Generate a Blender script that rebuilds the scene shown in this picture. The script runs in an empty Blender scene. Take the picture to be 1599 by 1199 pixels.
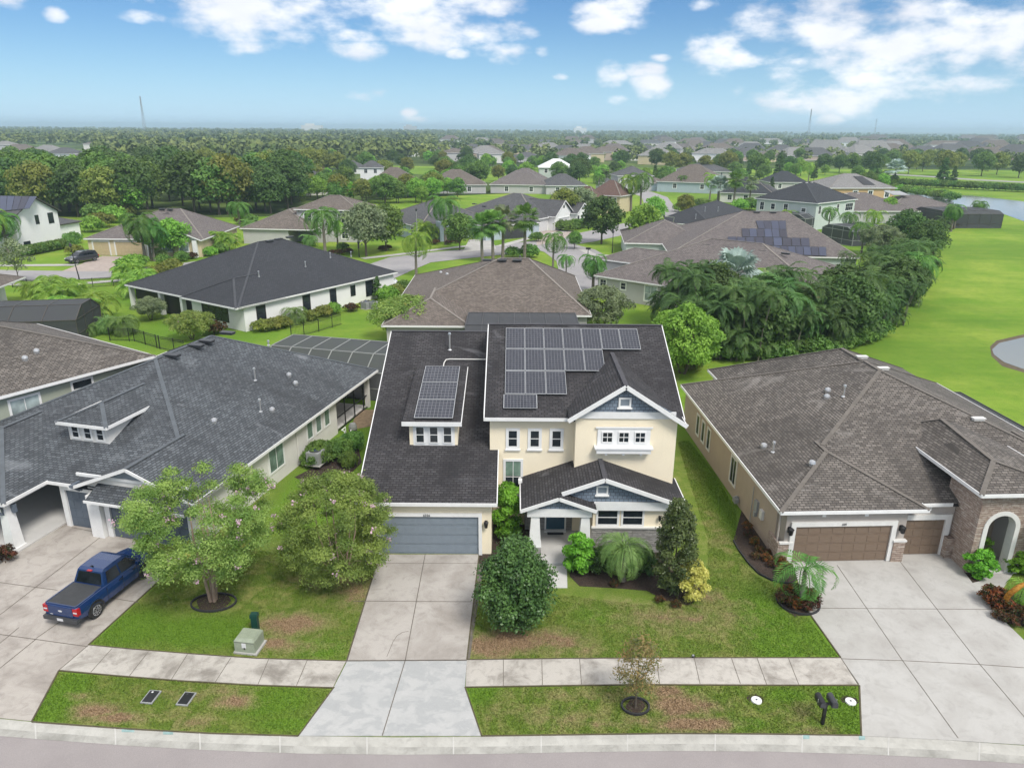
import bpy, math, random
import numpy as np
from mathutils import Vector, Matrix

C = bpy.context.scene.collection
sc = bpy.context.scene
rad = math.radians

# ------------------------------------------------------------------ camera
CAM_H = 20.1; FPX = 1150.0
PITCH = math.atan((599.5 - 200) / FPX); ROLL = rad(0.40)
cam_d = bpy.data.cameras.new('camera'); cam = bpy.data.objects.new('camera', cam_d); C.objects.link(cam)
cam_d.sensor_width = 36; cam_d.lens = FPX / 1599 * 36; cam_d.clip_start = .5; cam_d.clip_end = 60000
cam.matrix_world = Matrix.Translation((0, 0, CAM_H)) @ Matrix.Rotation(math.pi / 2 - PITCH, 4, 'X') @ Matrix.Rotation(ROLL, 4, 'Z')
sc.camera = cam

# ------------------------------------------------------------------ light and sky
EXPO = 1.2; HAZE = 0.00026
sc.view_settings.view_transform = 'Standard'; sc.view_settings.look = 'None'
sc.view_settings.exposure = EXPO; sc.view_settings.gamma = 1
SUN_DIR = Vector((0.52, -0.78, 1.25)).normalized()      # towards the sun
sun_el = math.asin(SUN_DIR.z); sun_az = math.atan2(SUN_DIR.x, SUN_DIR.y)
sd = bpy.data.lights.new('sun', 'SUN'); sd.energy = 1.5; sd.angle = rad(18); sd.color = (1, .955, .89)
so = bpy.data.objects.new('sun', sd); C.objects.link(so)
so.rotation_euler = SUN_DIR.to_track_quat('Z', 'Y').to_euler()

world = bpy.data.worlds.new('World'); sc.world = world; world.use_nodes = True
W = world.node_tree; W.nodes.clear()
def wn(t, **k):
    n = W.nodes.new(t)
    for a, b in k.items(): setattr(n, a, b)
    return n
def wmath(op, a, b=None, c=None, clamp=False):
    n = wn('ShaderNodeMath', operation=op, use_clamp=clamp)
    for i, x in enumerate((a, b, c)):
        if x is None: continue
        if isinstance(x, (int, float)): n.inputs[i].default_value = x
        else: W.links.new(x, n.inputs[i])
    return n.outputs[0]
def wmix(f, a, b, bt='MIX'):
    n = wn('ShaderNodeMix', data_type='RGBA', blend_type=bt)
    for s, x in ((n.inputs[0], f), (n.inputs[6], a), (n.inputs[7], b)):
        if isinstance(x, (int, float)): s.default_value = x
        elif isinstance(x, tuple): s.default_value = (*x, 1)
        else: W.links.new(x, s)
    return n.outputs[2]
sky = wn('ShaderNodeTexSky', sky_type='NISHITA', sun_disc=False)
sky.sun_elevation = sun_el; sky.sun_rotation = sun_az
sky.air_density = 1.0; sky.dust_density = 0.3; sky.ozone_density = 2.0; sky.altitude = 0
tc = wn('ShaderNodeTexCoord'); sep = wn('ShaderNodeSeparateXYZ'); W.links.new(tc.outputs['Generated'], sep.inputs[0])
az = wmath('ARCTAN2', sep.outputs[0], sep.outputs[1]); el = wmath('ARCSINE', sep.outputs[2])
# clouds: soft ellipses in azimuth / elevation, broken up by fractal noise
cmb = wn('ShaderNodeCombineXYZ'); W.links.new(az, cmb.inputs[0]); W.links.new(wmath('MULTIPLY', el, 2.0), cmb.inputs[1])
nz = wn('ShaderNodeTexNoise'); nz.inputs['Scale'].default_value = 13; nz.inputs['Detail'].default_value = 9; nz.inputs['Roughness'].default_value = .56
W.links.new(cmb.outputs[0], nz.inputs['Vector'])
nz2 = wn('ShaderNodeTexNoise'); nz2.inputs['Scale'].default_value = 5.5; nz2.inputs['Detail'].default_value = 5
W.links.new(cmb.outputs[0], nz2.inputs['Vector'])
CL = [(395,-5,140,30),(440,40,95,30),(505,18,60,14),(300,45,26,8),(150,30,22,12),(200,52,12,7),(620,5,80,24),(670,42,85,26),(760,50,50,14),
      (575,62,38,8),(580,80,38,10),(780,82,38,11),(640,60,40,8),(955,18,60,18),(915,40,34,9),(990,108,26,8),(935,118,22,14),(1000,134,26,14),(950,156,16,6),
      (580,150,24,9),(1085,85,40,22),(1120,95,40,8),(1150,58,40,14),(1290,40,125,56),(1320,75,115,44),(1240,68,70,36),(1395,95,34,24),(1210,98,24,6),
      (1480,40,90,36),(1560,45,75,34),(1475,110,75,23),(1420,135,45,10),(1530,140,50,7),(1230,150,74,23),(1300,133,70,18),(1245,185,18,7),
      (1560,18,60,20),(740,12,60,12),(840,80,10,6),(1595,60,40,14),(645,178,10,5),(905,12,30,8),(1010,90,14,5),(255,10,20,6),(655,188,16,4),(870,120,12,5),(1060,10,20,7),(720,85,16,6)]
acc = None
for (u, v, ru, rv) in CL:
    a0 = (u - 799.5) / FPX * .985; e0 = math.atan((599.5 - v) / FPX) - PITCH
    dx = wmath('MULTIPLY', wmath('SUBTRACT', az, a0), FPX / (ru * 1.25)); dy = wmath('MULTIPLY', wmath('SUBTRACT', el, e0), FPX / (rv * 1.35))
    r2 = wmath('ADD', wmath('MULTIPLY', dx, dx), wmath('MULTIPLY', dy, dy))
    f = wmath('SUBTRACT', 1.0, r2)
    acc = f if acc is None else wmath('MAXIMUM', acc, f)
acc = wmath('MAXIMUM', acc, -3.0)
dens = wmath('ADD', wmath('MULTIPLY', acc, .55), wmath('MULTIPLY', wmath('SUBTRACT', nz.outputs[0], .5), 3.4))
m0 = wmath('MULTIPLY', wmath('ADD', dens, .12), 1.05, clamp=True)
m1 = wmath('MULTIPLY', wmath('MULTIPLY', m0, m0), wmath('SUBTRACT', 3.0, wmath('MULTIPLY', m0, 2.0)))
# higher up, out of this view, a broken cloud deck
deck = wmath('MULTIPLY', wmath('SUBTRACT', nz2.outputs[0], .26), 6.0, clamp=True)
hi = wmath('MULTIPLY', wmath('SUBTRACT', el, .155), 9.0, clamp=True)
m2 = wmath('MULTIPLY', deck, hi)
cov = wmath('MULTIPLY', wmath('MAXIMUM', wmath('MULTIPLY', m1, wmath('SUBTRACT', 1.0, hi)), m2), .93)
shade = wmath('MULTIPLY', wmath('SUBTRACT', nz2.outputs[0], .40), 4.0, clamp=True)
K = 1.0
cloud = wmix(shade, (.505, .51, .525), (.385, .395, .43))
base = wmix(1.0, sky.outputs[0], (.36, .56, .78), 'MULTIPLY')
scaled = wmix(1.0, base, (.06, .06, .06), 'MULTIPLY')
hz = wmath('POWER', wmath('SUBTRACT', 1.0, wmath('MULTIPLY', el, 6.0, clamp=True)), 2.0)
SKYCOL = wmix(wmath('MULTIPLY', hz, .6), scaled, (.32, .45, .59))
final = wmix(cov, SKYCOL, cloud)
bg = wn('ShaderNodeBackground'); bg.inputs[1].default_value = 1.0
W.links.new(final, bg.inputs[0]); wo = wn('ShaderNodeOutputWorld'); W.links.new(bg.outputs[0], wo.inputs[0])
sc.cycles.use_denoising = True
try:
    sc.cycles.denoiser = 'OPENIMAGEDENOISE'
except Exception: pass
sc.cycles.max_bounces = 6; sc.cycles.diffuse_bounces = 3; sc.cycles.transparent_max_bounces = 10; sc.cycles.volume_bounces = 1
sc.cycles.use_adaptive_sampling = True; sc.cycles.adaptive_threshold = .02

# ------------------------------------------------------------------ picking points of the ground
def ray(u, v):
    a = u - 799.5; b = 599.5 - v; c, s = math.cos(ROLL), math.sin(ROLL)
    a2 = a * c - b * s; b2 = a * s + b * c
    return (a2, FPX * math.cos(PITCH) + b2 * math.sin(PITCH), -FPX * math.sin(PITCH) + b2 * math.cos(PITCH))
def G(u, v, z=0.0):
    """where the line of sight through the photograph's point (u, v) meets height z"""
    d = ray(u, v); t = (z - CAM_H) / d[2]
    return Vector((d[0] * t, d[1] * t, z))

# ------------------------------------------------------------------ object helpers
def tag(o, label=None, cat=None, group=None, kind=None):
    for k, v in (('label', label), ('category', cat), ('group', group), ('kind', kind)):
        if v: o[k] = v
    return o
def empty(name, loc=(0, 0, 0), rz=0.0, label=None, cat=None, group=None):
    o = bpy.data.objects.new(name, None); C.objects.link(o); o.location = loc; o.rotation_euler = (0, 0, rz)
    o.empty_display_size = .2
    return tag(o, label, cat, group)
def copy_tree(o, parent=None):
    c = o.copy(); C.objects.link(c)
    if parent: c.parent = parent
    for ch in list(o.children): copy_tree(ch, c)
    return c

class MB:
    def __init__(s): s.v = []; s.f = []; s.uv = []; s.m = []; s.mi = 0
    def face(s, pts, uv=None):
        i = len(s.v); s.v += [tuple(p) for p in pts]; s.f.append(list(range(i, i + len(pts))))
        s.uv.append(uv or [(0, 0)] * len(pts)); s.m.append(s.mi)
    def box(s, x0, x1, y0, y1, z0, z1, M=None):
        P = [Vector(p) for p in ((x0, y0, z0), (x1, y0, z0), (x1, y1, z0), (x0, y1, z0), (x0, y0, z1), (x1, y0, z1), (x1, y1, z1), (x0, y1, z1))]
        if M: P = [M @ p for p in P]
        for f in ((0, 3, 2, 1), (4, 5, 6, 7), (0, 1, 5, 4), (1, 2, 6, 5), (2, 3, 7, 6), (3, 0, 4, 7)): s.face([P[k] for k in f])
    def prism(s, poly, z0, z1):
        """poly: list of (x, y), counterclockwise"""
        n = len(poly)
        s.face([(x, y, z1) for x, y in poly]); s.face([(x, y, z0) for x, y in reversed(poly)])
        for i in range(n):
            a, b = poly[i], poly[(i + 1) % n]
            s.face([(a[0], a[1], z0), (b[0], b[1], z0), (b[0], b[1], z1), (a[0], a[1], z1)])
    def slab_y(s, poly, y0, y1):
        """poly of (x, z) extruded from y0 (front) to y1"""
        n = len(poly)
        s.face([(x, y0, z) for x, z in poly]); s.face([(x, y1, z) for x, z in reversed(poly)])
        for i in range(n):
            a, b = poly[i], poly[(i + 1) % n]
            s.face([(b[0], y0, b[1]), (a[0], y0, a[1]), (a[0], y1, a[1]), (b[0], y1, b[1])])
    def bar(s, p, q, w, h=None, up=Vector((0, 0, 1))):
        p, q = Vector(p), Vector(q); h = h or w; d = (q - p)
        if d.length < 1e-6: return
        d.normalize(); r = d.cross(up)
        if r.length < 1e-3: r = d.cross(Vector((0, 1, 0)))
        r.normalize(); t = r.cross(d)
        P = [a + r * i * w / 2 + t * j * h / 2 for a in (p, q) for i, j in ((-1, -1), (1, -1), (1, 1), (-1, 1))]
        for f in ((0, 1, 2, 3), (7, 6, 5, 4), (0, 4, 5, 1), (1, 5, 6, 2), (2, 6, 7, 3), (3, 7, 4, 0)): s.face([P[k] for k in f])
    def tube(s, pts, rs, n=8, cap=True):
        pts = [Vector(p) for p in pts]
        if isinstance(rs, (int, float)): rs = [rs] * len(pts)
        rings = []
        for i, p in enumerate(pts):
            d = (pts[min(i + 1, len(pts) - 1)] - pts[max(i - 1, 0)]).normalized()
            a = d.orthogonal() if abs(d.z) < .95 else Vector((1, 0, 0)); r = d.cross(a if abs(d.z) >= .95 else Vector((0, 0, 1))).normalized(); t = d.cross(r)
            rings.append([p + (r * math.cos(k * 2 * math.pi / n) + t * math.sin(k * 2 * math.pi / n)) * rs[i] for k in range(n)])
        for i in range(len(rings) - 1):
            for k in range(n):
                s.face([rings[i][k], rings[i][(k + 1) % n], rings[i + 1][(k + 1) % n], rings[i + 1][k]])
        if cap: s.face(rings[0][::-1]); s.face(rings[-1])
    def build(s, name, mats, parent=None, smooth=False, merge=False):
        me = bpy.data.meshes.new(name); me.from_pydata(s.v, [], s.f)
        ul = me.uv_layers.new(name='UVMap')
        flat = [c for f in s.uv for p in f for c in p]
        ul.data.foreach_set('uv', flat)
        if not isinstance(mats, (list, tuple)): mats = [mats]
        for m in mats: me.materials.append(m)
        if len(mats) > 1: me.polygons.foreach_set('material_index', s.m)
        if merge:
            import bmesh
            bm = bmesh.new(); bm.from_mesh(me); bmesh.ops.remove_doubles(bm, verts=bm.verts, dist=.0005)
            bmesh.ops.recalc_face_normals(bm, faces=bm.faces); bm.to_mesh(me); bm.free()
        if smooth: me.polygons.foreach_set('use_smooth', [True] * len(me.polygons))
        me.update()
        o = bpy.data.objects.new(name, me); C.objects.link(o)
        if parent: o.parent = parent
        return o

def np_mesh(name, V, F, mats):
    me = bpy.data.meshes.new(name); n = len(F); k = F.shape[1]
    me.vertices.add(len(V)); me.vertices.foreach_set('co', V.astype(np.float32).ravel())
    me.loops.add(n * k); me.loops.foreach_set('vertex_index', F.astype(np.int32).ravel())
    me.polygons.add(n); me.polygons.foreach_set('loop_start', np.arange(n, dtype=np.int32) * k)
    me.update(calc_edges=True)
    for m in (mats if isinstance(mats, (list, tuple)) else [mats]): me.materials.append(m)
    return me
def mobj(name, me, parent=None):
    o = bpy.data.objects.new(name, me); C.objects.link(o)
    if parent: o.parent = parent
    return o
def text_mesh(body, size, name):
    cu = bpy.data.curves.new(name, 'FONT'); cu.body = body; cu.size = size; cu.extrude = .008; cu.align_x = 'CENTER'; cu.align_y = 'CENTER'
    t = bpy.data.objects.new('tmp', cu); C.objects.link(t); bpy.context.view_layer.update()
    me = bpy.data.meshes.new_from_object(t.evaluated_get(bpy.context.evaluated_depsgraph_get()))
    bpy.data.objects.remove(t); bpy.data.curves.remove(cu); me.name = name
    return me
# ------------------------------------------------------------------ materials
def s2l(c): return tuple(((x / 255) / 12.92 if x / 255 <= .04045 else ((x / 255 + .055) / 1.055) ** 2.4) for x in c)
class NT:
    def __init__(s, name):
        s.mat = bpy.data.materials.new(name); s.mat.use_nodes = True; s.t = s.mat.node_tree; s.t.nodes.clear()
        s.out = s.t.nodes.new('ShaderNodeOutputMaterial'); s.b = s.t.nodes.new('ShaderNodeBsdfPrincipled')
        s.t.links.new(s.b.outputs[0], s.out.inputs[0])
    def n(s, t, **k):
        x = s.t.nodes.new(t)
        for a, b in k.items(): setattr(x, a, b)
        return x
    def put(s, sock, x):
        if isinstance(x, (int, float)): sock.default_value = x
        elif isinstance(x, tuple): sock.default_value = (*x, 1) if len(x) == 3 and sock.type == 'RGBA' else x
        else: s.t.links.new(x, sock)
    def math(s, op, a, b=None, clamp=False, c=None):
        x = s.n('ShaderNodeMath', operation=op, use_clamp=clamp); s.put(x.inputs[0], a)
        if b is not None: s.put(x.inputs[1], b)
        if c is not None: s.put(x.inputs[2], c)
        return x.outputs[0]
    def mix(s, f, a, b, bt='MIX'):
        x = s.n('ShaderNodeMix', data_type='RGBA', blend_type=bt); s.put(x.inputs[0], f); s.put(x.inputs[6], a); s.put(x.inputs[7], b)
        return x.outputs[2]
    def noise(s, scale, detail=4, rough=.55, vec=None, dist=0.0):
        x = s.n('ShaderNodeTexNoise'); x.inputs['Scale'].default_value = scale; x.inputs['Detail'].default_value = detail
        x.inputs['Roughness'].default_value = rough; x.inputs['Distortion'].default_value = dist
        s.t.links.new(vec if vec is not None else s.obj(), x.inputs['Vector'])
        return x.outputs[0]
    def obj(s):
        if not hasattr(s, '_o'): s._o = s.n('ShaderNodeTexCoord')
        return s._o.outputs['Object']
    def pos(s):
        if not hasattr(s, '_g'): s._g = s.n('ShaderNodeNewGeometry')
        return s._g.outputs['Position']
    def scaled(s, vec, sx, sy, sz):
        x = s.n('ShaderNodeMapping'); x.inputs['Scale'].default_value = (sx, sy, sz); s.t.links.new(vec, x.inputs['Vector']); return x.outputs[0]
    def ramp(s, f, lo, hi):
        x = s.n('ShaderNodeMapRange'); x.inputs[1].default_value = lo; x.inputs[2].default_value = hi; s.put(x.inputs[0], f); return x.outputs[0]
    def bump(s, h, strength=.3, dist=.02):
        x = s.n('ShaderNodeBump'); x.inputs['Strength'].default_value = strength; x.inputs['Distance'].default_value = dist
        s.put(x.inputs['Height'], h); s.t.links.new(x.outputs[0], s.b.inputs['Normal'])
    def done(s, col, rough=.8, **k):
        s.put(s.b.inputs['Base Color'], col); s.put(s.b.inputs['Roughness'], rough)
        for a, b in k.items(): s.put(s.b.inputs[a.replace('_', ' ')], b)
        return s.mat

def paint(name, col, rough=.6, var=.08, bump=0.0, scale=3.0, **k):
    t = NT(name); d = tuple(c * (1 - var * 2) for c in col)
    f = t.noise(scale, 6, .6); c = t.mix(t.ramp(f, .35, .7), d, col)
    if bump: t.bump(t.noise(60, 3), bump, .01)
    return t.done(c, rough, **k)
def stucco(name, col, dirt=.14):
    t = NT(name); big = t.noise(.9, 5, .6); streak = t.noise(1.0, 5, .6, t.scaled(t.obj(), 3.5, 3.5, .35))
    c = t.mix(t.ramp(big, .35, .75), tuple(x * (1 - dirt) for x in col), col)
    c = t.mix(t.math('MULTIPLY', t.ramp(streak, .52, .8), dirt * 1.8), c, tuple(x * .62 for x in col))
    t.bump(t.noise(35, 4), .35, .012)
    return t.done(c, .85)
def shingle(name, c1, c2, stain=(.03, .03, .032), amt=.5, lite=None):
    amt = min(1, amt * 1.35)
    """asphalt tabs in rows; worn and algae-dark areas follow noise, not light"""
    t = NT(name); uvn = t.n('ShaderNodeUVMap'); uvn.uv_map = 'UVMap'; uv = uvn.outputs[0]
    br = t.n('ShaderNodeTexBrick'); br.offset = .5; br.inputs['Scale'].default_value = 1
    br.inputs['Brick Width'].default_value = .30; br.inputs['Row Height'].default_value = .15
    br.inputs['Mortar Size'].default_value = .022; br.inputs['Mortar Smooth'].default_value = .25; br.inputs['Bias'].default_value = -.05
    c1 = tuple(x * .88 for x in c1); c2 = tuple(x * 1.12 for x in c2)
    t.t.links.new(uv, br.inputs['Vector']); t.put(br.inputs['Color1'], c1); t.put(br.inputs['Color2'], c2); t.put(br.inputs['Mortar'], tuple(x * .32 for x in c1))
    fine = t.noise(1.0, 3, .7, t.scaled(uv, 14, 22, 1))
    c = t.mix(t.ramp(fine, .35, .75), t.mix(.55, br.outputs[0], stain), br.outputs[0])
    big = t.noise(.22, 6, .62, t.obj(), .6); streak = t.noise(1.0, 5, .65, t.scaled(uv, .75, .12, 1))
    s = t.math('MULTIPLY', t.ramp(t.math('ADD', t.math('MULTIPLY', big, .6), t.math('MULTIPLY', streak, .5)), .5, .68), amt, True)
    c = t.mix(s, c, stain)
    if lite:
        l = t.noise(.35, 5, .65, t.scaled(t.obj(), 1, 1.7, 1), .8)
        c = t.mix(t.math('MULTIPLY', t.ramp(l, .58, .72), .55), c, lite)
    h = t.math('ADD', t.math('MULTIPLY', br.outputs['Fac'], -1.0), fine)
    t.bump(h, .5, .02)
    return t.done(c, .92)
def glass(name, col=(.012, .016, .02), rough=.06):
    t = NT(name); c = t.mix(t.ramp(t.noise(.7, 3), .4, .62), col, tuple(x * 2.4 + .01 for x in col))
    return t.done(c, rough, IOR=1.5)
LEAF = 2.15
def leafmat(name, c1, c2, c3=None, scale=1.2, trans=.25, c3amt=.62, rough=.55):
    c1, c2 = tuple(x * LEAF for x in c1), tuple(x * LEAF for x in c2); c3 = c3 and tuple(min(.7, x * 1.3) for x in c3)
    t = NT(name); oi = t.n('ShaderNodeObjectInfo')
    f = t.noise(scale, 3, .6); c = t.mix(t.ramp(f, .38, .64), c1, c2)
    if c3: c = t.mix(t.ramp(t.noise(scale * .8 + .7, 4, .7, t.scaled(t.obj(), 1.3, 1.1, 1.9)), c3amt, c3amt + .08), c, c3)
    fine = t.noise(9, 2, .6); c = t.mix(t.ramp(fine, .3, .75), t.mix(1.0, c, (.72, .74, .68), 'MULTIPLY'), c)
    hs = t.n('ShaderNodeHueSaturation'); t.put(hs.inputs['Hue'], t.math('ADD', t.math('MULTIPLY', oi.outputs['Random'], .035), .4825))
    t.put(hs.inputs['Value'], t.math('ADD', t.math('MULTIPLY', oi.outputs['Random'], .35), .82)); t.put(hs.inputs['Color'], c)
    col = hs.outputs[0]; t.put(t.b.inputs['Base Color'], col); t.put(t.b.inputs['Roughness'], rough); t.b.inputs['Specular IOR Level'].default_value = .25
    tr = t.n('ShaderNodeBsdfTranslucent'); t.put(tr.inputs[0], t.mix(1.0, col, (1.25, 1.3, .7), 'MULTIPLY'))
    mx = t.n('ShaderNodeMixShader'); mx.inputs[0].default_value = trans; t.t.links.new(t.b.outputs[0], mx.inputs[1]); t.t.links.new(tr.outputs[0], mx.inputs[2])
    t.t.links.new(mx.outputs[0], t.out.inputs[0])
    return t.mat

M = {}
M['white'] = paint('white_paint', (.78, .78, .77), .5, .04)
M['offwhite'] = paint('off_white_paint', (.70, .69, .66), .6, .05)
M['cream'] = stucco('cream_stucco', (.87, .77, .58), .05)
M['whitewall'] = stucco('white_stucco', (.70, .68, .645), .08)
M['brightwall'] = stucco('bright_white_stucco', (.80, .80, .79), .05)
M['tan'] = stucco('tan_stucco', (.41, .335, .27), .09)
M['grey_tan'] = stucco('grey_tan_stucco', (.41, .37, .335), .08)
M['greywall'] = stucco('light_grey_stucco', (.47, .46, .46), .08)
M['bluegrey'] = stucco('blue_grey_stucco', (.40, .47, .52), .08)
M['palegreen'] = stucco('pale_grey_green_stucco', (.52, .57, .55), .08)
M['sage'] = stucco('sage_stucco', (.34, .37, .30), .08)
M['beige'] = stucco('beige_stucco', (.58, .49, .32), .08)
M['orange'] = stucco('orange_tan_stucco', (.55, .37, .2), .08)
M['bluesiding'] = NT('blue_grey_shake')
def _shake():
    t = NT('blue_grey_shake'); br = t.n('ShaderNodeTexBrick'); br.offset = .37
    v = t.n('ShaderNodeCombineXYZ'); sp = t.n('ShaderNodeSeparateXYZ'); t.t.links.new(t.obj(), sp.inputs[0])
    t.t.links.new(sp.outputs[0], v.inputs[0]); t.t.links.new(sp.outputs[2], v.inputs[1]); t.t.links.new(v.outputs[0], br.inputs['Vector'])
    br.inputs['Scale'].default_value = 1; br.inputs['Brick Width'].default_value = .22; br.inputs['Row Height'].default_value = .17; br.inputs['Mortar Size'].default_value = .012
    t.put(br.inputs['Color1'], (.16, .205, .26)); t.put(br.inputs['Color2'], (.205, .25, .305)); t.put(br.inputs['Mortar'], (.06, .07, .09))
    t.bump(t.math('MULTIPLY', br.outputs['Fac'], -1.0), .6, .015)
    return t.done(br.outputs[0], .7)
M['shake'] = _shake()
def _stone(name, cols, w, h, mortar):
    t = NT(name); geo = t.n('ShaderNodeNewGeometry')
    sp = t.n('ShaderNodeSeparateXYZ'); t.t.links.new(t.obj(), sp.inputs[0])
    v = t.n('ShaderNodeCombineXYZ'); t.put(v.inputs[0], t.math('ADD', sp.outputs[0], sp.outputs[1])); t.put(v.inputs[1], sp.outputs[2])
    br = t.n('ShaderNodeTexBrick'); br.offset = .43; br.squash = 1.5; br.squash_frequency = 3
    t.t.links.new(v.outputs[0], br.inputs['Vector']); br.inputs['Scale'].default_value = 1; br.inputs['Brick Width'].default_value = w
    br.inputs['Row Height'].default_value = h; br.inputs['Mortar Size'].default_value = .006; br.inputs['Bias'].default_value = 0
    t.put(br.inputs['Color1'], cols[0]); t.put(br.inputs['Color2'], cols[1]); t.put(br.inputs['Mortar'], mortar)
    c = t.mix(t.ramp(t.noise(3.2, 3, .6, t.scaled(v.outputs[0], 1, 3, 1)), .45, .6), br.outputs[0], cols[2])
    t.bump(t.math('ADD', t.math('MULTIPLY', br.outputs['Fac'], -1.5), t.noise(6, 4, .6, t.scaled(v.outputs[0], 1, 3, 1))), .9, .05)
    return t.done(c, .85)
M['brownstone'] = _stone('brown_ledge_stone', ((.36, .28, .225), (.50, .425, .36), (.27, .195, .155)), .42, .115, (.10, .07, .055))
M['greystone'] = _stone('grey_ledge_stone', ((.28, .27, .25), (.38, .37, .35), (.22, .21, .2)), .5, .12, (.12, .12, .11))
M['roof_main'] = shingle('charcoal_shingles', (.05, .047, .05), (.086, .081, .085), (.015, .014, .016), .75, (.15, .15, .16))
M['roof_blue'] = shingle('blue_grey_shingles', (.092, .105, .119), (.168, .187, .205), (.03, .032, .036), .5, (.22, .235, .25))
M['roof_brown'] = shingle('weathered_brown_shingles', (.135, .118, .103), (.26, .232, .205), (.05, .044, .039), .5, (.27, .25, .23))
M['roof_tan'] = shingle('tan_brown_shingles', (.155, .13, .11), (.26, .22, .19), (.085, .07, .06), .35)
M['roof_dark'] = shingle('dark_slate_shingles', (.040, .044, .052), (.058, .062, .072), (.026, .028, .033), .4)
M['roof_grey'] = shingle('grey_shingles', (.10, .10, .105), (.155, .155, .16), (.06, .06, .062), .4)
M['roof_rust'] = shingle('red_brown_tiles', (.16, .095, .075), (.22, .13, .10), (.09, .06, .05), .35)
M['roof_light'] = shingle('pale_grey_shingles', (.25, .245, .24), (.33, .32, .31), (.17, .165, .16), .3)
M['roof_white'] = paint('white_metal_roof', (.78, .80, .80), .45)
M['roof_mauve'] = shingle('mauve_brown_shingles', (.155, .135, .125), (.25, .222, .205), (.10, .085, .085), .35)
M['cap_main'] = paint('ridge_cap_charcoal', (.075, .073, .082), .9, .15)
M['cap_blue'] = paint('ridge_cap_blue_grey', (.108, .122, .136), .9, .12)
M['cap_brown'] = paint('ridge_cap_brown', (.165, .147, .128), .9, .12)
M['cap_dark'] = paint('ridge_cap_dark', (.065, .069, .078), .9, .12)
M['cap_tan'] = paint('ridge_cap_tan', (.24, .215, .19), .9, .1)
M['glass'] = glass('window_glass')
M['glass_green'] = glass('green_blind_glass', (.10, .15, .12), .15)
M['glass_pale'] = glass('pale_blind_glass', (.20, .24, .24), .2)
M['garage_blue'] = paint('slate_blue_door', (.105, .13, .165), .5, .05)
M['garage_grey'] = paint('blue_grey_garage_door', (.205, .245, .285), .5, .05)
M['garage_brown'] = NT('x').mat
def _wood(name, c1, c2):
    t = NT(name); f = t.noise(1.0, 6, .6, t.scaled(t.obj(), 2.5, 2.5, 40)); t.bump(f, .15, .01)
    return t.done(t.mix(t.ramp(f, .3, .7), c1, c2), .55)
M['garage_brown'] = _wood('brown_wood_grain_door', (.145, .10, .07), (.20, .145, .10))
M['garage_tan'] = paint('tan_garage_door', (.50, .40, .24), .5)
M['garage_white'] = paint('white_garage_door', (.66, .66, .66), .5)
M['door_teal'] = paint('teal_blue_door', (.028, .085, .135), .4)
M['black'] = paint('black_metal', (.015, .015, .017), .4)
M['dkgrey'] = paint('dark_grey_metal', (.05, .052, .056), .5)
M['grey_metal'] = paint('grey_metal', (.33, .34, .34), .45)
M['silver'] = paint('galvanised_metal', (.55, .56, .57), .3, Metallic=.6)
M['bronze'] = paint('bronze_frame', (.07, .062, .055), .45)
M['alum'] = paint('pale_frame', (.27, .28, .265), .5)
def _concrete(name, c, stain, amt, sc=.5, mott=0, mcol=None, lo=.42, hi=.68):
    t = NT(name); p = t.pos(); n1 = t.noise(sc, 7, .62, p, .5); n2 = t.noise(sc * 4.5, 5, .6, p, .8); n3 = t.noise(40, 3, .6, p)
    col = t.mix(t.math('MULTIPLY', t.ramp(n1, lo, hi), amt), c, stain)
    col = t.mix(t.math('MULTIPLY', t.ramp(n2, .5, .75), amt * .55), col, tuple(x * .8 for x in stain))
    if mott: col = t.mix(t.math('MULTIPLY', t.ramp(t.noise(1.15, 9, .62, t.scaled(p, 1.3, 1.7, 1), .5), .46, .55), mott), col, mcol)
    col = t.mix(t.ramp(n3, .3, .8), t.mix(1.0, col, (.9, .9, .9), 'MULTIPLY'), col)
    t.bump(n3, .12, .01)
    return t.done(col, .88)
M['conc'] = _concrete('driveway_concrete', (.44, .41, .375), (.30, .27, .24), .95)
M['conc_light'] = _concrete('pale_clean_concrete', (.455, .445, .42), (.36, .345, .32), .85)
M['conc_dirty'] = _concrete('stained_concrete', (.43, .395, .355), (.235, .205, .18), .9, .45, lo=.46, hi=.68)
M['conc_walk'] = _concrete('sidewalk_concrete', (.48, .45, .405), (.19, .17, .145), .8, .75, lo=.47, hi=.66)
M['apron'] = _concrete('patched_apron_concrete', (.455, .455, .445), (.39, .395, .39), .6, .8, .6, (.335, .345, .345))
M['curb'] = _concrete('kerb_concrete', (.46, .45, .41), (.31, .30, .27), .75, .9)
M['gutter'] = _concrete('gutter_concrete', (.42, .41, .375), (.24, .235, .21), .85, .8)
M['joint'] = paint('joint_dirt', (.17, .15, .125), .95, .15)
M['porch'] = _concrete('porch_concrete', (.56, .55, .53), (.47, .46, .44), .5)
M['paver'] = _concrete('pinkish_pavers', (.42, .355, .315), (.30, .24, .21), .7, 1.2)
def _asphalt(name, c, c2):
    t = NT(name); p = t.pos(); n1 = t.noise(.35, 5, .6, p); n2 = t.noise(55, 3, .7, p); n3 = t.noise(12, 4, .6, p)
    col = t.mix(t.ramp(n1, .4, .65), c, c2); col = t.mix(t.ramp(n2, .35, .7), t.mix(1.0, col, (.74, .74, .74), 'MULTIPLY'), col)
    col = t.mix(t.math('MULTIPLY', t.ramp(n3, .5, .7), .25), col, tuple(x * .75 for x in c)); t.bump(n2, .3, .01)
    return t.done(col, .9)
M['asphalt'] = _asphalt('pinkish_asphalt', (.35, .318, .31), (.31, .28, .275))
M['asphalt_far'] = _asphalt('pale_asphalt', (.36, .345, .345), (.30, .29, .295))
M['mulch'] = None
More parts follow.
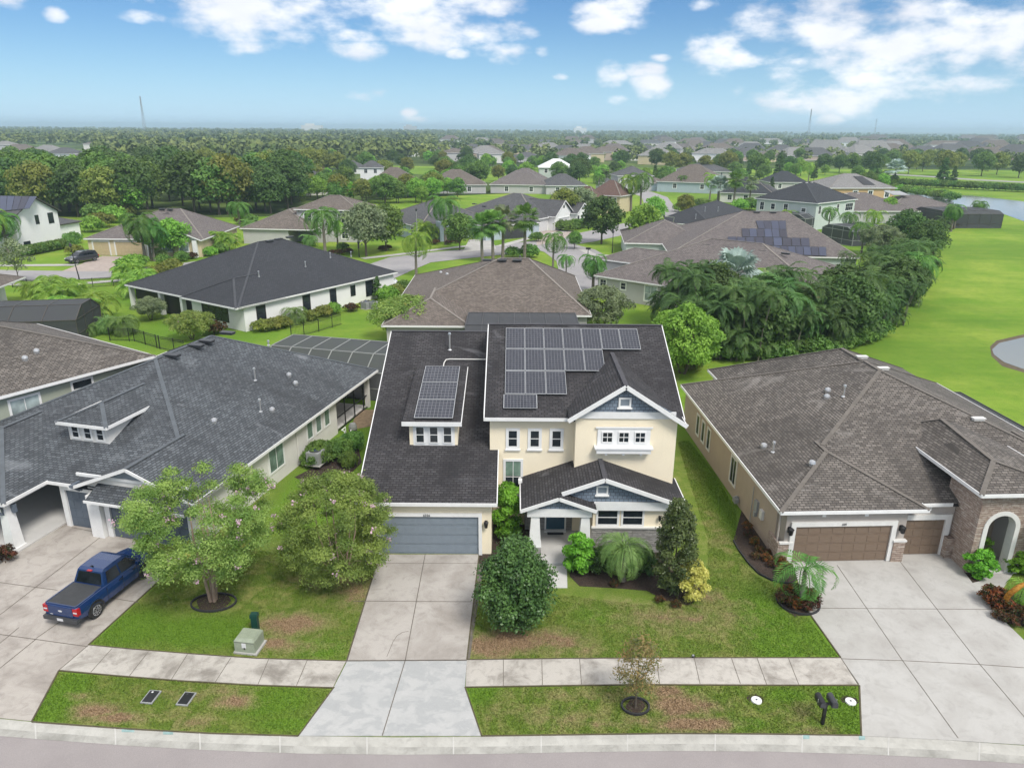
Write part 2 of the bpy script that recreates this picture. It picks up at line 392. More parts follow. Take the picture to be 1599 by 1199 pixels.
def _mulch():
    t = NT('dark_mulch'); p = t.pos(); n = t.noise(22, 4, .7, p); n2 = t.noise(2.5, 3, .6, p)
    t.bump(n, 1.0, .06)
    return t.done(t.mix(t.ramp(n, .35, .7), (.018, .012, .009), t.mix(n2, (.075, .045, .032), (.10, .07, .05))), .95)
M['mulch'] = _mulch()
M['edging'] = paint('black_edging', (.03, .03, .032), .7)
M['trunk'] = paint('grey_brown_bark', (.15, .12, .09), .9, .25, .5, 8)
M['trunk_myrtle'] = paint('smooth_tan_bark', (.40, .29, .21), .75, .16, .2, 5)
M['trunk_palm'] = paint('palm_trunk', (.24, .21, .175), .9, .22, .5, 9)
M['solar_cell'] = None
def _solar():
    t = NT('solar_cells'); uvn = t.n('ShaderNodeUVMap'); uvn.uv_map = 'UVMap'
    br = t.n('ShaderNodeTexBrick'); br.offset = 0; br.inputs['Scale'].default_value = 1; br.inputs['Brick Width'].default_value = 1
    br.inputs['Row Height'].default_value = 1; br.inputs['Mortar Size'].default_value = .05; br.inputs['Mortar Smooth'].default_value = .1
    t.t.links.new(uvn.outputs[0], br.inputs['Vector']); t.put(br.inputs['Color1'], (.022, .025, .035)); t.put(br.inputs['Color2'], (.034, .037, .049))
    t.put(br.inputs['Mortar'], (.165, .165, .18))
    return t.done(br.outputs[0], .22, Specular_IOR_Level=.45)
M['solar_cell'] = _solar()
def _solar2():
    t = NT('dark_solar_cells'); uvn = t.n('ShaderNodeUVMap'); uvn.uv_map = 'UVMap'; oi = t.n('ShaderNodeObjectInfo')
    br = t.n('ShaderNodeTexBrick'); br.offset = 0; br.inputs['Scale'].default_value = 1; br.inputs['Brick Width'].default_value = 1
    br.inputs['Row Height'].default_value = 1; br.inputs['Mortar Size'].default_value = .02
    t.t.links.new(uvn.outputs[0], br.inputs['Vector']); t.put(br.inputs['Color1'], (.02, .018, .03)); t.put(br.inputs['Color2'], (.03, .027, .045)); t.put(br.inputs['Mortar'], (.07, .07, .09))
    return t.done(t.mix(oi.outputs['Random'], br.outputs[0], (.045, .055, .10)), .3)
M['solar_dark'] = _solar2()

# ------------------------------------------------------------------ lawns and ground
# places where the turf is dry or dead: (u, v) in the photograph, radii in metres, strength
DRY = [(455,975,1.9,1.2,1.0),(430,1005,1.6,.7,.9),(560,925,2.0,1.6,.75),(520,905,2.6,1.3,.6),(150,1110,1.3,.55,1.0),(180,1120,1.5,.4,1.0),(130,1085,.8,.5,.5),(365,1095,1.3,.55,.9),
       (350,1080,1.6,.5,.55),(300,1128,1.2,.5,.6),(800,1000,2.2,1.1,1.1),(1050,965,4.2,1.5,.62),(900,1085,3.6,.5,.5),(1010,1125,3.0,.5,.5),(590,960,.8,2.6,.7),(300,1085,2.5,.6,.45),(1120,700,.5,6,.3),(870,1000,1.9,1.0,.9),(760,1010,1.6,1.1,1.0),(915,1015,1.2,.6,.6),(1060,1100,1.5,.8,1.15),(1085,1130,2.0,.5,1.1),
       (1040,1080,1.2,.6,.9),(1110,1100,.9,.5,.8),(1105,930,1.1,.8,.7),(870,1120,3.2,.9,.45),(990,950,3.5,1.7,.38),(1150,960,2.2,2.2,.42),(790,1110,2.2,.9,.38),(1250,1110,1.3,.7,.45),
       (1275,1140,1.0,.35,.6),(1130,985,3,1.2,.3),(480,1010,2.5,.8,.4),(250,1115,2.5,.6,.35),(1120,830,1.1,4.0,.35),(950,1130,2.0,.3,.6)]
LUSH = [(1205,985,1.3,3.2,1),(1150,800,1.1,6,1),(1100,690,1.6,8,1),(1290,1000,1.2,1.5,1),(1320,1100,1.0,1.6,1),(1230,1085,1.0,.5,.7),(95,1090,.9,1.6,1),(330,985,4.2,1.2,.75),(210,980,1.8,1.4,.8),(500,1012,1.1,.6,.9),(430,1095,1.8,1.2,.6),(500,770,2.5,5,1),(560,660,3,9,1),(745,1080,.9,.8,.8),(930,960,1.2,.8,.5),(1165,1130,.8,.3,.8),(450,1130,1.5,.4,.7)]
def lawnmat(name, near):
    t = NT(name); p = t.pos()
    big = t.noise(.13, 5, .6, p); mid = t.noise(1.3, 6, .65, p, .5); fine = t.noise(16, 5, .75, p); vf = t.noise(70, 2, .7, p)
    if near:
        c = t.mix(t.ramp(big, .4, .6), (.235, .30, .07), (.35, .36, .125))
        c = t.mix(t.ramp(mid, .44, .62), (.185, .27, .05), c)
    else:
        c = t.mix(t.ramp(big, .38, .62), (.20, .34, .04), (.32, .41, .07))
        c = t.mix(t.math('MULTIPLY', t.ramp(mid, .45, .7), .5), c, (.145, .27, .035))
    if near:
        acc = None
        for (u, v, rx, ry, st) in DRY:
            g = G(u, v); mp = t.n('ShaderNodeMapping'); mp.vector_type = 'POINT'
            mp.inputs['Location'].default_value = (-g.x / rx, -g.y / ry, 0); mp.inputs['Scale'].default_value = (1 / rx, 1 / ry, 0); t.t.links.new(p, mp.inputs['Vector'])
            ln = t.n('ShaderNodeVectorMath', operation='LENGTH'); t.t.links.new(mp.outputs[0], ln.inputs[0])
            f = t.math('MULTIPLY', t.math('SUBTRACT', 1.25, ln.outputs[1 if False else 'Value']), st)
            acc = f if acc is None else t.math('MAXIMUM', acc, f)
        acc = t.math('MAXIMUM', acc, 0.0); lush = None
        for (u, v, rx, ry, st) in LUSH:
            g = G(u, v); mp = t.n('ShaderNodeMapping'); mp.vector_type = 'POINT'
            mp.inputs['Location'].default_value = (-g.x / rx, -g.y / ry, 0); mp.inputs['Scale'].default_value = (1 / rx, 1 / ry, 0); t.t.links.new(p, mp.inputs['Vector'])
            ln = t.n('ShaderNodeVectorMath', operation='LENGTH'); t.t.links.new(mp.outputs[0], ln.inputs[0])
            f = t.math('MULTIPLY', t.math('SUBTRACT', 1.3, ln.outputs['Value']), st); lush = f if lush is None else t.math('MAXIMUM', lush, f)
        lf = t.math('ADD', lush, t.math('MULTIPLY', t.math('SUBTRACT', mid, .5), 1.2)); c = t.mix(t.ramp(lf, .05, .55), c, t.mix(t.ramp(fine, .3, .7), (.14, .265, .028), (.205, .34, .05)))
        d = t.math('ADD', acc, t.math('MULTIPLY', t.math('SUBTRACT', t.math('ADD', t.math('MULTIPLY', mid, .6), t.math('MULTIPLY', fine, .4)), .5), 2.4))
        c = t.mix(t.math('MULTIPLY', t.ramp(d, .25, .6), .75), c, (.37, .34, .16))
        c = t.mix(t.ramp(d, .6, .95), c, t.mix(t.ramp(fine, .35, .65), (.31, .19, .12), (.50, .36, .25)))
    if not near:
        hue = t.noise(.035, 5, .6, p); mow = t.noise(1.0, 3, .5, t.scaled(p, .05, .55, 1))
        c = t.mix(t.math('MULTIPLY', t.ramp(hue, .42, .6), .7), c, (.125, .24, .03)); c = t.mix(t.math('MULTIPLY', t.ramp(mow, .42, .62), .35), c, t.mix(1.0, c, (.72, .8, .7), 'MULTIPLY'))
        c = t.mix(t.math('MULTIPLY', t.ramp(t.noise(.5, 6, .7, p), .6, .75), .4), c, (.33, .31, .12))
    c = t.mix(t.ramp(fine, .3, .7), t.mix(1.0, c, (.55, .6, .5), 'MULTIPLY'), t.mix(1.0, c, (1.18, 1.15, 1.1), 'MULTIPLY'))
    c = t.mix(t.math('MULTIPLY', t.ramp(vf, .3, .7), .5), c, t.mix(1.0, c, (.6, .65, .55), 'MULTIPLY'))
    t.bump(t.math('ADD', fine, vf), .7 if near else .3, .05)
    return t.done(c, .95, Specular_IOR_Level=.1)
M['lawn'] = lawnmat('front_lawn_turf', True)
M['field'] = lawnmat('open_field_turf', False)
def groundmat():
    t = NT('mixed_ground'); p = t.pos(); n = t.noise(.012, 6, .6, p); n2 = t.noise(.15, 5, .6, p)
    c = t.mix(t.ramp(n, .42, .58), (.035, .06, .018), (.12, .17, .045)); c = t.mix(t.ramp(n2, .4, .65), c, t.mix(1.0, c, (.6, .65, .6), 'MULTIPLY'))
    return t.done(c, .95, Specular_IOR_Level=.1)
M['ground'] = groundmat()
def watermat():
    t = NT('pond_water'); p = t.pos(); t.bump(t.noise(1.6, 4, .6, t.scaled(p, 1, 1.6, 1)), .12, .04)
    return t.done((.17, .19, .185), .06, IOR=1.33)
M['water'] = watermat()
def bladesmat():
    t = NT('grass_blades'); p = t.pos(); n = t.noise(1.3, 5, .6, p); n2 = t.noise(25, 2, .6, p)
    c = t.mix(t.ramp(n, .4, .62), (.075, .15, .02), (.16, .21, .05)); c = t.mix(t.ramp(n2, .4, .6), c, t.mix(1.0, c, (1.3, 1.2, 1.1), 'MULTIPLY'))
    return t.done(c, .8, Specular_IOR_Level=.15)
M['blades'] = bladesmat()
M['shore'] = paint('muddy_shore', (.13, .10, .06), .95, .2)

def sheet(name, pts, z, mat, kind='structure', thick=0, label=None):
    mb = MB(); P = [Vector((p[0], p[1], z)) for p in pts]
    ar = sum(P[i].x * P[(i + 1) % len(P)].y - P[(i + 1) % len(P)].x * P[i].y for i in range(len(P)))
    if ar < 0: P = P[::-1]
    if thick: mb.prism([(p.x, p.y) for p in P], z - thick, z)
    else: mb.face(P)
    return tag(mb.build(name, mat), kind=kind)
def px(*pts): return [G(u, v) for u, v in pts]

sheet('ground', [(-22000, -400), (22000, -400), (22000, 26000), (-22000, 26000)], -.14, M['ground'])
# street in front, its gutter and kerb
KT = [(-420,1085),(-200,1102),(0,1122),(50,1127),(200,1138),(330,1145),(466,1149),(620,1151),(750,1150),(900,1148),(1060,1146),(1200,1147),(1343,1149),(1470,1155),(1599,1164),(1800,1182),(2050,1215)]
KB = [(-420,1106),(-200,1124),(0,1145),(50,1149),(200,1160),(330,1167),(466,1172),(620,1174),(750,1173),(900,1170),(1060,1168),(1200,1169),(1343,1173),(1470,1179),(1599,1188),(1800,1207),(2050,1242)]
kt = [G(*p) for p in KT]; kb = [G(p[0], p[1]) for p in KB]
sheet('street', [(p.x, p.y + .05) for p in kb] + [(60, -60), (-60, -60)], -.115, M['asphalt'])
mb = MB(); mg = MB()
for i in range(len(kt) - 1):
    a, b, c_, d = kt[i], kt[i + 1], kb[i + 1], kb[i]
    am, bm_ = a.lerp(d, .55), b.lerp(c_, .55)
    A, B_ = Vector((a.x, a.y, .012)), Vector((b.x, b.y, .012)); Am, Bm = Vector((am.x, am.y, -.075)), Vector((bm_.x, bm_.y, -.075))
    a3, b3 = a.lerp(d, .25), b.lerp(c_, .25); A3, B3 = Vector((a3.x, a3.y, -.005)), Vector((b3.x, b3.y, -.005))
    mb.face([A, A3, B3, B_]); mb.face([A3, Am, Bm, B3]); mb.face([Vector((A.x, A.y + .0, .012)), B_, Vector((B_.x, B_.y, -.1)), Vector((A.x, A.y, -.1))])
    D, C_ = Vector((d.x, d.y, -.108)), Vector((c_.x, c_.y, -.108)); mg.face([Am, D, C_, Bm])
tag(mb.build('kerb', M['curb'], smooth=False), kind='structure'); tag(mg.build('gutter', M['gutter']), kind='structure')
# saw cuts across the kerb
mb = MB()
for u in (55, 180, 312, 437, 573, 708, 845, 980, 1117, 1253, 1388, 1530):
    i = max(k for k in range(len(KT)) if KT[k][0] <= u); f = (u - KT[i][0]) / (KT[i + 1][0] - KT[i][0])
    a = kt[i].lerp(kt[i + 1], f); d = kb[i].lerp(kb[i + 1], f); s = (a - Vector((0, 0, 0))).x * .0
    mid = a.lerp(d, .55); q3 = a.lerp(d, .25)
    mb.bar((a.x, a.y, .016), (q3.x, q3.y, -.001), .045, .006); mb.bar((q3.x, q3.y, -.001), (mid.x, mid.y, -.071), .045, .006); mb.bar((mid.x, mid.y, -.071), (d.x, d.y, -.104), .045, .006)
tag(mb.build('kerb_joint', paint('pale_kerb_joint', (.50, .49, .46), .9)), kind='structure')
mb = MB()
for u, w in ((190, .45), (255, .35), (1253, .25), (1341, .22)):
    i = max(k for k in range(len(KT)) if KT[k][0] <= u); f = (u - KT[i][0]) / (KT[i + 1][0] - KT[i][0])
    a = kt[i].lerp(kt[i + 1], f); d = kb[i].lerp(kb[i + 1], f); q = a.lerp(d, .24)
    mb.face([(a.x, a.y, .017), (q.x, q.y, .0), (q.x + w, q.y, .0), (a.x + w, a.y, .017)])
tag(mb.build('paint_mark', paint('faded_teal_survey_paint', (.30, .44, .43), .8, .2)), kind='structure')
# lawn everywhere behind the kerb
lawn = [(p.x, p.y) for p in kt]
sheet('lawn', lawn + [(60, 50), (60, 62), (-60, 62), (-60, 50)], 0.0, M['lawn'])
sheet('far_lawn', [(-60, 61.9), (60, 61.9), (60, 20), (420, 20), (520, 420), (-420, 420), (-320, 20), (-60, 20)], -.01, M['field'])

# paving of the three lots
def joint(a, b, w=.035, z=.034):
    JM.bar((a[0], a[1], z), (b[0], b[1], z), w, .004)
JM = MB()
SZ = .03
# main house driveway, patched apron, entry walk
sheet('driveway_border', px((590,872),(757,872),(733,1033),(539,1035)), .012, M['joint'])
sheet('driveway', px((593,866),(748,866),(729,1030),(542,1031)), SZ, M['conc'], thick=.06)
sheet('driveway_apron', px((542,1033),(729,1032),(726,1072),(752,1149),(466,1149),(522,1072)), SZ, M['apron'], thick=.06)
g = [G(*p) for p in ((664,866),(633,1031),(597,1149),(552,939),(736,940),(586,880),(746,880),(542,1032),(728,1031))]
joint(g[0], g[1]); joint(g[1], g[2]); joint(g[3], g[4]); joint(g[5], g[6], .02); joint(g[7], g[8], .04)
# cracks in the driveway
cr = [G(*p) for p in ((638,986),(628,988),(620,993),(614,1002),(609,1014),(604,1026))]
for a, b in zip(cr, cr[1:]): joint(a, b, .018)
# sidewalks
sheet('sidewalk', px((138,1008),(200,1014),(300,1022),(400,1029),(540,1033),(520,1073),(400,1069),(280,1062),(180,1054),(92,1046)), SZ, M['conc_walk'], thick=.06)
sheet('sidewalk', px((729,1031),(900,1029),(1100,1028),(1313,1028),(1339,1069),(1200,1069),(1000,1068),(850,1070),(727,1072)), SZ, M['conc_walk'], thick=.06)
for a, b in (((175,1013),(142,1050)),((232,1018),(202,1056)),((293,1022),(268,1061)),((361,1027),(336,1066)),((420,1029),(403,1069)),((480,1031),(463,1071)),
             ((786,1030),(786,1072)),((846,1029),(847,1070)),((905,1029),(908,1069)),((965,1029),(968,1068)),((1025,1028),(1030,1068)),((1084,1028),(1093,1068)),((1142,1028),(1156,1068)),((1182,1028),(1197,1069)),((1231,1028),(1247,1069))):
    joint(G(*a), G(*b), .025)
# left house driveway
sheet('driveway', px((100,812),(152,824),(205,838),(255,900),(138,1008),(92,1047),(50,1126),(0,1121),(-200,1101),(-420,1085),(-420,1000),(-60,905),(6,872)), SZ - .002, M['conc_dirty'], thick=.06)
for a, b in (((-60,1007),(156,840)),((-60,902),(90,922)),((172,934),(216,941)),((0,991),(137,1010)),((57,997),(110,960)),((30,980),(-60,1055)),((57,998),(0,1044)),((138,1008),(92,1047)),((-60,984),(0,991)),((112,824),(205,842))):
    joint(G(*a), G(*b), .035)
# right house driveway
sheet('driveway', px((1234,872),(1480,862),(1502,889),(1541,940),(1560,962),(1599,1000),(1760,1170),(1740,1176),(1599,1163),(1470,1155),(1345,1149),(1341,1070),(1313,1028),(1262,955)), SZ, M['conc_light'], thick=.06)
for a, b in (((1307,883),(1410,1033)),((1410,1033),(1496,1153)),((1405,877),(1530,1038)),((1530,1038),(1650,1180)),((1270,950),(1550,952)),((1313,1029),(1410,1032)),((1410,1032),(1530,1038)),((1530,1038),(1599,1043)),((1313,1028),(1341,1069))):
    joint(G(*a), G(*b), .03)
# entry walks
sheet('entry_walk', px((842,883),(885,883),(886,918),(850,918)), SZ - .004, M['porch'], thick=.05)
sheet('entry_walk', px((1499,915),(1530,908),(1562,880),(1590,884),(1562,925),(1535,925),(1520,928)), SZ + .004, M['conc_light'], thick=.05)
EDG = MB()
def edge_soil(pts, closed=False):
    P = [G(*p) for p in pts]
    for a, b in zip(P, P[1:]): EDG.bar((a.x, a.y, .018), (b.x, b.y, .018), .055, .03)
edge_soil([(138,1007),(200,1013),(300,1021),(400,1028),(540,1032)]); edge_soil([(92,1047),(180,1055),(280,1063),(400,1070),(520,1074)]); edge_soil([(729,1030),(900,1028),(1100,1027),(1313,1027)])
edge_soil([(727,1073),(850,1071),(1000,1069),(1200,1070),(1339,1070)]); edge_soil([(593,866),(542,1031)]); edge_soil([(748,866),(729,1030)]); edge_soil([(522,1073),(466,1149)]); edge_soil([(726,1073),(752,1149)])
edge_soil([(1262,955),(1313,1027)]); edge_soil([(1342,1070),(1345,1149)]); edge_soil([(256,900),(138,1007)]); edge_soil([(92,1047),(50,1126)]); edge_soil([(50,1127),(200,1138),(330,1145),(466,1149)]); edge_soil([(752,1149),(900,1147),(1060,1145),(1200,1146),(1343,1148)])
tag(EDG.build('soil_edge', paint('dark_trimmed_edge', (.11, .095, .05), .95, .2)), kind='structure')
tag(JM.build('paving_joint', M['joint']), kind='structure')
# mulch beds
def bed(pts, z=.02): return tag(sheet('mulch_bed', px(*pts), z, M['mulch'], thick=.03), kind='structure')
bed([(885,870),(890,900),(905,915),(960,918),(1010,922),(1040,938),(1075,945),(1100,930),(1098,905),(1040,862),(1000,850),(900,850)])
bed([(755,800),(800,790),(830,795),(825,860),(835,880),(745,880)])
bed([(1145,845),(1170,880),(1200,905),(1238,912),(1255,890),(1222,872),(1160,790)])
bed([(1218,925),(1222,950),(1240,962),(1262,960),(1275,945),(1272,925),(1255,915),(1230,915)])
bed([(1497,893),(1515,912),(1545,905),(1565,885),(1550,870),(1500,875)])
bed([(1520,928),(1562,925),(1610,930),(1640,985),(1599,978),(1570,972),(1545,950)])
bed([(460,745),(500,725),(560,700),(565,722),(545,742),(500,752),(470,750)])
bed([(0,885),(26,872),(8,865),(-30,880)])
bed([(307,940),(312,952),(330,956),(350,950),(361,938),(355,928),(330,926),(312,930)], .035)
bed([(976,1103),(983,1113),(1000,1113),(1008,1103),(1003,1092),(985,1092)], .035)

# open field, ponds, roads further back
sheet('open_field', px((1062,655),(1060,560),(1130,555),(1290,545),(1400,500),(1455,420),(1470,352),(1510,330),(1540,322),(1560,326),(1599,345),(1760,400),(2300,700),(2300,1100),(1700,780)), .006, M['field'])
sheet('open_field', px((1370,275),(1440,270),(1900,300),(1900,318),(1520,304),(1410,300)), .02, M['field'])
sheet('pond', px((1410,300),(1450,303),(1520,306),(1599,315),(1760,330),(1760,395),(1599,346),(1560,332),(1530,323),(1490,324),(1420,318)), .03, M['water'])
sheet('pond_bank', px((1546,541),(1556,532),(1599,522),(1720,520),(1720,640),(1640,612),(1599,582),(1565,572),(1548,556)), .014, M['shore'])
sheet('pond', px((1549,546),(1560,536),(1599,527),(1720,525),(1720,630),(1640,606),(1599,577),(1568,566),(1552,554)), .03, M['water'])
def strip(name, pts, w, z, mat):
    P = [G(*p) for p in pts]; L = []; R = []
    for i, p in enumerate(P):
        d = (P[min(i + 1, len(P) - 1)] - P[max(i - 1, 0)]).normalized(); n = Vector((-d.y, d.x, 0)) * w / 2
        L.append(p + n); R.append(p - n)
    return sheet(name, L + R[::-1], z, mat)
strip('road', [(-80,428),(0,430),(100,431),(245,423),(330,412)], 7.5, .03, M['asphalt_far'])
strip('road', [(540,446),(600,421),(640,406),(700,399),(760,393),(830,384),(900,374),(960,361),(1010,349),(1060,341)], 8.5, .03, M['asphalt_far'])
strip('road', [(850,381),(890,392),(915,408),(925,430),(905,458)], 9.5, .034, M['asphalt_far'])
strip('road', [(1090,352),(1050,345),(1030,322),(1022,308),(1000,300),(960,292)], 8.0, .036, M['asphalt_far'])
strip('swale', [(1290,552),(1345,580),(1400,602),(1460,630),(1530,660),(1640,705)], .35, .02, paint('damp_swale_turf', (.10, .17, .03), .95, .25))
strip('road', [(560,436),(600,449),(640,453)], 7, .035, M['asphalt_far'])
strip('road', [(1380,272),(1450,276),(1520,281),(1599,285),(1800,292)], 9, .05, M['asphalt_far'])
strip('road', [(1040,253),(1160,252),(1300,250),(1420,249)], 9, .05, M['asphalt_far'])
strip('footpath', [(566,404),(620,398),(700,388),(760,381)], 1.6, .04, M['conc_light'])
strip('footpath', [(780,385),(830,371),(890,360)], 1.6, .04, M['conc_light'])
strip('footpath', [(910,390),(925,398),(960,400),(985,398)], 1.6, .045, M['conc_light'])
strip('footpath', [(-60,415),(0,415),(120,414)], 1.6, .04, M['conc_light'])
strip('footpath', [(-60,441),(20,444),(80,447),(200,437)], 1.6, .04, M['conc_light'])
strip('footpath', [(1120,328),(1060,326),(1075,320)], 3, .04, M['conc_light'])
sheet('driveway', px((96,424),(205,424),(218,402),(160,400)), .038, M['paver'])
sheet('driveway', px((838,384),(875,377),(895,362),(868,360),(838,361)), .038, M['paver'])
sheet('driveway', px((722,394),(775,389),(768,374),(733,374)), .038, M['conc_light'])
sheet('driveway', px((990,292),(1015,290),(1040,283),(1000,281)), .045, M['conc_light'])
for pts in (((430,432),(430,420),(450,424)),):
    pass
sheet('patio', px((545,672),(600,662),(600,640),(560,640)), .02, paint('leaf_strewn_sand', (.33, .24, .15), .95, .2))
# ------------------------------------------------------------------ building helpers
def roof_face(mb, pts):
    P = [Vector(p) for p in pts]; n = Vector((0, 0, 0))
    for i in range(len(P)): n += P[i].cross(P[(i + 1) % len(P)])
    if n.z < 0: P = P[::-1]; n = -n
    n.normalize(); u = Vector((-n.y, n.x, 0))
    u = u.normalized() if u.length > 1e-4 else Vector((1, 0, 0)); v = n.cross(u)
    mb.face(P, [(p.dot(u), p.dot(v)) for p in P])
class Roof:
    def __init__(s): s.top = MB(); s.fas = MB(); s.cap = MB()
    def edge(s, p, q, h=.17, t=.045):
        p, q = Vector(p), Vector(q); dz = Vector((0, 0, h / 2 - .03)); s.fas.bar(p - dz, q - dz, t, h)
    def ridge(s, p, q, w=.22):
        up = Vector((0, 0, .012)); s.cap.bar(Vector(p) + up, Vector(q) + up, w, .03)
    def wedge(s, x0, x1, y0, y1, z, r0, r1, caps=True, fas='FRBL', under=True, skip=''):
        """rectangle of eaves at height z, ridge from r0 to r1; a ridge end on an eave line makes a gable"""
        A, B, Cc, D = (x0, y0, z), (x1, y0, z), (x1, y1, z), (x0, y1, z)
        alongx = abs(r1[0] - r0[0]) > abs(r1[1] - r0[1])
        if alongx:
            fs = [((A, B, r1, r0), 'F'), ((B, Cc, r1), 'R'), ((Cc, D, r0, r1), 'B'), ((D, A, r0), 'L')]
        else:
            fs = [((A, B, r0), 'F'), ((B, Cc, r1, r0), 'R'), ((Cc, D, r1), 'B'), ((D, A, r0, r1), 'L')]
        for pts, side in fs:
            a, b = pts[0], pts[1]; gable = False
            if len(pts) == 3:
                r = pts[2]
                if side in 'FB': gable = abs(r[1] - a[1]) < .02
                else: gable = abs(r[0] - a[0]) < .02
            if gable:
                if side in fas: s.edge(a, pts[2]); s.edge(pts[2], b)
                continue
            roof_face(s.top, pts)
            if under:
                q = [Vector(p) - Vector((0, 0, .16)) for p in pts]; s.top.face(q[::-1])
            if side in fas: s.edge(a, b)
        if caps:
            s.ridge(r0, r1)
            for nm, c, r in (('A', A, r0), ('B', B, r0 if not alongx else r1), ('C', Cc, r1), ('D', D, r1 if not alongx else r0)):
                if nm in skip: continue
                g = abs(r[1] - c[1]) < .02 or abs(r[0] - c[0]) < .02
                if not g: s.ridge(c, r)
    def hip(s, x0, x1, y0, y1, z, pitch=.41, **k):
        w, d = x1 - x0, y1 - y0
        if w >= d: h = z + pitch * d / 2; r0, r1 = (x0 + d / 2, (y0 + y1) / 2, h), (x1 - d / 2 + .001, (y0 + y1) / 2, h)
        else: h = z + pitch * w / 2; r0, r1 = ((x0 + x1) / 2, y0 + w / 2, h), ((x0 + x1) / 2, y1 - w / 2, h)
        s.wedge(x0, x1, y0, y1, z, r0, r1, **k)
    def gable(s, x0, x1, y0, y1, z, pitch=.41, along='y', **k):
        if along == 'y':
            h = z + pitch * (x1 - x0) / 2; s.wedge(x0, x1, y0, y1, z, ((x0 + x1) / 2, y0, h), ((x0 + x1) / 2, y1, h), **k)
        else:
            h = z + pitch * (y1 - y0) / 2; s.wedge(x0, x1, y0, y1, z, (x0, (y0 + y1) / 2, h), (x1, (y0 + y1) / 2, h), **k)
    def build(s, root, mat, capmat, fasmat=None):
        o = s.top.build('roof', mat, root)
        if s.fas.f: s.fas.build('fascia', fasmat or M['white'], o)
        if s.cap.f: s.cap.build('ridge_cap', capmat, o)
        return o
FACE = {'F': 0, 'R': math.pi / 2, 'B': math.pi, 'L': -math.pi / 2}
def put(o, root, x, y, z, face):
    o.parent = root; o.location = (x, y, z); o.rotation_euler = (0, 0, FACE[face] if isinstance(face, str) else face); return o
def window(root, x, y, z, w, h, face='F', trim=.1, cols=1, rows=2, gl='glass', fr='white', sill=0.0, name='window', bar=.035):
    """x, y on the wall plane, z of the glass's bottom, centre in width"""
    mb = MB(); a = w / 2
    mb.box(-a - trim, -a, -.045, .02, -trim, h + trim); mb.box(a, a + trim, -.045, .02, -trim, h + trim)
    mb.box(-a, a, -.045, .02, h, h + trim); mb.box(-a, a, -.045, .02, -trim, 0)
    if sill: mb.box(-a - trim - sill, a + trim + sill, -.10, .02, -trim - .07, -trim - .002)
    for i in range(1, cols): mb.box(-a + w * i / cols - bar / 2, -a + w * i / cols + bar / 2, -.032, 0, 0, h)
    for i in range(1, rows): mb.box(-a, a, -.030, 0, h * i / rows - bar / 2, h * i / rows + bar / 2)
    o = put(mb.build(name, M[fr]), root, x, y, z, face)
    g = MB(); g.face([(-a, -.012, 0), (a, -.012, 0), (a, -.012, h), (-a, -.012, h)]); g.build('pane', M[gl], o)
    return o
def garage_door(root, x, y, z, w, h, face, mat, trim='white', tw=.16, cols=8, rows=4):
    mb = MB(); a = w / 2; mb.box(-a, a, .02, .06, 0, h)
    cw, rh = w / cols, h / rows
    for r in range(rows):
        mb.box(-a, a, -.0, .02, r * rh + .012, (r + 1) * rh - .004)
        for c in range(cols):
            mb.box(-a + c * cw + .07, -a + (c + 1) * cw - .07, -.014, -.001, r * rh + .09, (r + 1) * rh - .08)
    o = put(mb.build('garage_door', mat), root, x, y, z, face)
    if trim:
        t = MB(); t.box(-a - tw, -a, -.10, .05, 0, h + tw); t.box(a, a + tw, -.10, .05, 0, h + tw); t.box(-a, a, -.10, .05, h, h + tw)
        put(t.build('door_trim', M[trim]), root, x, y, z, face)
    return o
def wall_lamp(root, x, y, z, face='F', s=1.0):
    mb = MB(); mb.box(-.06 * s, .06 * s, -.03, 0, -.12 * s, .12 * s); mb.bar((0, -.02, .05 * s), (0, -.16 * s, .12 * s), .025 * s)
    mb.tube([(0, -.16 * s, -.16 * s), (0, -.16 * s, -.14 * s), (0, -.16 * s, .08 * s), (0, -.16 * s, .1 * s), (0, -.16 * s, .17 * s)], [.03 * s, .07 * s, .1 * s, .12 * s, .02 * s], 6)
    return put(mb.build('wall_lamp', M['black']), root, x, y, z, face)
def solar_panel(root, P, cells=(6, 10), mat='solar_cell', frame='silver', name='solar_panel', label=None):
    """P: four corners in root space, counterclockwise from the lower left"""
    A, B, Cc, D = [Vector(p) for p in P]; n = (B - A).cross(D - A).normalized(); t = .04
    mb = MB(); lo = [p for p in (A, B, Cc, D)]; hi = [p + n * t for p in lo]
    c = sum(lo, Vector()) / 4; f = .03
    def ins(p): d = (c - p); return p + d.normalized() * f * 1.4
    inn = [ins(p) + n * t for p in lo]
    for i in range(4):
        j = (i + 1) % 4
        mb.face([lo[i], lo[j], hi[j], hi[i]]); mb.face([hi[i], hi[j], inn[j], inn[i]])
    mb.face(lo[::-1])
    o = mb.build(name, M[frame] if frame in M else frame, root)
    g = MB(); q = [p - n * .006 for p in inn]; g.face(q, [(0.02, 0.02), (cells[0] - .02, .02), (cells[0] - .02, cells[1] - .02), (.02, cells[1] - .02)]); g.build('cell_grid', M[mat], o)
    if label: o['label'] = label
    return o
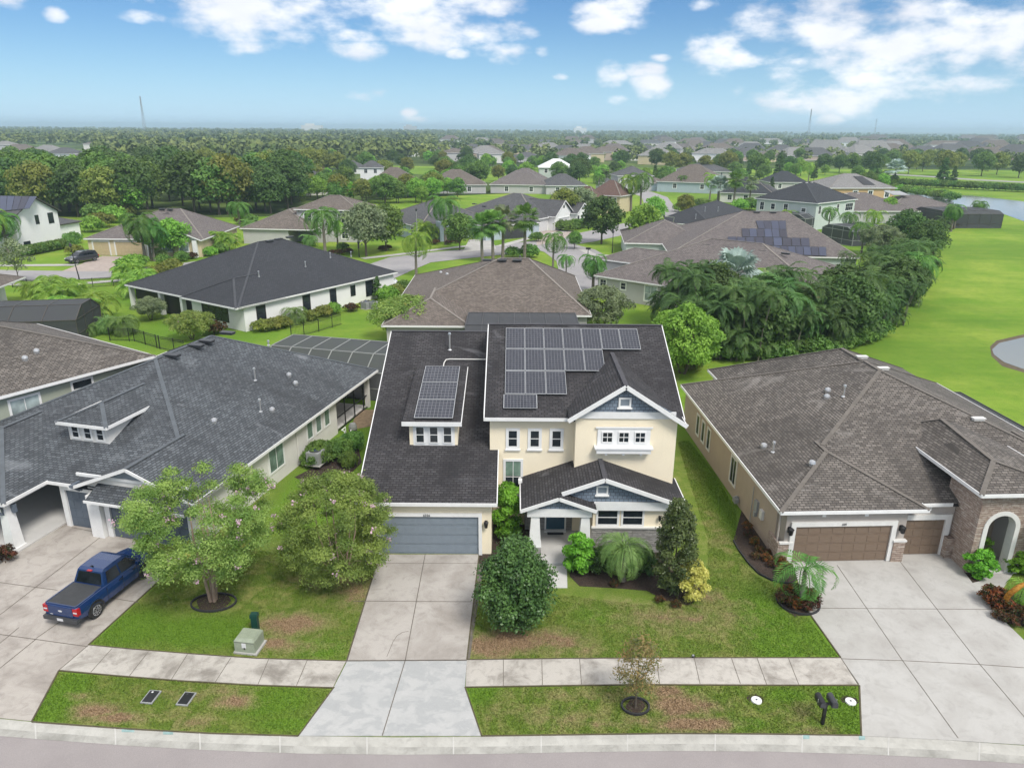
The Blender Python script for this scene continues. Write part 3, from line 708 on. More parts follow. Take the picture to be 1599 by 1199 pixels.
def roof_vent(root, x, y, z, kind='pipe', slope=0, h=.5, name=None):
    mb = MB()
    if kind == 'pipe': mb.tube([(0, 0, -.1), (0, 0, h)], .05, 8); mb.tube([(0, 0, .0), (0, 0, .06)], [.13, .07], 8); mb.tube([(0, 0, h), (0, 0, h + .02), (0, 0, h + .12)], [.06, .1, .08], 8); m = M['silver']; nm = 'vent_pipe'
    elif kind == 'dome': mb.tube([(0, 0, -.05), (0, 0, .12), (0, 0, .22), (0, 0, .28)], [.16, .19, .15, .04], 10); m = M['silver']; nm = 'vent_cap'
    else:
        mb.box(-.45, .45, -.22, .22, -.03, .10); mb.box(-.5, .5, -.27, .2, .10, .16); m = M['dkgrey'] if kind == 'box' else M['offwhite']; nm = 'ridge_vent'
    o = mb.build(name or nm, m, root, smooth=False); o.location = (x, y, z); o.scale = (.68, .68, .8) if kind == 'light' else (1, 1, 1); return o
def bracket(mb, x, y, z, d=-1, s=.5, w=.12):
    mb.box(x - w / 2, x + w / 2, y, y + .1, z - s, z)
    mb.box(x - w / 2, x + w / 2, y - s, y - .001, z - .1, z); mb.bar((x, y - .03, z - s + .05), (x, y - s + .05, z - .06), w * .9, .09, up=Vector((1, 0, 0)))
def gable_wall(mb, x0, x1, y0, y1, zb, ze, zp, xp=None):
    xp = (x0 + x1) / 2 if xp is None else xp
    mb.slab_y([(x0, zb), (x1, zb), (x1, ze), (xp, zp), (x0, ze)], y0, y1)
def slab_x(mb, poly, x0, x1):
    n = len(poly); mb.face([(x1, y, z) for y, z in poly]); mb.face([(x0, y, z) for y, z in reversed(poly)])
    for i in range(n):
        a, b = poly[i], poly[(i + 1) % n]; mb.face([(x0, a[0], a[1]), (x0, b[0], b[1]), (x1, b[0], b[1]), (x1, a[0], a[1])])

# ================================================================== the cream two-storey house
OM = Vector((0, 33, 0))
house = empty('house', OM, 0, 'cream two-storey house with charcoal roof, blue-grey front gables and stepped rows of solar panels', 'house')
def Y_(y): return y - OM.y
mb = MB()
slab_x(mb, [(Y_(31.95), 0), (Y_(56.3), 0), (Y_(56.3), 2.85), (Y_(44.2), 7.9), (Y_(31.95), 2.88)], -7.15, -.97)
slab_x(mb, [(Y_(34.9), 0), (Y_(48.8), 0), (Y_(48.8), 6.2), (Y_(41.8), 9.05), (Y_(34.9), 6.2)], -1.12, 8.26)
gable_wall(mb, 3.2, 8.263, Y_(34.06), Y_(36.5), 0, 6.5, 8.1, 5.55)
mb.box(4.05, 8.1, Y_(32.3), Y_(34.055), 0, 2.72)
mb.build('wall', M['cream'], house)
R = Roof()
zf = lambda y: 3.01 + (y - 31.59) * .409
# garage wing roof
roof_face(R.top, [(-7.5, Y_(31.59), 3.01), (-.68, Y_(31.59), 3.01), (-.68, Y_(34.9), zf(34.9)), (-7.5, Y_(34.9), zf(34.9))])
roof_face(R.top, [(-7.5, Y_(34.9), zf(34.9)), (-1.115, Y_(34.9), zf(34.9)), (-1.115, Y_(44.2), zf(44.2)), (-7.5, Y_(44.2), zf(44.2))])
roof_face(R.top, [(-7.5, Y_(44.2), zf(44.2)), (-1.1, Y_(44.2), zf(44.2)), (-1.1, Y_(56.8), zf(31.59)), (-7.5, Y_(56.8), zf(31.59))])
R.top.face([(-7.5, Y_(31.59), 2.86), (-7.5, Y_(44.2), zf(44.2) - .15), (-.68, Y_(44.2), zf(44.2) - .15), (-.68, Y_(31.59), 2.86)])
R.edge((-7.52, Y_(31.57), 3.01), (-.66, Y_(31.57), 3.01)); R.edge((-7.5, Y_(31.59), 3.01), (-7.5, Y_(44.2), zf(44.2))); R.edge((-7.5, Y_(56.8), 3.01), (-7.5, Y_(44.2), zf(44.2)))
R.edge((-.68, Y_(31.59), 3.0), (-.68, Y_(34.9), zf(34.9))); R.edge((-7.5, Y_(56.8), 3.01), (-1.1, Y_(56.8), 3.01)); R.ridge((-7.5, Y_(44.2), zf(44.2)), (-1.1, Y_(44.2), zf(44.2)))
# main upper roof
mz = lambda y: 6.28 + (y - 34.5) * .41
R.wedge(-1.4, 8.72, Y_(34.5), Y_(49.1), 6.28, (-1.4, Y_(41.8), mz(41.8)), (8.72, Y_(41.8), mz(41.8)), fas='RBL')
R.edge((-1.42, Y_(34.48), 6.28), (2.83, Y_(34.48), 6.28))
# steep front gable: feet (2.83, 6.58) and (8.6, 6.33), peak (5.55, 8.33)
pk = (5.55, Y_(33.7), 8.33); pb = (5.55, Y_(39.5), 8.34)
roof_face(R.top, [(2.83, Y_(33.7), 6.57), pk, pb, (2.83, Y_(35.25), 6.57)]); roof_face(R.top, [(8.62, Y_(33.7), 6.34), pk, pb, (8.62, Y_(34.7), 6.34)])
R.top.face([(2.83, Y_(33.7), 6.42), (2.83, Y_(35.2), 6.42), (5.55, Y_(35.2), 8.17), (5.55, Y_(33.7), 8.17)]); R.top.face([(8.62, Y_(33.7), 6.19), (5.55, Y_(33.7), 8.17), (5.55, Y_(35.2), 8.17), (8.62, Y_(35.2), 6.19)])
R.edge((2.78, Y_(33.68), 6.54), (5.55, Y_(33.68), 8.35), .21, .06); R.edge((5.55, Y_(33.68), 8.35), (8.68, Y_(33.68), 6.30), .21, .06); R.edge((8.62, Y_(33.7), 6.34), (8.62, Y_(34.65), 6.34))
R.ridge(pk, (5.55, Y_(39.3), 8.33))
# dormer
dz = lambda y: 5.86 + (y - 34.9) * .175
roof_face(R.top, [(-5.6, Y_(34.88), dz(34.88)), (-2.58, Y_(34.88), dz(34.88)), (-2.58, Y_(41.2), dz(41.2)), (-5.6, Y_(41.2), dz(41.2))])
R.top.face([(-5.6, Y_(34.88), 5.72), (-5.6, Y_(41.2), dz(41.2) - .14), (-2.58, Y_(41.2), dz(41.2) - .14), (-2.58, Y_(34.88), 5.72)])
R.edge((-5.63, Y_(34.87), 5.86), (-2.55, Y_(34.87), 5.86), .22); R.edge((-2.58, Y_(34.9), 5.86), (-2.58, Y_(40.9), dz(40.9)), .12, .035)
# porch: wide low gable and the small gable over the door
R.wedge(.45, 8.56, Y_(31.8), Y_(34.9), 2.80, (4.5, Y_(31.8), 4.27), (4.5, Y_(34.9), 4.27), fas='RL', caps=False)
R.ridge((4.5, Y_(31.8), 4.27), (4.5, Y_(34.05), 4.27), .22)
R.edge((2.45, Y_(31.78), 3.52), (4.5, Y_(31.78), 4.28), .2, .06); R.edge((4.5, Y_(31.78), 4.28), (8.6, Y_(31.78), 2.79), .2, .06)
R.wedge(.445, 4.12, Y_(31.35), Y_(34.0), 2.796, (2.283, Y_(31.35), 3.462), (2.283, Y_(34.0), 3.462), fas='FL', caps=False)
roof = R.build(house, M['roof_main'], M['cap_main'])
d = MB(); d.box(-5.3, -2.8, Y_(35.2), Y_(37.5), 3.9, 5.74)
slab_x(d, [(Y_(37.5), 5.0), (Y_(40.8), 6.4), (Y_(40.8), dz(40.8) - .12), (Y_(37.5), dz(37.5) - .12)], -5.3, -2.8)
d.build('dormer_wall', M['cream'], house)
t = MB(); t.box(-5.1, -2.95, Y_(35.16), Y_(35.199), 4.46, 5.74); t.build('dormer_surround', M['white'], house)
for x in (-4.74, -4.03, -3.32): window(house, x, Y_(35.15), 4.66, .38, .84, 'F', .05, 1, 2)
# white frieze boards, shake in the gables, window surrounds
t = MB(); t.box(3.32, 8.15, Y_(33.99), Y_(34.055), 6.5, 6.86); t.build('frieze_board', M['white'], house)
t = MB(); t.slab_y([(3.55, 6.862), (7.95, 6.862), (5.55, 8.12)], Y_(34.0), Y_(34.05)); t.build('gable_shake', M['shake'], house)
t = MB(); t.slab_y([(1.0, 2.9), (8.0, 2.9), (4.5, 4.17)], Y_(32.12), Y_(32.3)); t.build('gable_shake', M['shake'], house)
t = MB(); t.box(4.05, 8.12, Y_(32.05), Y_(32.118), 2.44, 2.89); t.build('frieze_board', M['white'], house)
t = MB(); t.slab_y([(1.35, 2.75), (3.35, 2.75), (2.29, 3.28)], Y_(31.62), Y_(31.75)); t.build('gable_shake', M['shake'], house)
t = MB(); t.box(.78, 3.92, Y_(31.58), Y_(32.1), 2.32, 2.75); t.build('porch_beam', M['white'], house)
window(house, 5.57, Y_(33.99), 7.2, .44, .34, 'F', .09, 1, 1, 'grey_pane' if 'grey_pane' in M else 'garage_grey', sill=.06, name='gable_vent')
window(house, 4.42, Y_(32.12), 3.36, .42, .32, 'F', .08, 1, 1, 'garage_grey', sill=.05, name='gable_vent')
t = MB(); bracket(t, 5.55, Y_(33.98), 8.1, s=.24, w=.08); t.build('gable_bracket', M['garage_blue'], house)
t = MB(); bracket(t, 4.5, Y_(32.08), 4.1, s=.2, w=.08); t.build('gable_bracket', M['garage_blue'], house)
t = MB(); bracket(t, 2.29, Y_(31.6), 3.22, s=.18, w=.08); t.build('gable_bracket', M['garage_blue'], house)
for x in (.06, 1.19, 2.31): window(house, x, Y_(34.9), 4.58, .42, .86, 'F', .15, 1, 2, sill=.04)
window(house, .09, Y_(34.9), 1.95, .78, 1.78, 'F', .13, 2, 2, sill=.04, bar=.03)
o = [c for c in house.children if c.name.startswith('window')][-1]
g = MB(); g.face([(-.38, -.016, .95), (.38, -.016, .95), (.38, -.016, 1.76), (-.38, -.016, 1.76)]); g.build('blind', M['glass_green'], o)
t = MB(); t.box(4.3, 6.95, Y_(34.0), Y_(34.055), 5.06, 5.98); t.box(4.2, 7.05, Y_(33.96), Y_(34.0), 5.98, 6.07); t.build('window_surround', M['white'], house)
for x in (4.80, 5.62, 6.44): window(house, x, Y_(33.995), 5.26, .46, .5, 'F', .05, 2, 2, bar=.03)
t = MB(); t.box(4.15, 7.08, Y_(33.62), Y_(34.05), 4.98, 5.05); t.box(4.25, 6.98, Y_(33.68), Y_(34.05), 4.74, 4.975); t.build('window_ledge', M['white'], house)
for x in (4.75, 5.62, 6.5):
    t = MB(); t.box(x - .05, x + .05, Y_(33.74), Y_(34.05), 4.62, 4.735); t.build('ledge_bracket', M['white'], house)
for x in (4.78, 6.02): window(house, x, Y_(32.3), 1.55, .95, .78, 'F', .1, 1, 2)
# stone: low walls and door surround
t = MB(); t.box(4.0, 8.14, Y_(32.22), Y_(32.299), 0, 1.36); t.build('stone_veneer', M['greystone'], house)
t = MB(); t.box(3.99, 8.17, Y_(32.16), Y_(32.299), 1.362, 1.44); t.build('stone_sill', M['offwhite'], house)
t = MB(); t.box(.72, 4.04, Y_(34.15), Y_(34.89), .13, 2.75); t.build('entry_wall', M['greystone'], house)
t = MB(); t.box(-.48, .48, -.02, .03, 0, 2.1); t.box(-.3, .3, -.035, -.021, .2, .85); t.box(-.3, .3, -.035, -.021, 1.0, 1.4)
o = put(t.build('front_door', M['door_teal']), house, 2.32, Y_(34.12), .2, 'F')
t = MB(); t.box(-.26, .26, -.04, -.022, 1.58, 1.86); t.build('door_window', M['glass_pale'], o)
t = MB(); t.tube([(.38, -.09, 1.0), (.38, -.02, 1.0)], .03, 8); t.build('handle', M['silver'], o)
t = MB(); t.box(-.56, -.481, -.05, .03, 0, 2.2); t.box(.481, .56, -.05, .03, 0, 2.2); t.box(-.56, .56, -.05, .03, 2.2, 2.28); t.box(-.56, .56, -.25, .03, -.07, -.001); put(t.build('door_frame', M['white']), house, 2.32, Y_(34.12), .2, 'F')
t = MB(); t.box(1.0, 3.72, Y_(31.02), Y_(34.14), 0, .13); t.build('porch_floor', M['porch'], house)
for x in (1.18, 3.62):
    t = MB(); b0, b1 = .29, .20
    P = [(x - b0, Y_(31.85) - b0, .72), (x + b0, Y_(31.85) - b0, .72), (x + b0, Y_(31.85) + b0, .72), (x - b0, Y_(31.85) + b0, .72)]
    Q = [(x - b1, Y_(31.85) - b1, 2.318), (x + b1, Y_(31.85) - b1, 2.318), (x + b1, Y_(31.85) + b1, 2.318), (x - b1, Y_(31.85) + b1, 2.318)]
    for i in range(4): t.face([P[i], P[(i + 1) % 4], Q[(i + 1) % 4], Q[i]])
    t.box(x - .31, x + .31, Y_(31.54), Y_(32.16), .64, .719); c_ = t.build('porch_column', M['white'], house)
    t = MB(); t.box(x - .3, x + .3, Y_(31.55), Y_(32.15), 0, .639); t.build('stone_base', M['greystone'], c_)
# garage
garage_door(house, -4.02, Y_(31.93), .02, 4.85, 2.13, 'F', M['garage_grey'], 'white', .17, 8, 4)
me = text_mesh('6336', .17, 'house_number'); o = mobj('house_number', me, house); me.materials.append(M['dkgrey'])
o.rotation_euler = (math.pi / 2, 0, 0); o.location = (-4.12, Y_(31.81), 2.235)
wall_lamp(house, -1.22, Y_(31.94), 1.78, s=1.15); wall_lamp(house, 7.35, Y_(32.29), 1.95, s=.8)
# solar panels on the main roof
def mainP(x, y, off=.12): return Vector((x, Y_(y), mz(y) + off))
rows = [(41.25, 39.50, 7), (39.45, 37.76, 5), (37.71, 36.02, 3)]
for yt, yb, n in rows:
    for i in range(n):
        x0 = -.38 + i * 1.083
        solar_panel(house, [mainP(x0 + .012, yb), mainP(x0 + 1.071, yb), mainP(x0 + 1.071, yt), mainP(x0 + .012, yt)], (6, 10))
solar_panel(house, [mainP(-.43, 35.02), mainP(1.3, 35.02), mainP(1.3, 35.97), mainP(-.43, 35.97)], (10, 6), label='single landscape solar panel below the stepped rows')
dP = lambda x, y: Vector((x, Y_(y), dz(y) + .12))
for y0, y1 in ((35.1, 36.92), (36.97, 38.8), (38.85, 40.7)):
    solar_panel(house, [dP(-5.02, y0), dP(-3.02, y0), dP(-3.02, y1), dP(-5.02, y1)], (10, 6))
# pipes on the roof
p = MB(); zz = zf(41.4) + .07
p.tube([(-4.0, Y_(40.7), dz(40.7) + .1), (-4.0, Y_(41.3), zf(41.3) + .07), (-3.9, Y_(41.55), zf(41.55) + .07), (-3.7, Y_(41.6), zf(41.6) + .07), (-1.42, Y_(41.6), zf(41.6) + .07)], .035, 6)
p.build('conduit_pipe', M['offwhite'], house)
p = MB(); p.bar((-1.43, Y_(34.9), mz(34.9) - .12), (-1.43, Y_(41.6), mz(41.6) - .12), .03, .05); p.build('edge_flashing', M['offwhite'], house)
roof_vent(house, -3.75, Y_(42.5), zf(42.5), 'pipe', h=.95)
# the small white cap seen at the left end of the porch gutter
p = MB(); p.box(.36, .56, Y_(34.2), Y_(34.5), 2.75, 2.95); p.build('gutter_outlet', M['white'], house)
p = MB(); p.tube([(-7.35, Y_(31.5), 2.85), (-7.3, Y_(31.8), 2.6), (-7.3, Y_(31.88), .1)], .045, 6); p.build('downspout', M['white'], house)

# ================================================================== left neighbour (white walls, blue-grey roof)
LB = empty('house', (-14.11, 37.07, 0), rad(-14), 'white single-storey house with blue-grey shingle roof, three-window dormer and slate-blue garages', 'house')
R = Roof(); ZB = 2.75
R.wedge(-18.4, 0, -5.2, 16.4, ZB, (-9.2, 4.2, 6.5), (-9.2, 9.8, 6.5), fas='RBL', skip='B'); R.ridge((-3.6, -1.5, 4.215), (-9.2, 4.2, 6.5)); R.edge((-8.85, -5.22, ZB), (-7.0, -5.22, ZB))
R.wedge(-7.2, -.0, -5.5, -1.0, ZB - .005, (-3.6, -5.5, 4.22), (-3.6, -1.0, 4.22), fas='FR')
R.wedge(-17.6, -8.85, -7.75, 3.0, ZB - .003, (-13.2, -3.4, 4.52), (-13.2, 3.0, 4.52), fas='FRL')
R.wedge(-10.1, -6.85, -2.85, 4.0, 4.98, (-8.47, -1.2, 5.66), (-8.47, 4.0, 5.66), fas='FRL')
s = R.top; roof_face(s, [(-5.75, -6.1, 2.5), (-.1, -6.1, 2.5), (-.1, -5.05, 3.05), (-5.75, -5.05, 3.05)]); s.face([(-5.75, -6.1, 2.4), (-5.75, -5.05, 2.4), (-.1, -5.05, 2.4), (-.1, -6.1, 2.4)])
s.face([(-5.75, -6.1, 2.4), (-5.75, -6.1, 2.5), (-5.75, -5.05, 3.05), (-5.75, -5.05, 2.4)]); s.face([(-.1, -6.1, 2.4), (-.1, -5.05, 2.4), (-.1, -5.05, 3.05), (-.1, -6.1, 2.5)]); R.edge((-5.8, -6.12, 2.5), (-.05, -6.12, 2.5), .13)
R.build(LB, M['roof_blue'], M['cap_blue'])
mb = MB(); mb.box(-17.8, -8.5, 1.0, 15.8, 0, 2.68); mb.box(-8.498, -.45, -4.75, 10.3, 0, 2.68); mb.box(-6.45, -.5, -5.1, -4.752, 0, 2.7)
mb.box(-17.0, -16.4, -7.3, 1.0, 0, 2.68)
gable_wall(mb, -6.75, -.45, -5.12, -4.8, 2.701, 2.85, 4.03, -3.6)
mb.build('wall', M['whitewall'], LB)
t = MB(); t.box(-9.75, -7.2, -2.45, 0, 3.4, 4.9); t.box(-9.3, -7.2, 0.001, 2.5, 4.6, 4.9); t.build('dormer_wall', M['offwhite'], LB)
for x in (-9.3, -8.5, -7.7): window(LB, x, -2.45, 4.05, .38, .62, 'F', .1, 1, 2)
t = MB(); t.slab_y([(-5.2, 3.5), (-2.0, 3.5), (-3.6, 4.02)], -5.18, -5.121); t.build('gable_panel', M['garage_grey'], LB)
t = MB(); t.box(-6.9, -.35, -5.2, -5.121, 3.33, 3.48); t.build('frieze_board', M['white'], LB)
garage_door(LB, -7.35, -4.78, .03, 1.7, 2.15, 'F', M['garage_blue'], 'white', .3, 4, 4)
garage_door(LB, -2.95, -5.13, .03, 4.6, 2.15, 'F', M['garage_blue'], 'white', .3, 8, 4)
t = MB(); t.box(-6.35, -5.62, -5.45, -5.105, 0, 2.39); t.build('pilaster', M['white'], LB)
for x, y, z in ((-5.7, -5.15, 2.38), (-.3, -5.15, 2.38), (-6.95, -5.1, 2.95)):
    t = MB(); bracket(t, x, y, z, s=.55, w=.13); t.build('bracket', M['garage_blue'], LB)
t = MB(); x, y = -9.35, -7.25
for k, (a0, a1) in enumerate(((.3, .2),)):
    P = [(x - a0, y - a0, 0), (x + a0, y - a0, 0), (x + a0, y + a0, 0), (x - a0, y + a0, 0)]; Q = [(x - a1, y - a1, 2.6), (x + a1, y - a1, 2.6), (x + a1, y + a1, 2.6), (x - a1, y + a1, 2.6)]
    for i in range(4): t.face([P[i], P[(i + 1) % 4], Q[(i + 1) % 4], Q[i]])
t.box(x - .36, x + .36, y - .36, y + .36, .0, .12); t.build('porch_column', M['white'], LB)
t = MB(); t.box(-16.4, -9.05, -7.6, -7.0, 2.45, 2.67); t.box(-9.6, -9.05, -6.999, -4.8, 2.45, 2.67); t.build('porch_beam', M['white'], LB)
t = MB(); bracket(t, -9.35, -7.5, 2.44, s=.5, w=.13); t.build('bracket', M['garage_blue'], LB)
t = MB(); t.box(-.09, .09, -.09, .09, -.45, 0); o = t.build('bracket', M['garage_blue'], LB); o.location = (-9.0, -7.15, 2.44)
t = MB(); t.box(-16.39, -8.75, -7.7, .99, 0, .1); t.build('porch_floor', M['porch'], LB)
t = MB(); t.box(-9.95, -8.9, -1.4, .5, .101, .12); t.build('door_mat', M['black'], LB)
wall_lamp(LB, -10.2, .98, 2.1, s=.8)
for y, w, h, z in ((2.6, 1.5, 1.45, .9), (6.6, .62, 1.15, 1.2), (7.75, .62, 1.15, 1.2), (8.9, .62, 1.15, 1.2)):
    window(LB, -.45, y, z, w, h, 'R', .11, 2 if w > 1 else 1, 1, 'glass_green')
t = MB(); t.tube([(-.38, 4.9, 2.6), (-.4, 4.95, 0.1)], .04, 6); t.build('downspout', M['whitewall'], LB)
t = MB()   # screened lanai under the back corner of the roof
for y in (10.35, 11.8, 13.3, 14.8, 15.9): t.bar((-.6, y, 0), (-.6, y, 2.6), .07)
for z in (.06, 1.0, 2.2, 2.58): t.bar((-.6, 10.35, z), (-.6, 15.9, z), .06)
lan = t.build('lanai_frame', M['black'], LB)
t = MB(); t.box(-8.0, -.75, 10.32, 15.7, .02, .06); t.build('lanai_floor', M['porch'], LB)
t = MB(); t.box(-8.4, -3.0, 10.31, 10.4, 0.07, 2.6); t.box(-3.2, -3.0, 10.41, 15.7, .07, 2.6); t.build('lanai_wall', M['grey_tan'], LB)
t = MB(); t.box(-.75, -.45, 15.4, 15.7, 0, 2.6); t.build('lanai_column', M['whitewall'], LB)
bz = lambda x: ZB - x * .408
for x, y, k, h in ((-6.4, 12.2, 'pipe', .25), (-4.4, 7.2, 'pipe', .75), (-3.4, 9.6, 'dome', 0), (-2.6, 9.0, 'dome', 0), (-2.3, 4.3, 'pipe', .7), (-1.9, 4.9, 'dome', 0), (-3.3, 1.2, 'dome', 0)): roof_vent(LB, x, y, bz(x), k, h=h)
for x, y in ((-8.7, 8.6), (-8.7, 7.5), (-8.6, 10.8), (-8.75, 5.2)): roof_vent(LB, x, y, 6.42, 'box')
# screen cage over the pool behind
def cage(loc, rz, x0, x1, y0, y1, zw, zt, label, inset=1.6, n=6, frame='alum', screen=None, m=3, name='pool_enclosure', fl=True):
    root = empty(name, loc, rz, label, 'pool enclosure')
    f = MB(); X = [x0 + (x1 - x0) * i / n for i in range(n + 1)]
    for x in X:
        f.bar((x, y0, 0), (x, y0, zw), .08); f.bar((x, y1, 0), (x, y1, zw), .08); f.bar((x, y0, zw), (x, y0 + inset, zt), .08); f.bar((x, y1, zw), (x, y1 - inset, zt), .08); f.bar((x, y0 + inset, zt), (x, y1 - inset, zt), .08)
    for y, z in ((y0, zw), (y1, zw), (y0 + inset, zt), (y1 - inset, zt), (y0, 1.0), (y1, 1.0)): f.bar((x0, y, z), (x1, y, z), .08)
    for x in (x0, x1):
        for z in (.05, 1.0, zw): f.bar((x, y0, z), (x, y1, z), .08)
        for i in range(1, m): f.bar((x, y0 + (y1 - y0) * i / m, 0), (x, y0 + (y1 - y0) * i / m, zt if inset < (y1 - y0) * i / m < (y1 - y0) - inset else zw), .07)
    f.build('frame', M[frame], root)
    g = MB(); e = .0
    g.face([(x0, y0, 0), (x1, y0, 0), (x1, y0, zw), (x0, y0, zw)]); g.face([(x1, y1, 0), (x0, y1, 0), (x0, y1, zw), (x1, y1, zw)])
    g.face([(x0, y0, zw), (x1, y0, zw), (x1, y0 + inset, zt), (x0, y0 + inset, zt)]); g.face([(x1, y1, zw), (x0, y1, zw), (x0, y1 - inset, zt), (x1, y1 - inset, zt)])
    g.face([(x0, y0 + inset, zt), (x1, y0 + inset, zt), (x1, y1 - inset, zt), (x0, y1 - inset, zt)])
    for x in (x0, x1): g.face([(x, y0, 0), (x, y1, 0), (x, y1, zw), (x, y1 - inset, zt), (x, y0 + inset, zt), (x, y0, zw)])
    g.build('screen', M[screen or 'screen'], root)
    if fl:
        d = MB(); d.box(x0 + .1, x1 - .1, y0 + .1, y1 - .1, .0, .05); d.build('pool_deck', M['porch'], root)
    return root
def screenmat(name, alpha, col):
    t = NT(name); tr = t.n('ShaderNodeBsdfTransparent'); mx = t.n('ShaderNodeMixShader'); mx.inputs[0].default_value = alpha
    t.t.links.new(tr.outputs[0], mx.inputs[1]); t.t.links.new(t.b.outputs[0], mx.inputs[2]); t.t.links.new(mx.outputs[0], t.out.inputs[0])
    return t.done(col, .7)
M['screen'] = screenmat('insect_screen', .68, (.045, .05, .053)); M['screen_mid'] = screenmat('mid_insect_screen', .80, (.06, .065, .068)); M['screen_dark'] = screenmat('dark_insect_screen', .86, (.05, .053, .058))
cage((-14.11, 37.07, 0), rad(-14), -10.2, 2.3, 16.9, 23.5, 2.3, 3.3, 'long flat-topped screened pool cage with pale frame behind the white house with blue-grey roof', n=7, m=3, screen='screen_mid')
cage((0, 0, 0), 0, -4.2, 6.0, 62.5, 70.4, 2.5, 3.4, 'dark screened pool cage just behind the solar-panelled roof', n=7, m=3, screen='screen_dark', frame='dkgrey')
# ================================================================== right neighbour (tan walls, brown roof, ledge stone)
RD = empty('house', (12.80, 31.02, 0), rad(2.6), 'tan single-storey house with weathered brown hipped roof, brown garage doors and a stone entry arch', 'house')
R = Roof(); ZD = 2.97
R.wedge(0, 18.6, .6, 18.4, ZD, (9.3, 9.8, 6.78), (9.3, 11.6, 6.78), fas='LBR', skip='A'); R.ridge((3.7, 4.3, 4.49), (9.3, 9.8, 6.78))
R.edge((7.3, .58, ZD), (8.75, .58, ZD)); R.edge((13.9, .58, ZD), (18.6, .58, ZD))
R.wedge(-.002, 7.25, 0, 4.9, ZD + .004, (3.625, 3.6, 4.46), (3.625, 4.9, 4.46), fas='FRL')
R.wedge(2.95, 18.0, 12, 21.8, ZD, (9.3, 12, 6.72), (9.3, 14.6, 6.72), fas='LB')
R.wedge(8.65, 13.6, -1.25, 7, 4.4, (10.35, .7, 5.2), (10.45, 5.2, 5.55), fas='FRL')
R.wedge(11.6, 18.8, -2.1, 6, ZD, (15.2, 1.5, 4.45), (15.2, 6, 4.45), fas='FR'); R.edge((11.6, -2.1, ZD), (11.6, -1.0, ZD))
R.build(RD, M['roof_brown'], M['cap_brown'])
mb = MB(); mb.box(.32, 18.2, 1.05, 18.0, 0, 2.9); mb.box(3.3, 17.6, 18.001, 21.4, 0, 2.9); mb.build('wall', M['tan'], RD)
mb = MB(); mb.box(.5, 6.46, .35, 1.049, 0, 2.9); mb.build('garage_wall', M['grey_tan'], RD)
mb = MB(); mb.box(6.461, 9.09, .82, 1.049, 0, 2.9); mb.build('garage_wall', M['grey_tan'], RD)
mb = MB(); mb.box(11.96, 18.4, -1.7, 1.049, 0, 2.9); mb.build('front_wall', M['grey_tan'], RD)
# entry tower with arched opening
t = MB(); x0, x1, y0, y1, zt = 9.1, 11.95, -.85, 1.6, 4.33
ax, aw, az = 10.3, .66, 2.45
t.box(x0, ax - aw - .22, y0, y0 + .45, 0, zt); t.box(ax + aw + .22, x1, y0, y0 + .45, 0, zt); t.box(x0, x0 + .4, y0 + .451, y1, 0, zt); t.box(x1 - .4, x1, y0 + .451, y1, 0, zt)
n = 14; rr = aw + .22
for i in range(n):
    a0, a1 = math.pi * i / n, math.pi * (i + 1) / n
    xa, xb = ax + rr * math.cos(a0), ax + rr * math.cos(a1)
    t.slab_y([(xb, az + rr * math.sin(a1)), (xa, az + rr * math.sin(a0)), (xa, zt), (xb, zt)], y0, y0 + .45)
t.build('entry_tower', M['brownstone'], RD)
t = MB()
t.box(ax - aw - .22, ax - aw, y0 - .04, y0 + .449, 0, az); t.box(ax + aw, ax + aw + .22, y0 - .04, y0 + .449, 0, az)
for i in range(n):
    a0, a1 = math.pi * i / n, math.pi * (i + 1) / n
    q = [(ax + r * math.cos(a), az + r * math.sin(a)) for r, a in ((aw, a0), (rr, a0), (rr, a1), (aw, a1))]
    t.slab_y(q, y0 - .04, y0 + .449)
t.build('arch_trim', M['offwhite'], RD)
t = MB(); t.box(x0 + .41, x1 - .41, 3.2, 3.3, 0, 2.7); t.box(x0 + .41, x0 + .5, y0 + .46, 3.199, 0, 2.7); t.box(x1 - .5, x1 - .41, y0 + .46, 3.199, 0, 2.7); t.build('porch_wall', M['greywall'], RD)
t = MB(); t.box(x0 + .41, x1 - .41, y0 - .1, 3.19, 0, .06); t.build('porch_floor', M['porch'], RD)
t = MB(); t.box(.28, .9, .24, .349, 0, 1.1); t.box(.2, .318, .24, 1.5, 0, 1.1); t.build('stone_pier', M['brownstone'], RD)
t = MB(); t.box(5.92, 6.5, .18, .349, 0, 1.15); t.build('stone_pier', M['brownstone'], RD)
t = MB(); t.box(8.75, 9.099, .4, .95, 0, 1.15); t.build('stone_pier', M['brownstone'], RD)
for bx in ((.25, .92, .2, .349, 1.101, 1.2), (5.88, 6.54, .14, .349, 1.151, 1.24), (11.97, 18.4, -1.84, -1.701, 1.06, 1.15)):
    t = MB(); t.box(*bx); t.build('stone_cap', M['offwhite'], RD)
t = MB(); t.box(11.97, 18.4, -1.8, -1.701, 0, 1.059); t.build('stone_veneer', M['brownstone'], RD)
garage_door(RD, 3.35, .33, .05, 4.75, 1.98, 'F', M['garage_brown'], 'offwhite', .24, 8, 4)
garage_door(RD, 7.62, .80, .05, 2.1, 1.98, 'F', M['garage_brown'], 'offwhite', .28, 4, 4)
me = text_mesh('630', .15, 'house_number'); o = mobj('house_number', me, RD); me.materials.append(M['dkgrey']); o.rotation_euler = (math.pi / 2, 0, 0); o.location = (3.3, .20, 2.15)
for x, y in ((.68, .33), (6.2, .33)): wall_lamp(RD, x, y, 1.85, s=1.3)
for x, y in ((2.3, .35), (4.4, .35), (7.8, .82)):
    t = MB(); t.box(-.09, .09, -.03, 0, -.09, .09); put(t.build('square_medallion', M['white']), RD, x, y, 2.6, 'F')
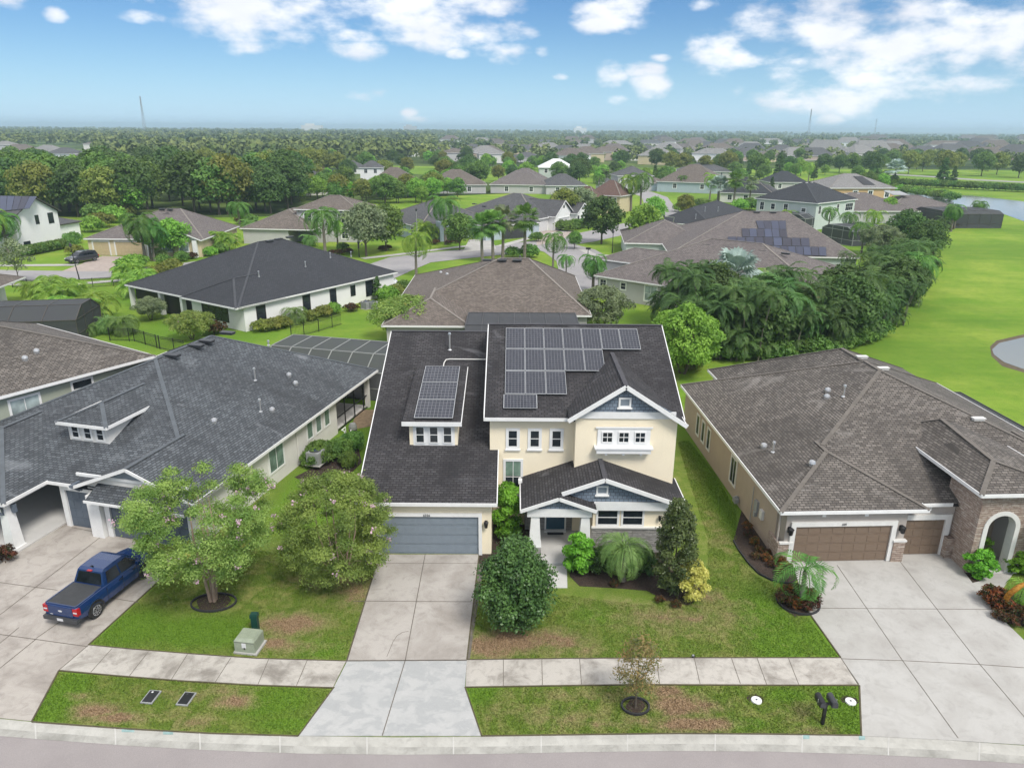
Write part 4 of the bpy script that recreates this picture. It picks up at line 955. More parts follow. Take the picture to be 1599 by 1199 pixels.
for x, y, z in ((.9, 0.12, 2.88), (1.2, .12, 2.88), (6.0, .12, 2.88), (6.3, .12, 2.88)):
    t = MB(); t.box(x - .05, x + .05, y, y + .22, z - .1, z); t.build('eave_bracket', M['dkgrey'], RD)
for x in (9.3, 9.55, 10.7, 10.95, 12.2, 12.45):
    t = MB(); t.box(x - .05, x + .05, -1.15, -.851, 4.2, 4.32); t.build('eave_bracket', M['dkgrey'], RD)
for y, w, h in ((7.4, .85, 1.5), (12.2, .5, 1.3), (13.4, .5, 1.3), (14.6, .5, 1.3)): window(RD, .32, y, .8, w, h, 'L', .11, 2 if w > .8 else 1, 1, 'glass', 'offwhite')
t = MB(); t.box(-.12, 0, -.2, .2, 0, .62); t.box(-.16, 0, -.1, .1, -.28, -.02); o = t.build('meter_box', M['grey_metal'], RD); o.location = (.32, 3.5, 1.1)
t = MB(); t.box(-.14, 0, -.17, .17, 0, .5); o = t.build('meter_box', M['offwhite'], RD); o.location = (.32, 2.7, 1.1)
t = MB(); t.tube([(.22, 4.0, 0), (.22, 4.0, 2.3)], .025, 6); t.build('conduit_pipe', M['grey_metal'], RD)
t = MB(); t.tube([(.05, 6.1, .55), (.18, 6.1, .62), (.3, 6.1, .5)], .05, 6); t.box(.02, .24, 5.9, 6.3, .25, .5); t.build('gas_meter', M['grey_metal'], RD)
t = MB(); t.tube([(.22, .5, 2.6), (.25, .52, 0.05)], .045, 6); t.build('downspout', M['grey_tan'], RD)
dzf = lambda x, y: ZD + .41 * min(x, y - .6)
for x, y, k, h in ((6.25, 9.6, 'dome', 0), (6.6, 8.4, 'pipe', .6), (5.9, 8.9, 'dome', 0), (1.4, 6.2, 'dome', 0), (1.6, 5.4, 'pipe', .5), (2.6, 2.9, 'dome', 0)):
    roof_vent(RD, x, y, ZD + .41 * x, k, h=h)
for x, y, z in ((9.6, 12.6, 6.7), (10.1, 10.9, 6.5), (13.0, 5.9, 5.2)): roof_vent(RD, x, y, z, 'light')
cage((12.80, 31.02, 0), rad(2.6), 18.75, 20.0, 3.5, 18.2, 2.3, 2.5, 'black-framed pool cage along the back of the tan house', n=3, m=7, frame='black', inset=.6, screen='screen_dark')

# ================================================================== sage-walled neighbour at the far left
C0 = Vector((-29.03, 39.14, 0)); CR = rad(57.8)
LC = empty('house', C0, CR, 'sage-green two-storey house with weathered brown roof beyond the blue-grey roof', 'house')
R = Roof(); R.hip(-9, 9.6, 0, 15.5, 5.5, .40); R.build(LC, M['roof_brown'], M['cap_brown'])
mb = MB(); mb.box(-8.6, 9.2, .4, 15.1, 0, 5.42); mb.build('wall', M['sage'], LC)
window(LC, 1.35, .4, 3.75, 1.55, 1.2, 'F', .13, 2, 1, 'glass_pale'); window(LC, 4.75, .4, 4.62, 1.15, .45, 'F', .13, 1, 1, 'glass')
for x, y in ((2.8, 2.6), (3.7, 3.0), (-.8, 3.2), (0, 1)): roof_vent(LC, x, y, 5.5 + .4 * y, 'dome')
for x in (-1.0, .6, 2.2): roof_vent(LC, x, 8.1, 8.52, 'light')
q_ = G(118, 500, 2.4); cage((q_.x, q_.y, 0), rad(10), -15, 0, 0, 6.5, 2.4, 3.5, 'large dark screened pool cage beside the sage-green house', n=5, m=3, screen='screen_dark', frame='bronze', inset=2)

# ------------------------------------------------------------------ houses further back
def fit(a, b, ze):
    A, B = G(*a, ze), G(*b, ze); return A, math.atan2(B.y - A.y, B.x - A.x), (B - A).length
def plain_house(A, rot, label, group=None, name='house'):
    return empty(name, (A.x, A.y, 0) if hasattr(A, 'x') else (*A, 0), rot, label, 'house', group)
def walls(root, boxes, mat, z=2.68):
    mb = MB()
    for b in boxes: mb.box(b[0], b[1], b[2], b[3], 0, b[4] if len(b) > 4 else z)
    return mb.build('wall', M[mat], root)
def px_panels(root, rows, plane, mat='solar_dark', n_cells=(6, 10)):
    """rows: list of (four photo corners ll, lr, ur, ul, count); plane(x, y) -> z in root space"""
    inv = Matrix.Translation(root.location) @ Matrix.Rotation(root.rotation_euler.z, 4, 'Z'); inv = inv.inverted()
    cp = inv @ Vector((0, 0, CAM_H))
    def hit(u, v):
        d = inv.to_3x3() @ Vector(ray(u, v)).normalized(); lo, hi = 1.0, 400.0
        for _ in range(60):
            m = (lo + hi) / 2; p = cp + d * m
            if p.z > plane(p.x, p.y) + .1: lo = m
            else: hi = m
        return cp + d * lo
    for ll, lr, ur, ul, n in rows:
        a, b, c_, d = hit(*ll), hit(*lr), hit(*ur), hit(*ul)
        for i in range(n):
            f0, f1 = i / n + .004, (i + 1) / n - .004
            solar_panel(root, [a.lerp(b, f0), a.lerp(b, f1), d.lerp(c_, f1), d.lerp(c_, f0)], n_cells, mat, 'dkgrey')

# E: white house with dark slate roof, dark window frames
E0, er, ew = fit((372, 481), (621, 425), 2.75)
H = plain_house(E0, er, 'bright white single-storey house with dark slate roof and black-framed windows')
R = Roof(); R.wedge(0, 24, 0, 20.4, 2.75, (11.2, 10.2, 7.2), (14.6, 10.2, 7.2)); R.wedge(-.3, 6, -.0, 9.3, 2.74, (3.2, 4.6, 4.75), (6, 4.6, 4.75), fas='FBL')
R.build(H, M['roof_dark'], M['cap_dark'])
walls(H, [(.9, 23.6, .4, 9.2), (3.2, 23.6, 9.201, 20)], 'brightwall', 2.72)
for x, w in ((3.0, 1.0), (9.2, .9), (13.2, .8), (16.4, .6), (19.2, 1.1)): window(H, x, .4, .6 if w != .6 else 1.1, w, 1.7 if w != .6 else 1.1, 'F', .1, 1, 2, 'glass', 'black')
window(H, .9, 5.2, .7, 4.2, 1.5, 'L', .12, 4, 2, 'glass', 'black', bar=.1)
for y in (10.2, 14.2, 20): 
    t = MB(); t.box(.3, .75, y - .22, y + .22, 0, 2.7); t.build('lanai_column', M['brightwall'], H)
t = MB(); t.box(1.0, 3.199, 9.3, 20.0, .02, 2.66); t.build('lanai_screen', M['black'], H)
for x, y in ((16.2, 10.5), (14.2, 10.2), (12.6, 9.9)): roof_vent(H, x, y, 7.1, 'box')
for x, y in ((17.5, 5), (20.5, 4.5), (12.8, 4.2), (6, 4.0)): roof_vent(H, x, y, 2.8 + .44 * y, 'pipe', h=.5)

# F: brown roof just behind the cream house
H = plain_house(Vector((-12.13, 66.1, 0)), 0.0, 'tan-brown hipped roof of the single-storey house directly behind the solar-panelled one')
R = Roof(); R.wedge(0, 19.9, 4.4, 25, 2.75, (10.8, 12.8, 6.95), (13.8, 12.8, 6.95), fas='BRL'); R.edge((8.3, 4.38, 2.75), (19.9, 4.38, 2.75)); R.wedge(-.002, 8.3, 0, 9, 2.746, (4.15, 4.15, 4.45), (4.15, 9, 4.45), fas='FRL')
R.build(H, M['roof_tan'], M['cap_tan']); walls(H, [(.4, 19.5, 4.8, 24.6), (.4, 7.9, .4, 4.799)], 'greywall')
for x in (9.4, 11.0, 12.6): roof_vent(H, x, 12.2, 6.75, 'box')
for x, y in ((4.8, 15.6), (3.8, 18.6), (15.4, 16.5)): roof_vent(H, x, y, 2.75 + .37 * min(x, 19.9 - x), 'dome')

# G: light grey house with brown roof, right of the back street
G0, gr, gw = fit((927, 430), (1022, 444), 2.75)
H = plain_house(G0, gr, 'light grey single-storey house with mauve-brown roof and white-framed windows behind the palm hedge')
R = Roof(); R.wedge(0, 30, 0, 20, 2.75, (10.5, 10.5, 7.2), (17, 10.5, 7.2)); R.wedge(-5.6, 6, 9.5, 18, 3.0, (-2.2, 13.7, 4.4), (6, 13.7, 4.4), fas='FBL')
R.build(H, M['roof_mauve'], M['cap_tan']); walls(H, [(.4, 29.6, .4, 19.6), (-5.2, .39, 9.9, 17.6)], 'greywall')
for x, w, h, z in ((1.2, .8, .8, 1.5), (4.1, .62, .75, 1.5), (7.9, 1.5, 1.75, .6)): window(H, x, .4, z, w, h, 'F', .16, 2 if w > .7 else 1, 2, 'glass_pale' if w > 1 else 'glass')
for x in (10.5, 13.5, 17.6, 20.3): roof_vent(H, x, 9.3, 6.45, 'box')
# H: brown roof with stepped dark panels
hr = rad(-30); dx = Vector((math.cos(hr), math.sin(hr), 0)); a, h2, w2 = fit((1110, 398), (1297, 402), 2.9)
H = plain_house(a, h2, 'brown hipped roof carrying four stepped rows of dark solar panels')
R = Roof(); R.wedge(-6, 21, 0, 25, 2.9, (6.5, 12.3, 7.95), (13.2, 12.3, 7.95)); R.hip(-12, 2, 10, 26, 2.9, .4); R.build(H, M['roof_mauve'], M['cap_tan']); walls(H, [(-5.6, 20.6, .4, 24.6), (-11.6, -5.61, 10.4, 25.6)], 'palegreen')
px_panels(H, [((1184,357),(1228,359),(1227,345),(1180,345),4), ((1159,370),(1230,371),(1228,358),(1158,357),6), ((1137,382),(1265,385),(1264,372),(1136,370),9), ((1208,397),(1291,400),(1290,386),(1206,384),7)], lambda x, y: 2.9 + .4106 * y, n_cells=(1, 1))
for x in (8.5, 11): roof_vent(H, x, 11.9, 7.8, 'box')
# N: dark roof left of it
a = G(1113, 353, 2.75) - dx * 12
H = plain_house(a, hr, 'low black hipped roof between the palms and the solar-panelled brown roof')
R = Roof(); R.hip(0, 12, 0, 30, 2.75, .44); R.build(H, M['roof_dark'], M['cap_dark']); walls(H, [(.4, 11.6, .4, 29.6)], 'whitewall')
for x, y in ((8, 8), (9, 14), (8, 2)): roof_vent(H, x, y, 2.75 + .44 * min(12 - x, y), 'pipe', h=.8)
# O: two-storey with dark roof at the right
b = G(1277, 318, 5.6)
H = plain_house(b, rad(40), 'pale grey-green two-storey house with dark slate hipped roof')
R = Roof(); R.wedge(0, 17.5, 0, 15, 5.6, (7.3, 7.5, 9.3), (9.8, 7.5, 9.3)); R.build(H, M['roof_dark'], M['cap_dark']); walls(H, [(.4, 17.1, .4, 14.6)], 'palegreen', 5.5)
for y in (3.2, 10.5): window(H, .4, y, 3.6, .9, 1.1 if y > 5 else .7, 'L', .16, 1, 2)
window(H, .4, 7.4, 3.3, .9, 1.6, 'L', .16, 2, 2)
window(H, .4, 13.2, 3.3, .9, 1.6, 'L', .16, 2, 2)
for x, w, h in ((1.9, .9, 1.6), (6.0, .9, 1.0), (9.6, .9, 1.6), (14.6, 3.2, 1.5)): window(H, x, .4, 3.3, w, h, 'F', .16, 4 if w > 2 else 2, 2)
for x in (7, 9.2): roof_vent(H, x, 7, 9.1, 'light')
# P
A, r_, w_ = fit((1300, 294), (1392, 296), 5.4)
H = plain_house(A, rad(6), 'orange-tan two-storey house with pale grey roof and one black roof panel')
R = Roof(); R.hip(-1, 18.5, 0, 16, 5.4, .42); R.build(H, M['roof_light'], M['cap_tan']); walls(H, [(-.6, 18.1, .4, 15.6)], 'orange', 5.3)
for x in (6.9, 11.2, 16): window(H, x, .4, 3.0, 1.1, 1.6, 'F', .25, 2, 2)
t = MB(); q = [(9.6, 1.6), (12.9, 1.6), (11.5, 6.2), (8.9, 6.2)]; t.face([(x, y, 5.4 + .42 * y + .12) for x, y in q]); t.face([(x, y, 5.4 + .42 * y + .05) for x, y in q][::-1]); t.build('solar_heater', M['black'], H)
# Q
A, r_, w_ = fit((1345, 330), (1455, 332), 2.75)
H = plain_house(A, rad(3), 'long low brown-roofed house beside the lakeside lawn')
R = Roof(); R.hip(-8, 14, 0, 18, 2.75, .38); R.hip(8, 27, 3, 19, 2.74, .34); R.build(H, M['roof_mauve'], M['cap_tan']); walls(H, [(-7.6, 13.6, .4, 17.6), (8.4, 26.6, 3.4, 18.6, 2.6)], 'greywall')
for x in (0, 3): roof_vent(H, x, 8.5, 5.9, 'light')
t = MB(); q = [(12, 9), (16, 9), (15, 12), (11, 12)]; t.face([(x, y, 5.6 + (y - 9) * .25) for x, y in q]); t.face([(x, y, 5.5 + (y - 9) * .25) for x, y in q][::-1]); t.build('skylight_panel', M['grey_metal'], H)
cage((A.x, A.y, 0), rad(3), 14.5, 27.5, -8.5, 2.9, 3.0, 3.6, 'dark bronze screened lanai facing the lakeside lawn', n=5, m=3, screen='screen_dark', frame='bronze')
cage(tuple(G(1255, 362)), rad(40), 0, 9, 0, 8, 2.6, 3.4, 'small grey pool cage between palms and the pale two-storey house', n=3, m=3, screen='screen_dark', frame='grey_metal')
cage(tuple(G(1330, 385)), rad(20), 0, 8, 0, 8, 2.6, 3.3, 'small grey pool cage half hidden behind the palm hedge', n=3, m=3, screen='screen_dark', frame='grey_metal')
# I: white two-storey at the left edge
p, q = G(32, 394), G(99, 381); r_ = math.atan2(q.y - p.y, q.x - p.x); w_ = (q - p).length
H = plain_house(p, r_, 'white two-storey house with brown-grey gabled roof, black shutters and solar panels')
R = Roof(); R.gable(-.5, w_ + .5, -.5, 14, 5.7, .55); R.hip(w_ - 1, w_ + 9, 3, 14, 2.9, .35); R.build(H, M['roof_grey'], M['cap_tan'], M['bronze'])
mb = MB(); gable_wall(mb, 0, w_, 0, 13.6, 0, 5.75, 5.7 + .55 * (w_ / 2 + .3)); mb.box(w_ - .5, w_ + 8.6, 3.4, 13.6, 0, 2.82); mb.build('wall', M['brightwall'], H)
for x, z, w, h in ((w_ * .5, 4.1, .7, 1.4), (w_ * .82, 3.9, 1.1, 1.7), (w_ * .18, .6, 1.3, .9)): window(H, x, 0, z, w, h, 'F', .06, 1, 2, 'glass', 'black')
window(H, 0, 4, 3.6, 1.3, 1.6, 'L', .12, 2, 2)
for y in (2.9, 5.1):
    t = MB(); t.box(-.05, 0, y - .3, y + .3, 3.5, 5.3); t.build('shutter', M['black'], H)
px_panels(H, [((0,330),(46,326),(58,307),(0,306),5)], lambda x, y: 5.7 + .55 * (x + .5), n_cells=(1, 1))
R = Roof(); R.wedge(-4.5, 0, 1, 7, 2.9, (-2.5, 4, 3.9), (-.01, 4, 3.9)); R.build(H, M['roof_grey'], M['cap_tan'], M['bronze'])
mb = MB(); mb.box(-4.1, -.01, 1.4, 6.6, 0, 2.8); mb.build('entry_bay', M['brightwall'], H)
# small white columned corner and beige roof at the left edge
A = G(-78, 458, 2.75)
H = plain_house(A, rad(8), 'corner of a white-columned porch under a brown roof at the left edge')
R = Roof(); R.hip(-8, 3.6, 0, 9, 2.75, .4); R.build(H, M['roof_tan'], M['cap_tan'])
mb = MB(); mb.box(-7.6, 1.2, .4, 8.6, 0, 2.68); mb.build('wall', M['brightwall'], H)
for x in (1.9, 2.6, 3.3):
    t = MB(); t.box(x - .12, x + .12, .3, .55, 0, 2.7); t.build('porch_column', M['white'], H)
# J
A, r_, w_ = fit((130, 373), (318, 374), 2.75)
H = plain_house(A, r_, 'tan single-storey house with mauve-brown roof and paved driveway')
D = 17
R = Roof(); R.wedge(0, w_, 0, D, 2.75, (w_ * .48, 9.5, 6.6), (w_ * .62, 10, 6.6)); R.wedge(w_ * .52, w_ + .02, -1.2, 6, 2.745, (w_ * .76, -1.2, 4.7), (w_ * .76, 6, 4.7), fas='FRL'); 
R.build(H, M['roof_mauve'], M['cap_tan'])
mb = MB(); mb.box(.4, w_ - .4, .4, D - .4, 0, 2.68); gable_wall(mb, w_ * .54, w_ - .3, -.6, .39, 0, 2.8, 4.5); mb.build('wall', M['beige'], H)
garage_door(H, w_ * .37, .38, .03, w_ * .24, 2.2, 'F', M['garage_tan'], 'offwhite', .2, 8, 4); garage_door(H, w_ * .13, .38, .03, w_ * .13, 2.2, 'F', M['garage_tan'], 'offwhite', .2, 4, 4)
for x in (w_ * .70, w_ * .84): window(H, x, -.6, .9, 1.4, 1.3, 'F', .16, 2, 1, 'glass_pale')
for x in (w_ * .56, w_ * .94):
    t = MB(); t.box(x - .35, x + .35, -1.1, -.65, 0, 2.7); t.build('porch_column', M['white'], H)
t = MB(); t.box(w_ * .55, w_ * .97, -.68, -.601, 2.75, 3.0); t.build('frieze_board', M['white'], H)
for x in (w_ * .48, w_ * .55): roof_vent(H, x, 9, 6.5, 'box')
# K
A, r_, w_ = fit((458, 327), (561, 329), 5.8)
H = plain_house(A, r_, 'pale grey two-storey house with brown-grey pyramid roof and eave brackets')
R = Roof(); R.hip(0, w_, 0, 10.5, 5.8, .42); R.hip(-8.5, 5, -4.5, 12, 2.75, .42); R.build(H, M['roof_tan'], M['cap_tan'])
walls(H, [(.4, w_ - .4, .4, 10.1, 5.7), (-8.1, .39, -4.1, 11.6, 2.66)], 'greywall')
for x, w in ((w_ * .2, 1.3), (w_ * .38, 1.0), (w_ * .71, 1.1), (w_ * .9, 1.1)): window(H, x, .4, 3.5, w, 1.6, 'F', .2, 2, 2)
window(H, w_ * .75, .4, .7, 1.1, 1.7, 'F', .2, 2, 2)
t = MB(); t.box(w_ * .3, w_ * .5, -.9, .38, 0, 2.5); t.build('porch_column', M['greywall'], H)
for i in range(9):
    x = .9 + i * (w_ - 1.8) / 8; t = MB(); t.box(x - .1, x + .1, .02, .39, 5.45, 5.68); t.build('eave_bracket', M['dkgrey'], H)
px_panels(H, [((404,350),(424,353),(432,345),(416,338),3)], lambda x, y: 2.75 + .42 * min(x + 8.5, y + 4.5), n_cells=(1, 1))
# L
A = G(655, 355, 2.75)
H = plain_house(A, rad(33), 'blue-grey single-storey house with grey roof and dark garage door')
R = Roof(); R.wedge(0, 17, 0, 19, 2.75, (8.5, 8.6, 6.6), (8.5, 10.5, 6.6)); R.hip(11, 24, -5, 9, 2.75, .4); R.build(H, M['roof_grey'], M['cap_tan'])
walls(H, [(.4, 16.6, .4, 18.6), (11.4, 23.6, -4.6, .39)], 'bluegrey')
for y in (4, 9): window(H, .4, y, .6, .9, 1.7, 'L', .2, 1, 2)
t = MB(); t.box(3.6, 7.2, -1.2, .39, 0, 3.6); t.build('entry_tower', M['bluegrey'], H)
t = MB(); t.box(4.4, 6.4, -1.25, -1.201, 0, 2.6); t.build('door_recess', M['black'], H)
window(H, 9, .4, .5, 1.4, 1.6, 'F', .2, 2, 2); garage_door(H, 17.6, -4.62, .03, 5, 2.3, 'F', M['dkgrey'], 'white', .2, 8, 4)
for x in (8, 9.2): roof_vent(H, x, 8.6, 6.4, 'box')
# M
A = G(838, 343, 2.75)
H = plain_house(A, rad(-32), 'white single-storey house with slate-grey roof and two small white gables')
R = Roof(); R.hip(-21, 0, 0, 19, 2.75, .42); R.wedge(-9, 1.6, 5, 13.5, 2.9, (-9, 9.2, 5.9), (1.6, 9.2, 5.9), fas='RFB'); R.wedge(-6, 3.0, 12, 18.5, 3.0, (-6, 15.2, 5.0), (3.0, 15.2, 5.0), fas='RFB'); R.build(H, M['roof_grey'], M['cap_tan'])
mb = MB(); mb.box(-20.6, -.4, .4, 18.6, 0, 2.68); slab_x(mb, [(5.4, 0), (13.1, 0), (13.1, 2.95), (9.2, 5.7), (5.4, 2.95)], -.39, 1.2); slab_x(mb, [(12.3, 0), (18.2, 0), (18.2, 3.0), (15.2, 4.8), (12.3, 3.0)], -.38, 2.5); mb.build('wall', M['brightwall'], H)
garage_door(H, -.38, 2.9, .03, 4.4, 2.3, 'R', M['garage_white'], None)
garage_door(H, 1.22, 9.2, .03, 4.6, 2.3, 'R', M['garage_white'], 'white', .15)
for y in (13.4, 15.2, 17): window(H, 2.5, y, .3, .9, 2.2, 'R', .1, 1, 1, 'glass')
for y, z, x in ((9.2, 4.4, 1.2), (15.2, 3.7, 2.5)): window(H, x, y, z, .4, .5, 'R', .06, 1, 1, 'glass', 'black', name='gable_vent')
for x, y in ((-18, 4), (-15, 3.4), (-12, 4)): roof_vent(H, x, y, 2.75 + .42 * y, 'box')

# simple far house: hipped roofs, walls and a few windows, sized from the photograph
def far_house(u, v, wpx, hpx, roof, wall, label, rot=0.0, ze=2.75, depth=None, group=None, wins=2, cap='cap_tan', wing=0, dr=None):
    c = G(u, v, ze); D = (c - Vector((0, 0, CAM_H))).length; k = FPX / D; w = wpx / k; d = depth or min(w * .85, 20)
    rise = max(1.6, hpx / k * .80)
    H = plain_house(c, rot, label, group)
    R = Roof(); m = min(w, d) / 2
    if w >= d: R.wedge(-w / 2, w / 2, 0, d, ze, (-w / 2 + m, d / 2, ze + rise), (w / 2 - m + .01, d / 2, ze + rise), caps=k > 5)
    else: R.wedge(-w / 2, w / 2, 0, d, ze, (0, m, ze + rise), (0, d - m, ze + rise), caps=k > 5)
    if wing: R.hip(w / 2 - 1 if wing > 0 else -w / 2 - 6, w / 2 + 6 if wing > 0 else -w / 2 + 1, 1.5, d * .7, 2.7, .4, caps=k > 5)
    R.build(H, M[roof], M[cap])
    bx = [(-w / 2 + .4, w / 2 - .4, .4, d - .4)]
    if wing: bx.append(((w / 2 - .39, w / 2 + 5.6) if wing > 0 else (-w / 2 - 5.6, -w / 2 + .39)) + (1.9, d * .7 - .4, 2.62))
    walls(H, bx, wall, ze - .07)
    for i in range(wins):
        x = -w / 2 + w * (i + .7) / (wins + .4); window(H, x, .4, ze - 2.0, 1.1, 1.4, 'F', .2, 2, 2)
    return H
FH = [(611,289,80,30,'roof_tan','greywall','brown hipped roof, the left one of three in the hedge of trees',0),(713,289,92,26,'roof_tan','greywall','brown hipped roof, the middle one of three in the hedge of trees',.1),
 (810,289,90,25,'roof_mauve','greywall','brown hipped roof, the right one of three in the hedge of trees',-.1),(497,291,54,26,'roof_grey','whitewall','grey roof with solar panels among the dense left trees',.6),
 (478,264,46,14,'roof_tan','greywall','small brown roof behind the yellow-green trees',0),(418,264,34,14,'roof_tan','brightwall','tiny pink-brown roof above the left woods',.2),
 (300,281,72,22,'roof_grey','tan','grey roof buried in the dark left woods',.5),(545,262,40,12,'roof_grey','brightwall','pale house with grey roof behind yellow trees',0)]
for u, v, w, h, r, wl, lb, ro in FH: far_house(u, v, w, h, r, wl, lb, ro)
far_house(578, 262, 34, 12, 'roof_grey', 'brightwall', 'white two-storey house with grey roof beyond the hedge of trees', 0, 5.4, wins=2)
far_house(870, 262, 56, 15, 'roof_white', 'palegreen', 'two-storey house with a plain white roof', 0, 5.4, 12, wins=3)
far_house(830, 283, 70, 22, 'roof_mauve', 'greywall', 'mauve-brown roof beside the grey one above the back street', .3)
far_house(885, 290, 66, 20, 'roof_grey', 'greywall', 'dark grey rounded-looking hipped roof above the rust-coloured one', .2)
far_house(905, 318, 62, 30, 'roof_rust', 'beige', 'rust-red tiled roof above the back street', -.55, wins=0)
far_house(943, 305, 56, 26, 'roof_rust', 'beige', 'beige house with red-brown tiled roof and tall arched windows', -.6, 4.2, wins=3)
far_house(993, 275, 56, 16, 'roof_grey', 'greywall', 'grey two-storey house with wide dormers at the end of the street', .1, 5.0, 12, wins=4, wing=-1)
far_house(1075, 285, 96, 30, 'roof_tan', 'bluegrey', 'large grey-blue house with brown roof at the street corner', -.4, 3.4, wins=2, wing=-1)
far_house(1100, 268, 80, 14, 'roof_grey', 'greywall', 'pale grey roof just behind the corner house', -.2)
far_house(1165, 302, 76, 26, 'roof_dark', 'whitewall', 'white house with nearly black roof left of the pale two-storey one', -.35, wins=3, wing=1)
far_house(1232, 285, 56, 18, 'roof_dark', 'greywall', 'dark roof peeping out behind the pale two-storey house', 0)
far_house(1195, 300, 34, 12, 'roof_grey', 'palegreen', 'low grey-green wing beside the pale two-storey house', -.4)
far_house(590, 330, 1, 1, 'roof_grey', 'greywall', 'x') if False else None
rng = random.Random(4)
rl = ['roof_tan', 'roof_grey', 'roof_light', 'roof_mauve', 'roof_brown', 'roof_light']; wl = ['greywall', 'whitewall', 'beige', 'brightwall', 'tan']
FAR = [(1290,231,52,16,2),(1345,238,44,16,5),(1370,236,70,20,2),(1250,238,42,12,0),(1450,236,48,11,1),(1500,232,60,10,1),(1560,230,50,10,1),(1225,232,40,9,1),(1175,226,40,8,2),(1130,229,46,9,0),(1095,226,50,9,1),
 (1040,229,44,10,2),(1000,232,40,9,1),(960,235,60,10,0),(915,230,40,9,2),(880,233,50,10,1),(845,228,40,8,0),(810,232,60,10,1),(770,238,44,9,2),(745,230,40,8,1),(720,236,40,8,0),(690,232,36,7,1),(655,230,36,7,2),(830,243,44,9,1),(900,243,60,9,0),(980,241,46,9,1),(1045,238,56,9,0),
 (1110,237,56,9,2),(1165,236,50,9,1),(1210,243,46,10,0),(1410,232,48,9,0),(1480,224,50,7,0),(1540,222,50,7,2),(1580,236,46,10,0),(1400,222,46,7,1),(1330,222,46,7,0),(1260,220,46,6,1),(1200,219,40,6,2),(1140,220,40,6,1),(1080,219,40,6,0),(1020,221,40,6,1),(965,222,44,6,2),(905,221,40,6,0),(850,220,36,5,1),(790,222,36,6,0),(700,221,30,5,1),(620,224,30,5,0),
 (25,232,40,9,0),(62,234,46,10,2),(90,237,40,9,1),(115,243,24,7,5),(10,224,30,6,2),(150,222,30,5,0),(230,219,26,4,1),(480,220,26,4,0),(520,228,26,5,1),(555,221,24,4,2)]
r5 = random.Random(9)
for _ in range(46):
    u = r5.uniform(700, 1640); v = r5.choice([216, 219, 223, 227, 231, 236, 241]) + r5.uniform(-1.5, 1.5); k_ = (v - 205) / 38; FAR.append((u, v, 20 + 34 * k_, 5 + 9 * k_, r5.randrange(6)))
for i, (u, v, w, h, k) in enumerate(FAR):
    far_house(u + rng.uniform(-4, 4), v + 3, w, h, rl[k], wl[(i * 3 + k) % 5], ('far-off house with %s hipped roof showing between hazy treetops' % {'roof_tan': 'a brown', 'roof_grey': 'a grey', 'roof_light': 'a pale', 'roof_mauve': 'a mauve', 'roof_brown': 'a brown'}[rl[k]]), rng.uniform(-.5, .5), rng.choice((2.9, 3.0, 5.2)), group='distant houses', wins=0, depth=15)
# tiny towers and blocks on the skyline
def mast(u, v, h, label):
    p = G(u, v); t = MB(); s = h / 60
    for dx_, dy_ in ((-1, -1), (1, -1), (1, 1), (-1, 1)): t.bar((dx_ * 2.2 * s, dy_ * 2.2 * s, 0), (dx_ * .4 * s, dy_ * .4 * s, h), .4 * s)
    for k in range(9):
        z0, z1 = h * k / 9, h * (k + 1) / 9; a0, a1 = 2.2 * s * (1 - k / 11.7), 2.2 * s * (1 - (k + 1) / 11.7); t.bar((-a0, -a0, z0), (a1, -a1, z1), .25 * s); t.bar((a0, -a0, z0), (-a1, -a1, z1), .25 * s)
    o = t.build('radio_mast', M['grey_metal']); o.location = (p.x, p.y, 0); tag(o, label, 'mast')
mast(227, 208, 95, 'thin hazy radio mast on the skyline at the left'); mast(1262, 212, 95, 'thin radio mast on the skyline below the small round cloud'); mast(1365, 213, 60, 'short faint mast on the skyline above the right rooftops')
def block(u, v, w, h, label, mat='offwhite'):
    p = G(u, v); t = MB(); t.box(-w / 2, w / 2, 0, 40, 0, h); t.box(-w * .3, w * .1, 5, 30, h, h + 6); o = t.build('distant_building', M[mat]); o.location = (p.x, p.y, 0); tag(o, label, 'building')
block(486, 207, 70, 24, 'pale tall block on the skyline left of centre'); block(906, 209, 50, 22, 'tiny white block on the skyline near the centre', 'white'); block(640, 207, 50, 24, 'grey industrial block on the skyline with steam nearby', 'greywall')
# ------------------------------------------------------------------ foliage
M['lf_oak'] = leafmat('dark_oak_leaves', (.028, .055, .016), (.062, .105, .028), None, .6)
M['lf_mid'] = leafmat('mid_green_leaves', (.045, .09, .02), (.10, .165, .035), None, .6)
M['lf_light'] = leafmat('light_green_leaves', (.075, .15, .022), (.16, .27, .045), None, .7, .3)
M['lf_yellow'] = leafmat('yellow_green_leaves', (.075, .095, .02), (.145, .155, .035), (.13, .085, .03), .6, .25, .66)
M['lf_grey'] = leafmat('grey_green_leaves', (.07, .09, .05), (.14, .165, .09), None, .7)
M['lf_myrtle'] = leafmat('crape_myrtle_leaves', (.085, .135, .032), (.19, .245, .07), (.27, .25, .07), .9, .35, .60)
M['lf_myrtle2'] = leafmat('dense_crape_myrtle_leaves', (.075, .13, .03), (.17, .24, .06), (.20, .22, .08), .9, .3, .62)
M['lf_glossy'] = leafmat('glossy_dark_leaves', (.022, .05, .014), (.058, .112, .03), (.10, .16, .045), 1.6, .15, .62, .35)
M['lf_bright'] = leafmat('bright_green_leaves', (.055, .15, .012), (.12, .27, .03), None, 2.0, .3)
M['lf_magnolia'] = leafmat('olive_dark_leaves', (.03, .05, .016), (.065, .092, .03), (.12, .11, .05), 2.0, .12, .66, .35)
M['lf_cream'] = leafmat('cream_variegated_leaves', (.30, .32, .07), (.42, .42, .13), (.18, .27, .05), 3.0, .3)
M['lf_dry'] = leafmat('dry_orange_brown_leaves', (.13, .12, .05), (.19, .13, .055), (.12, .15, .06), 1.5, .3, .5)
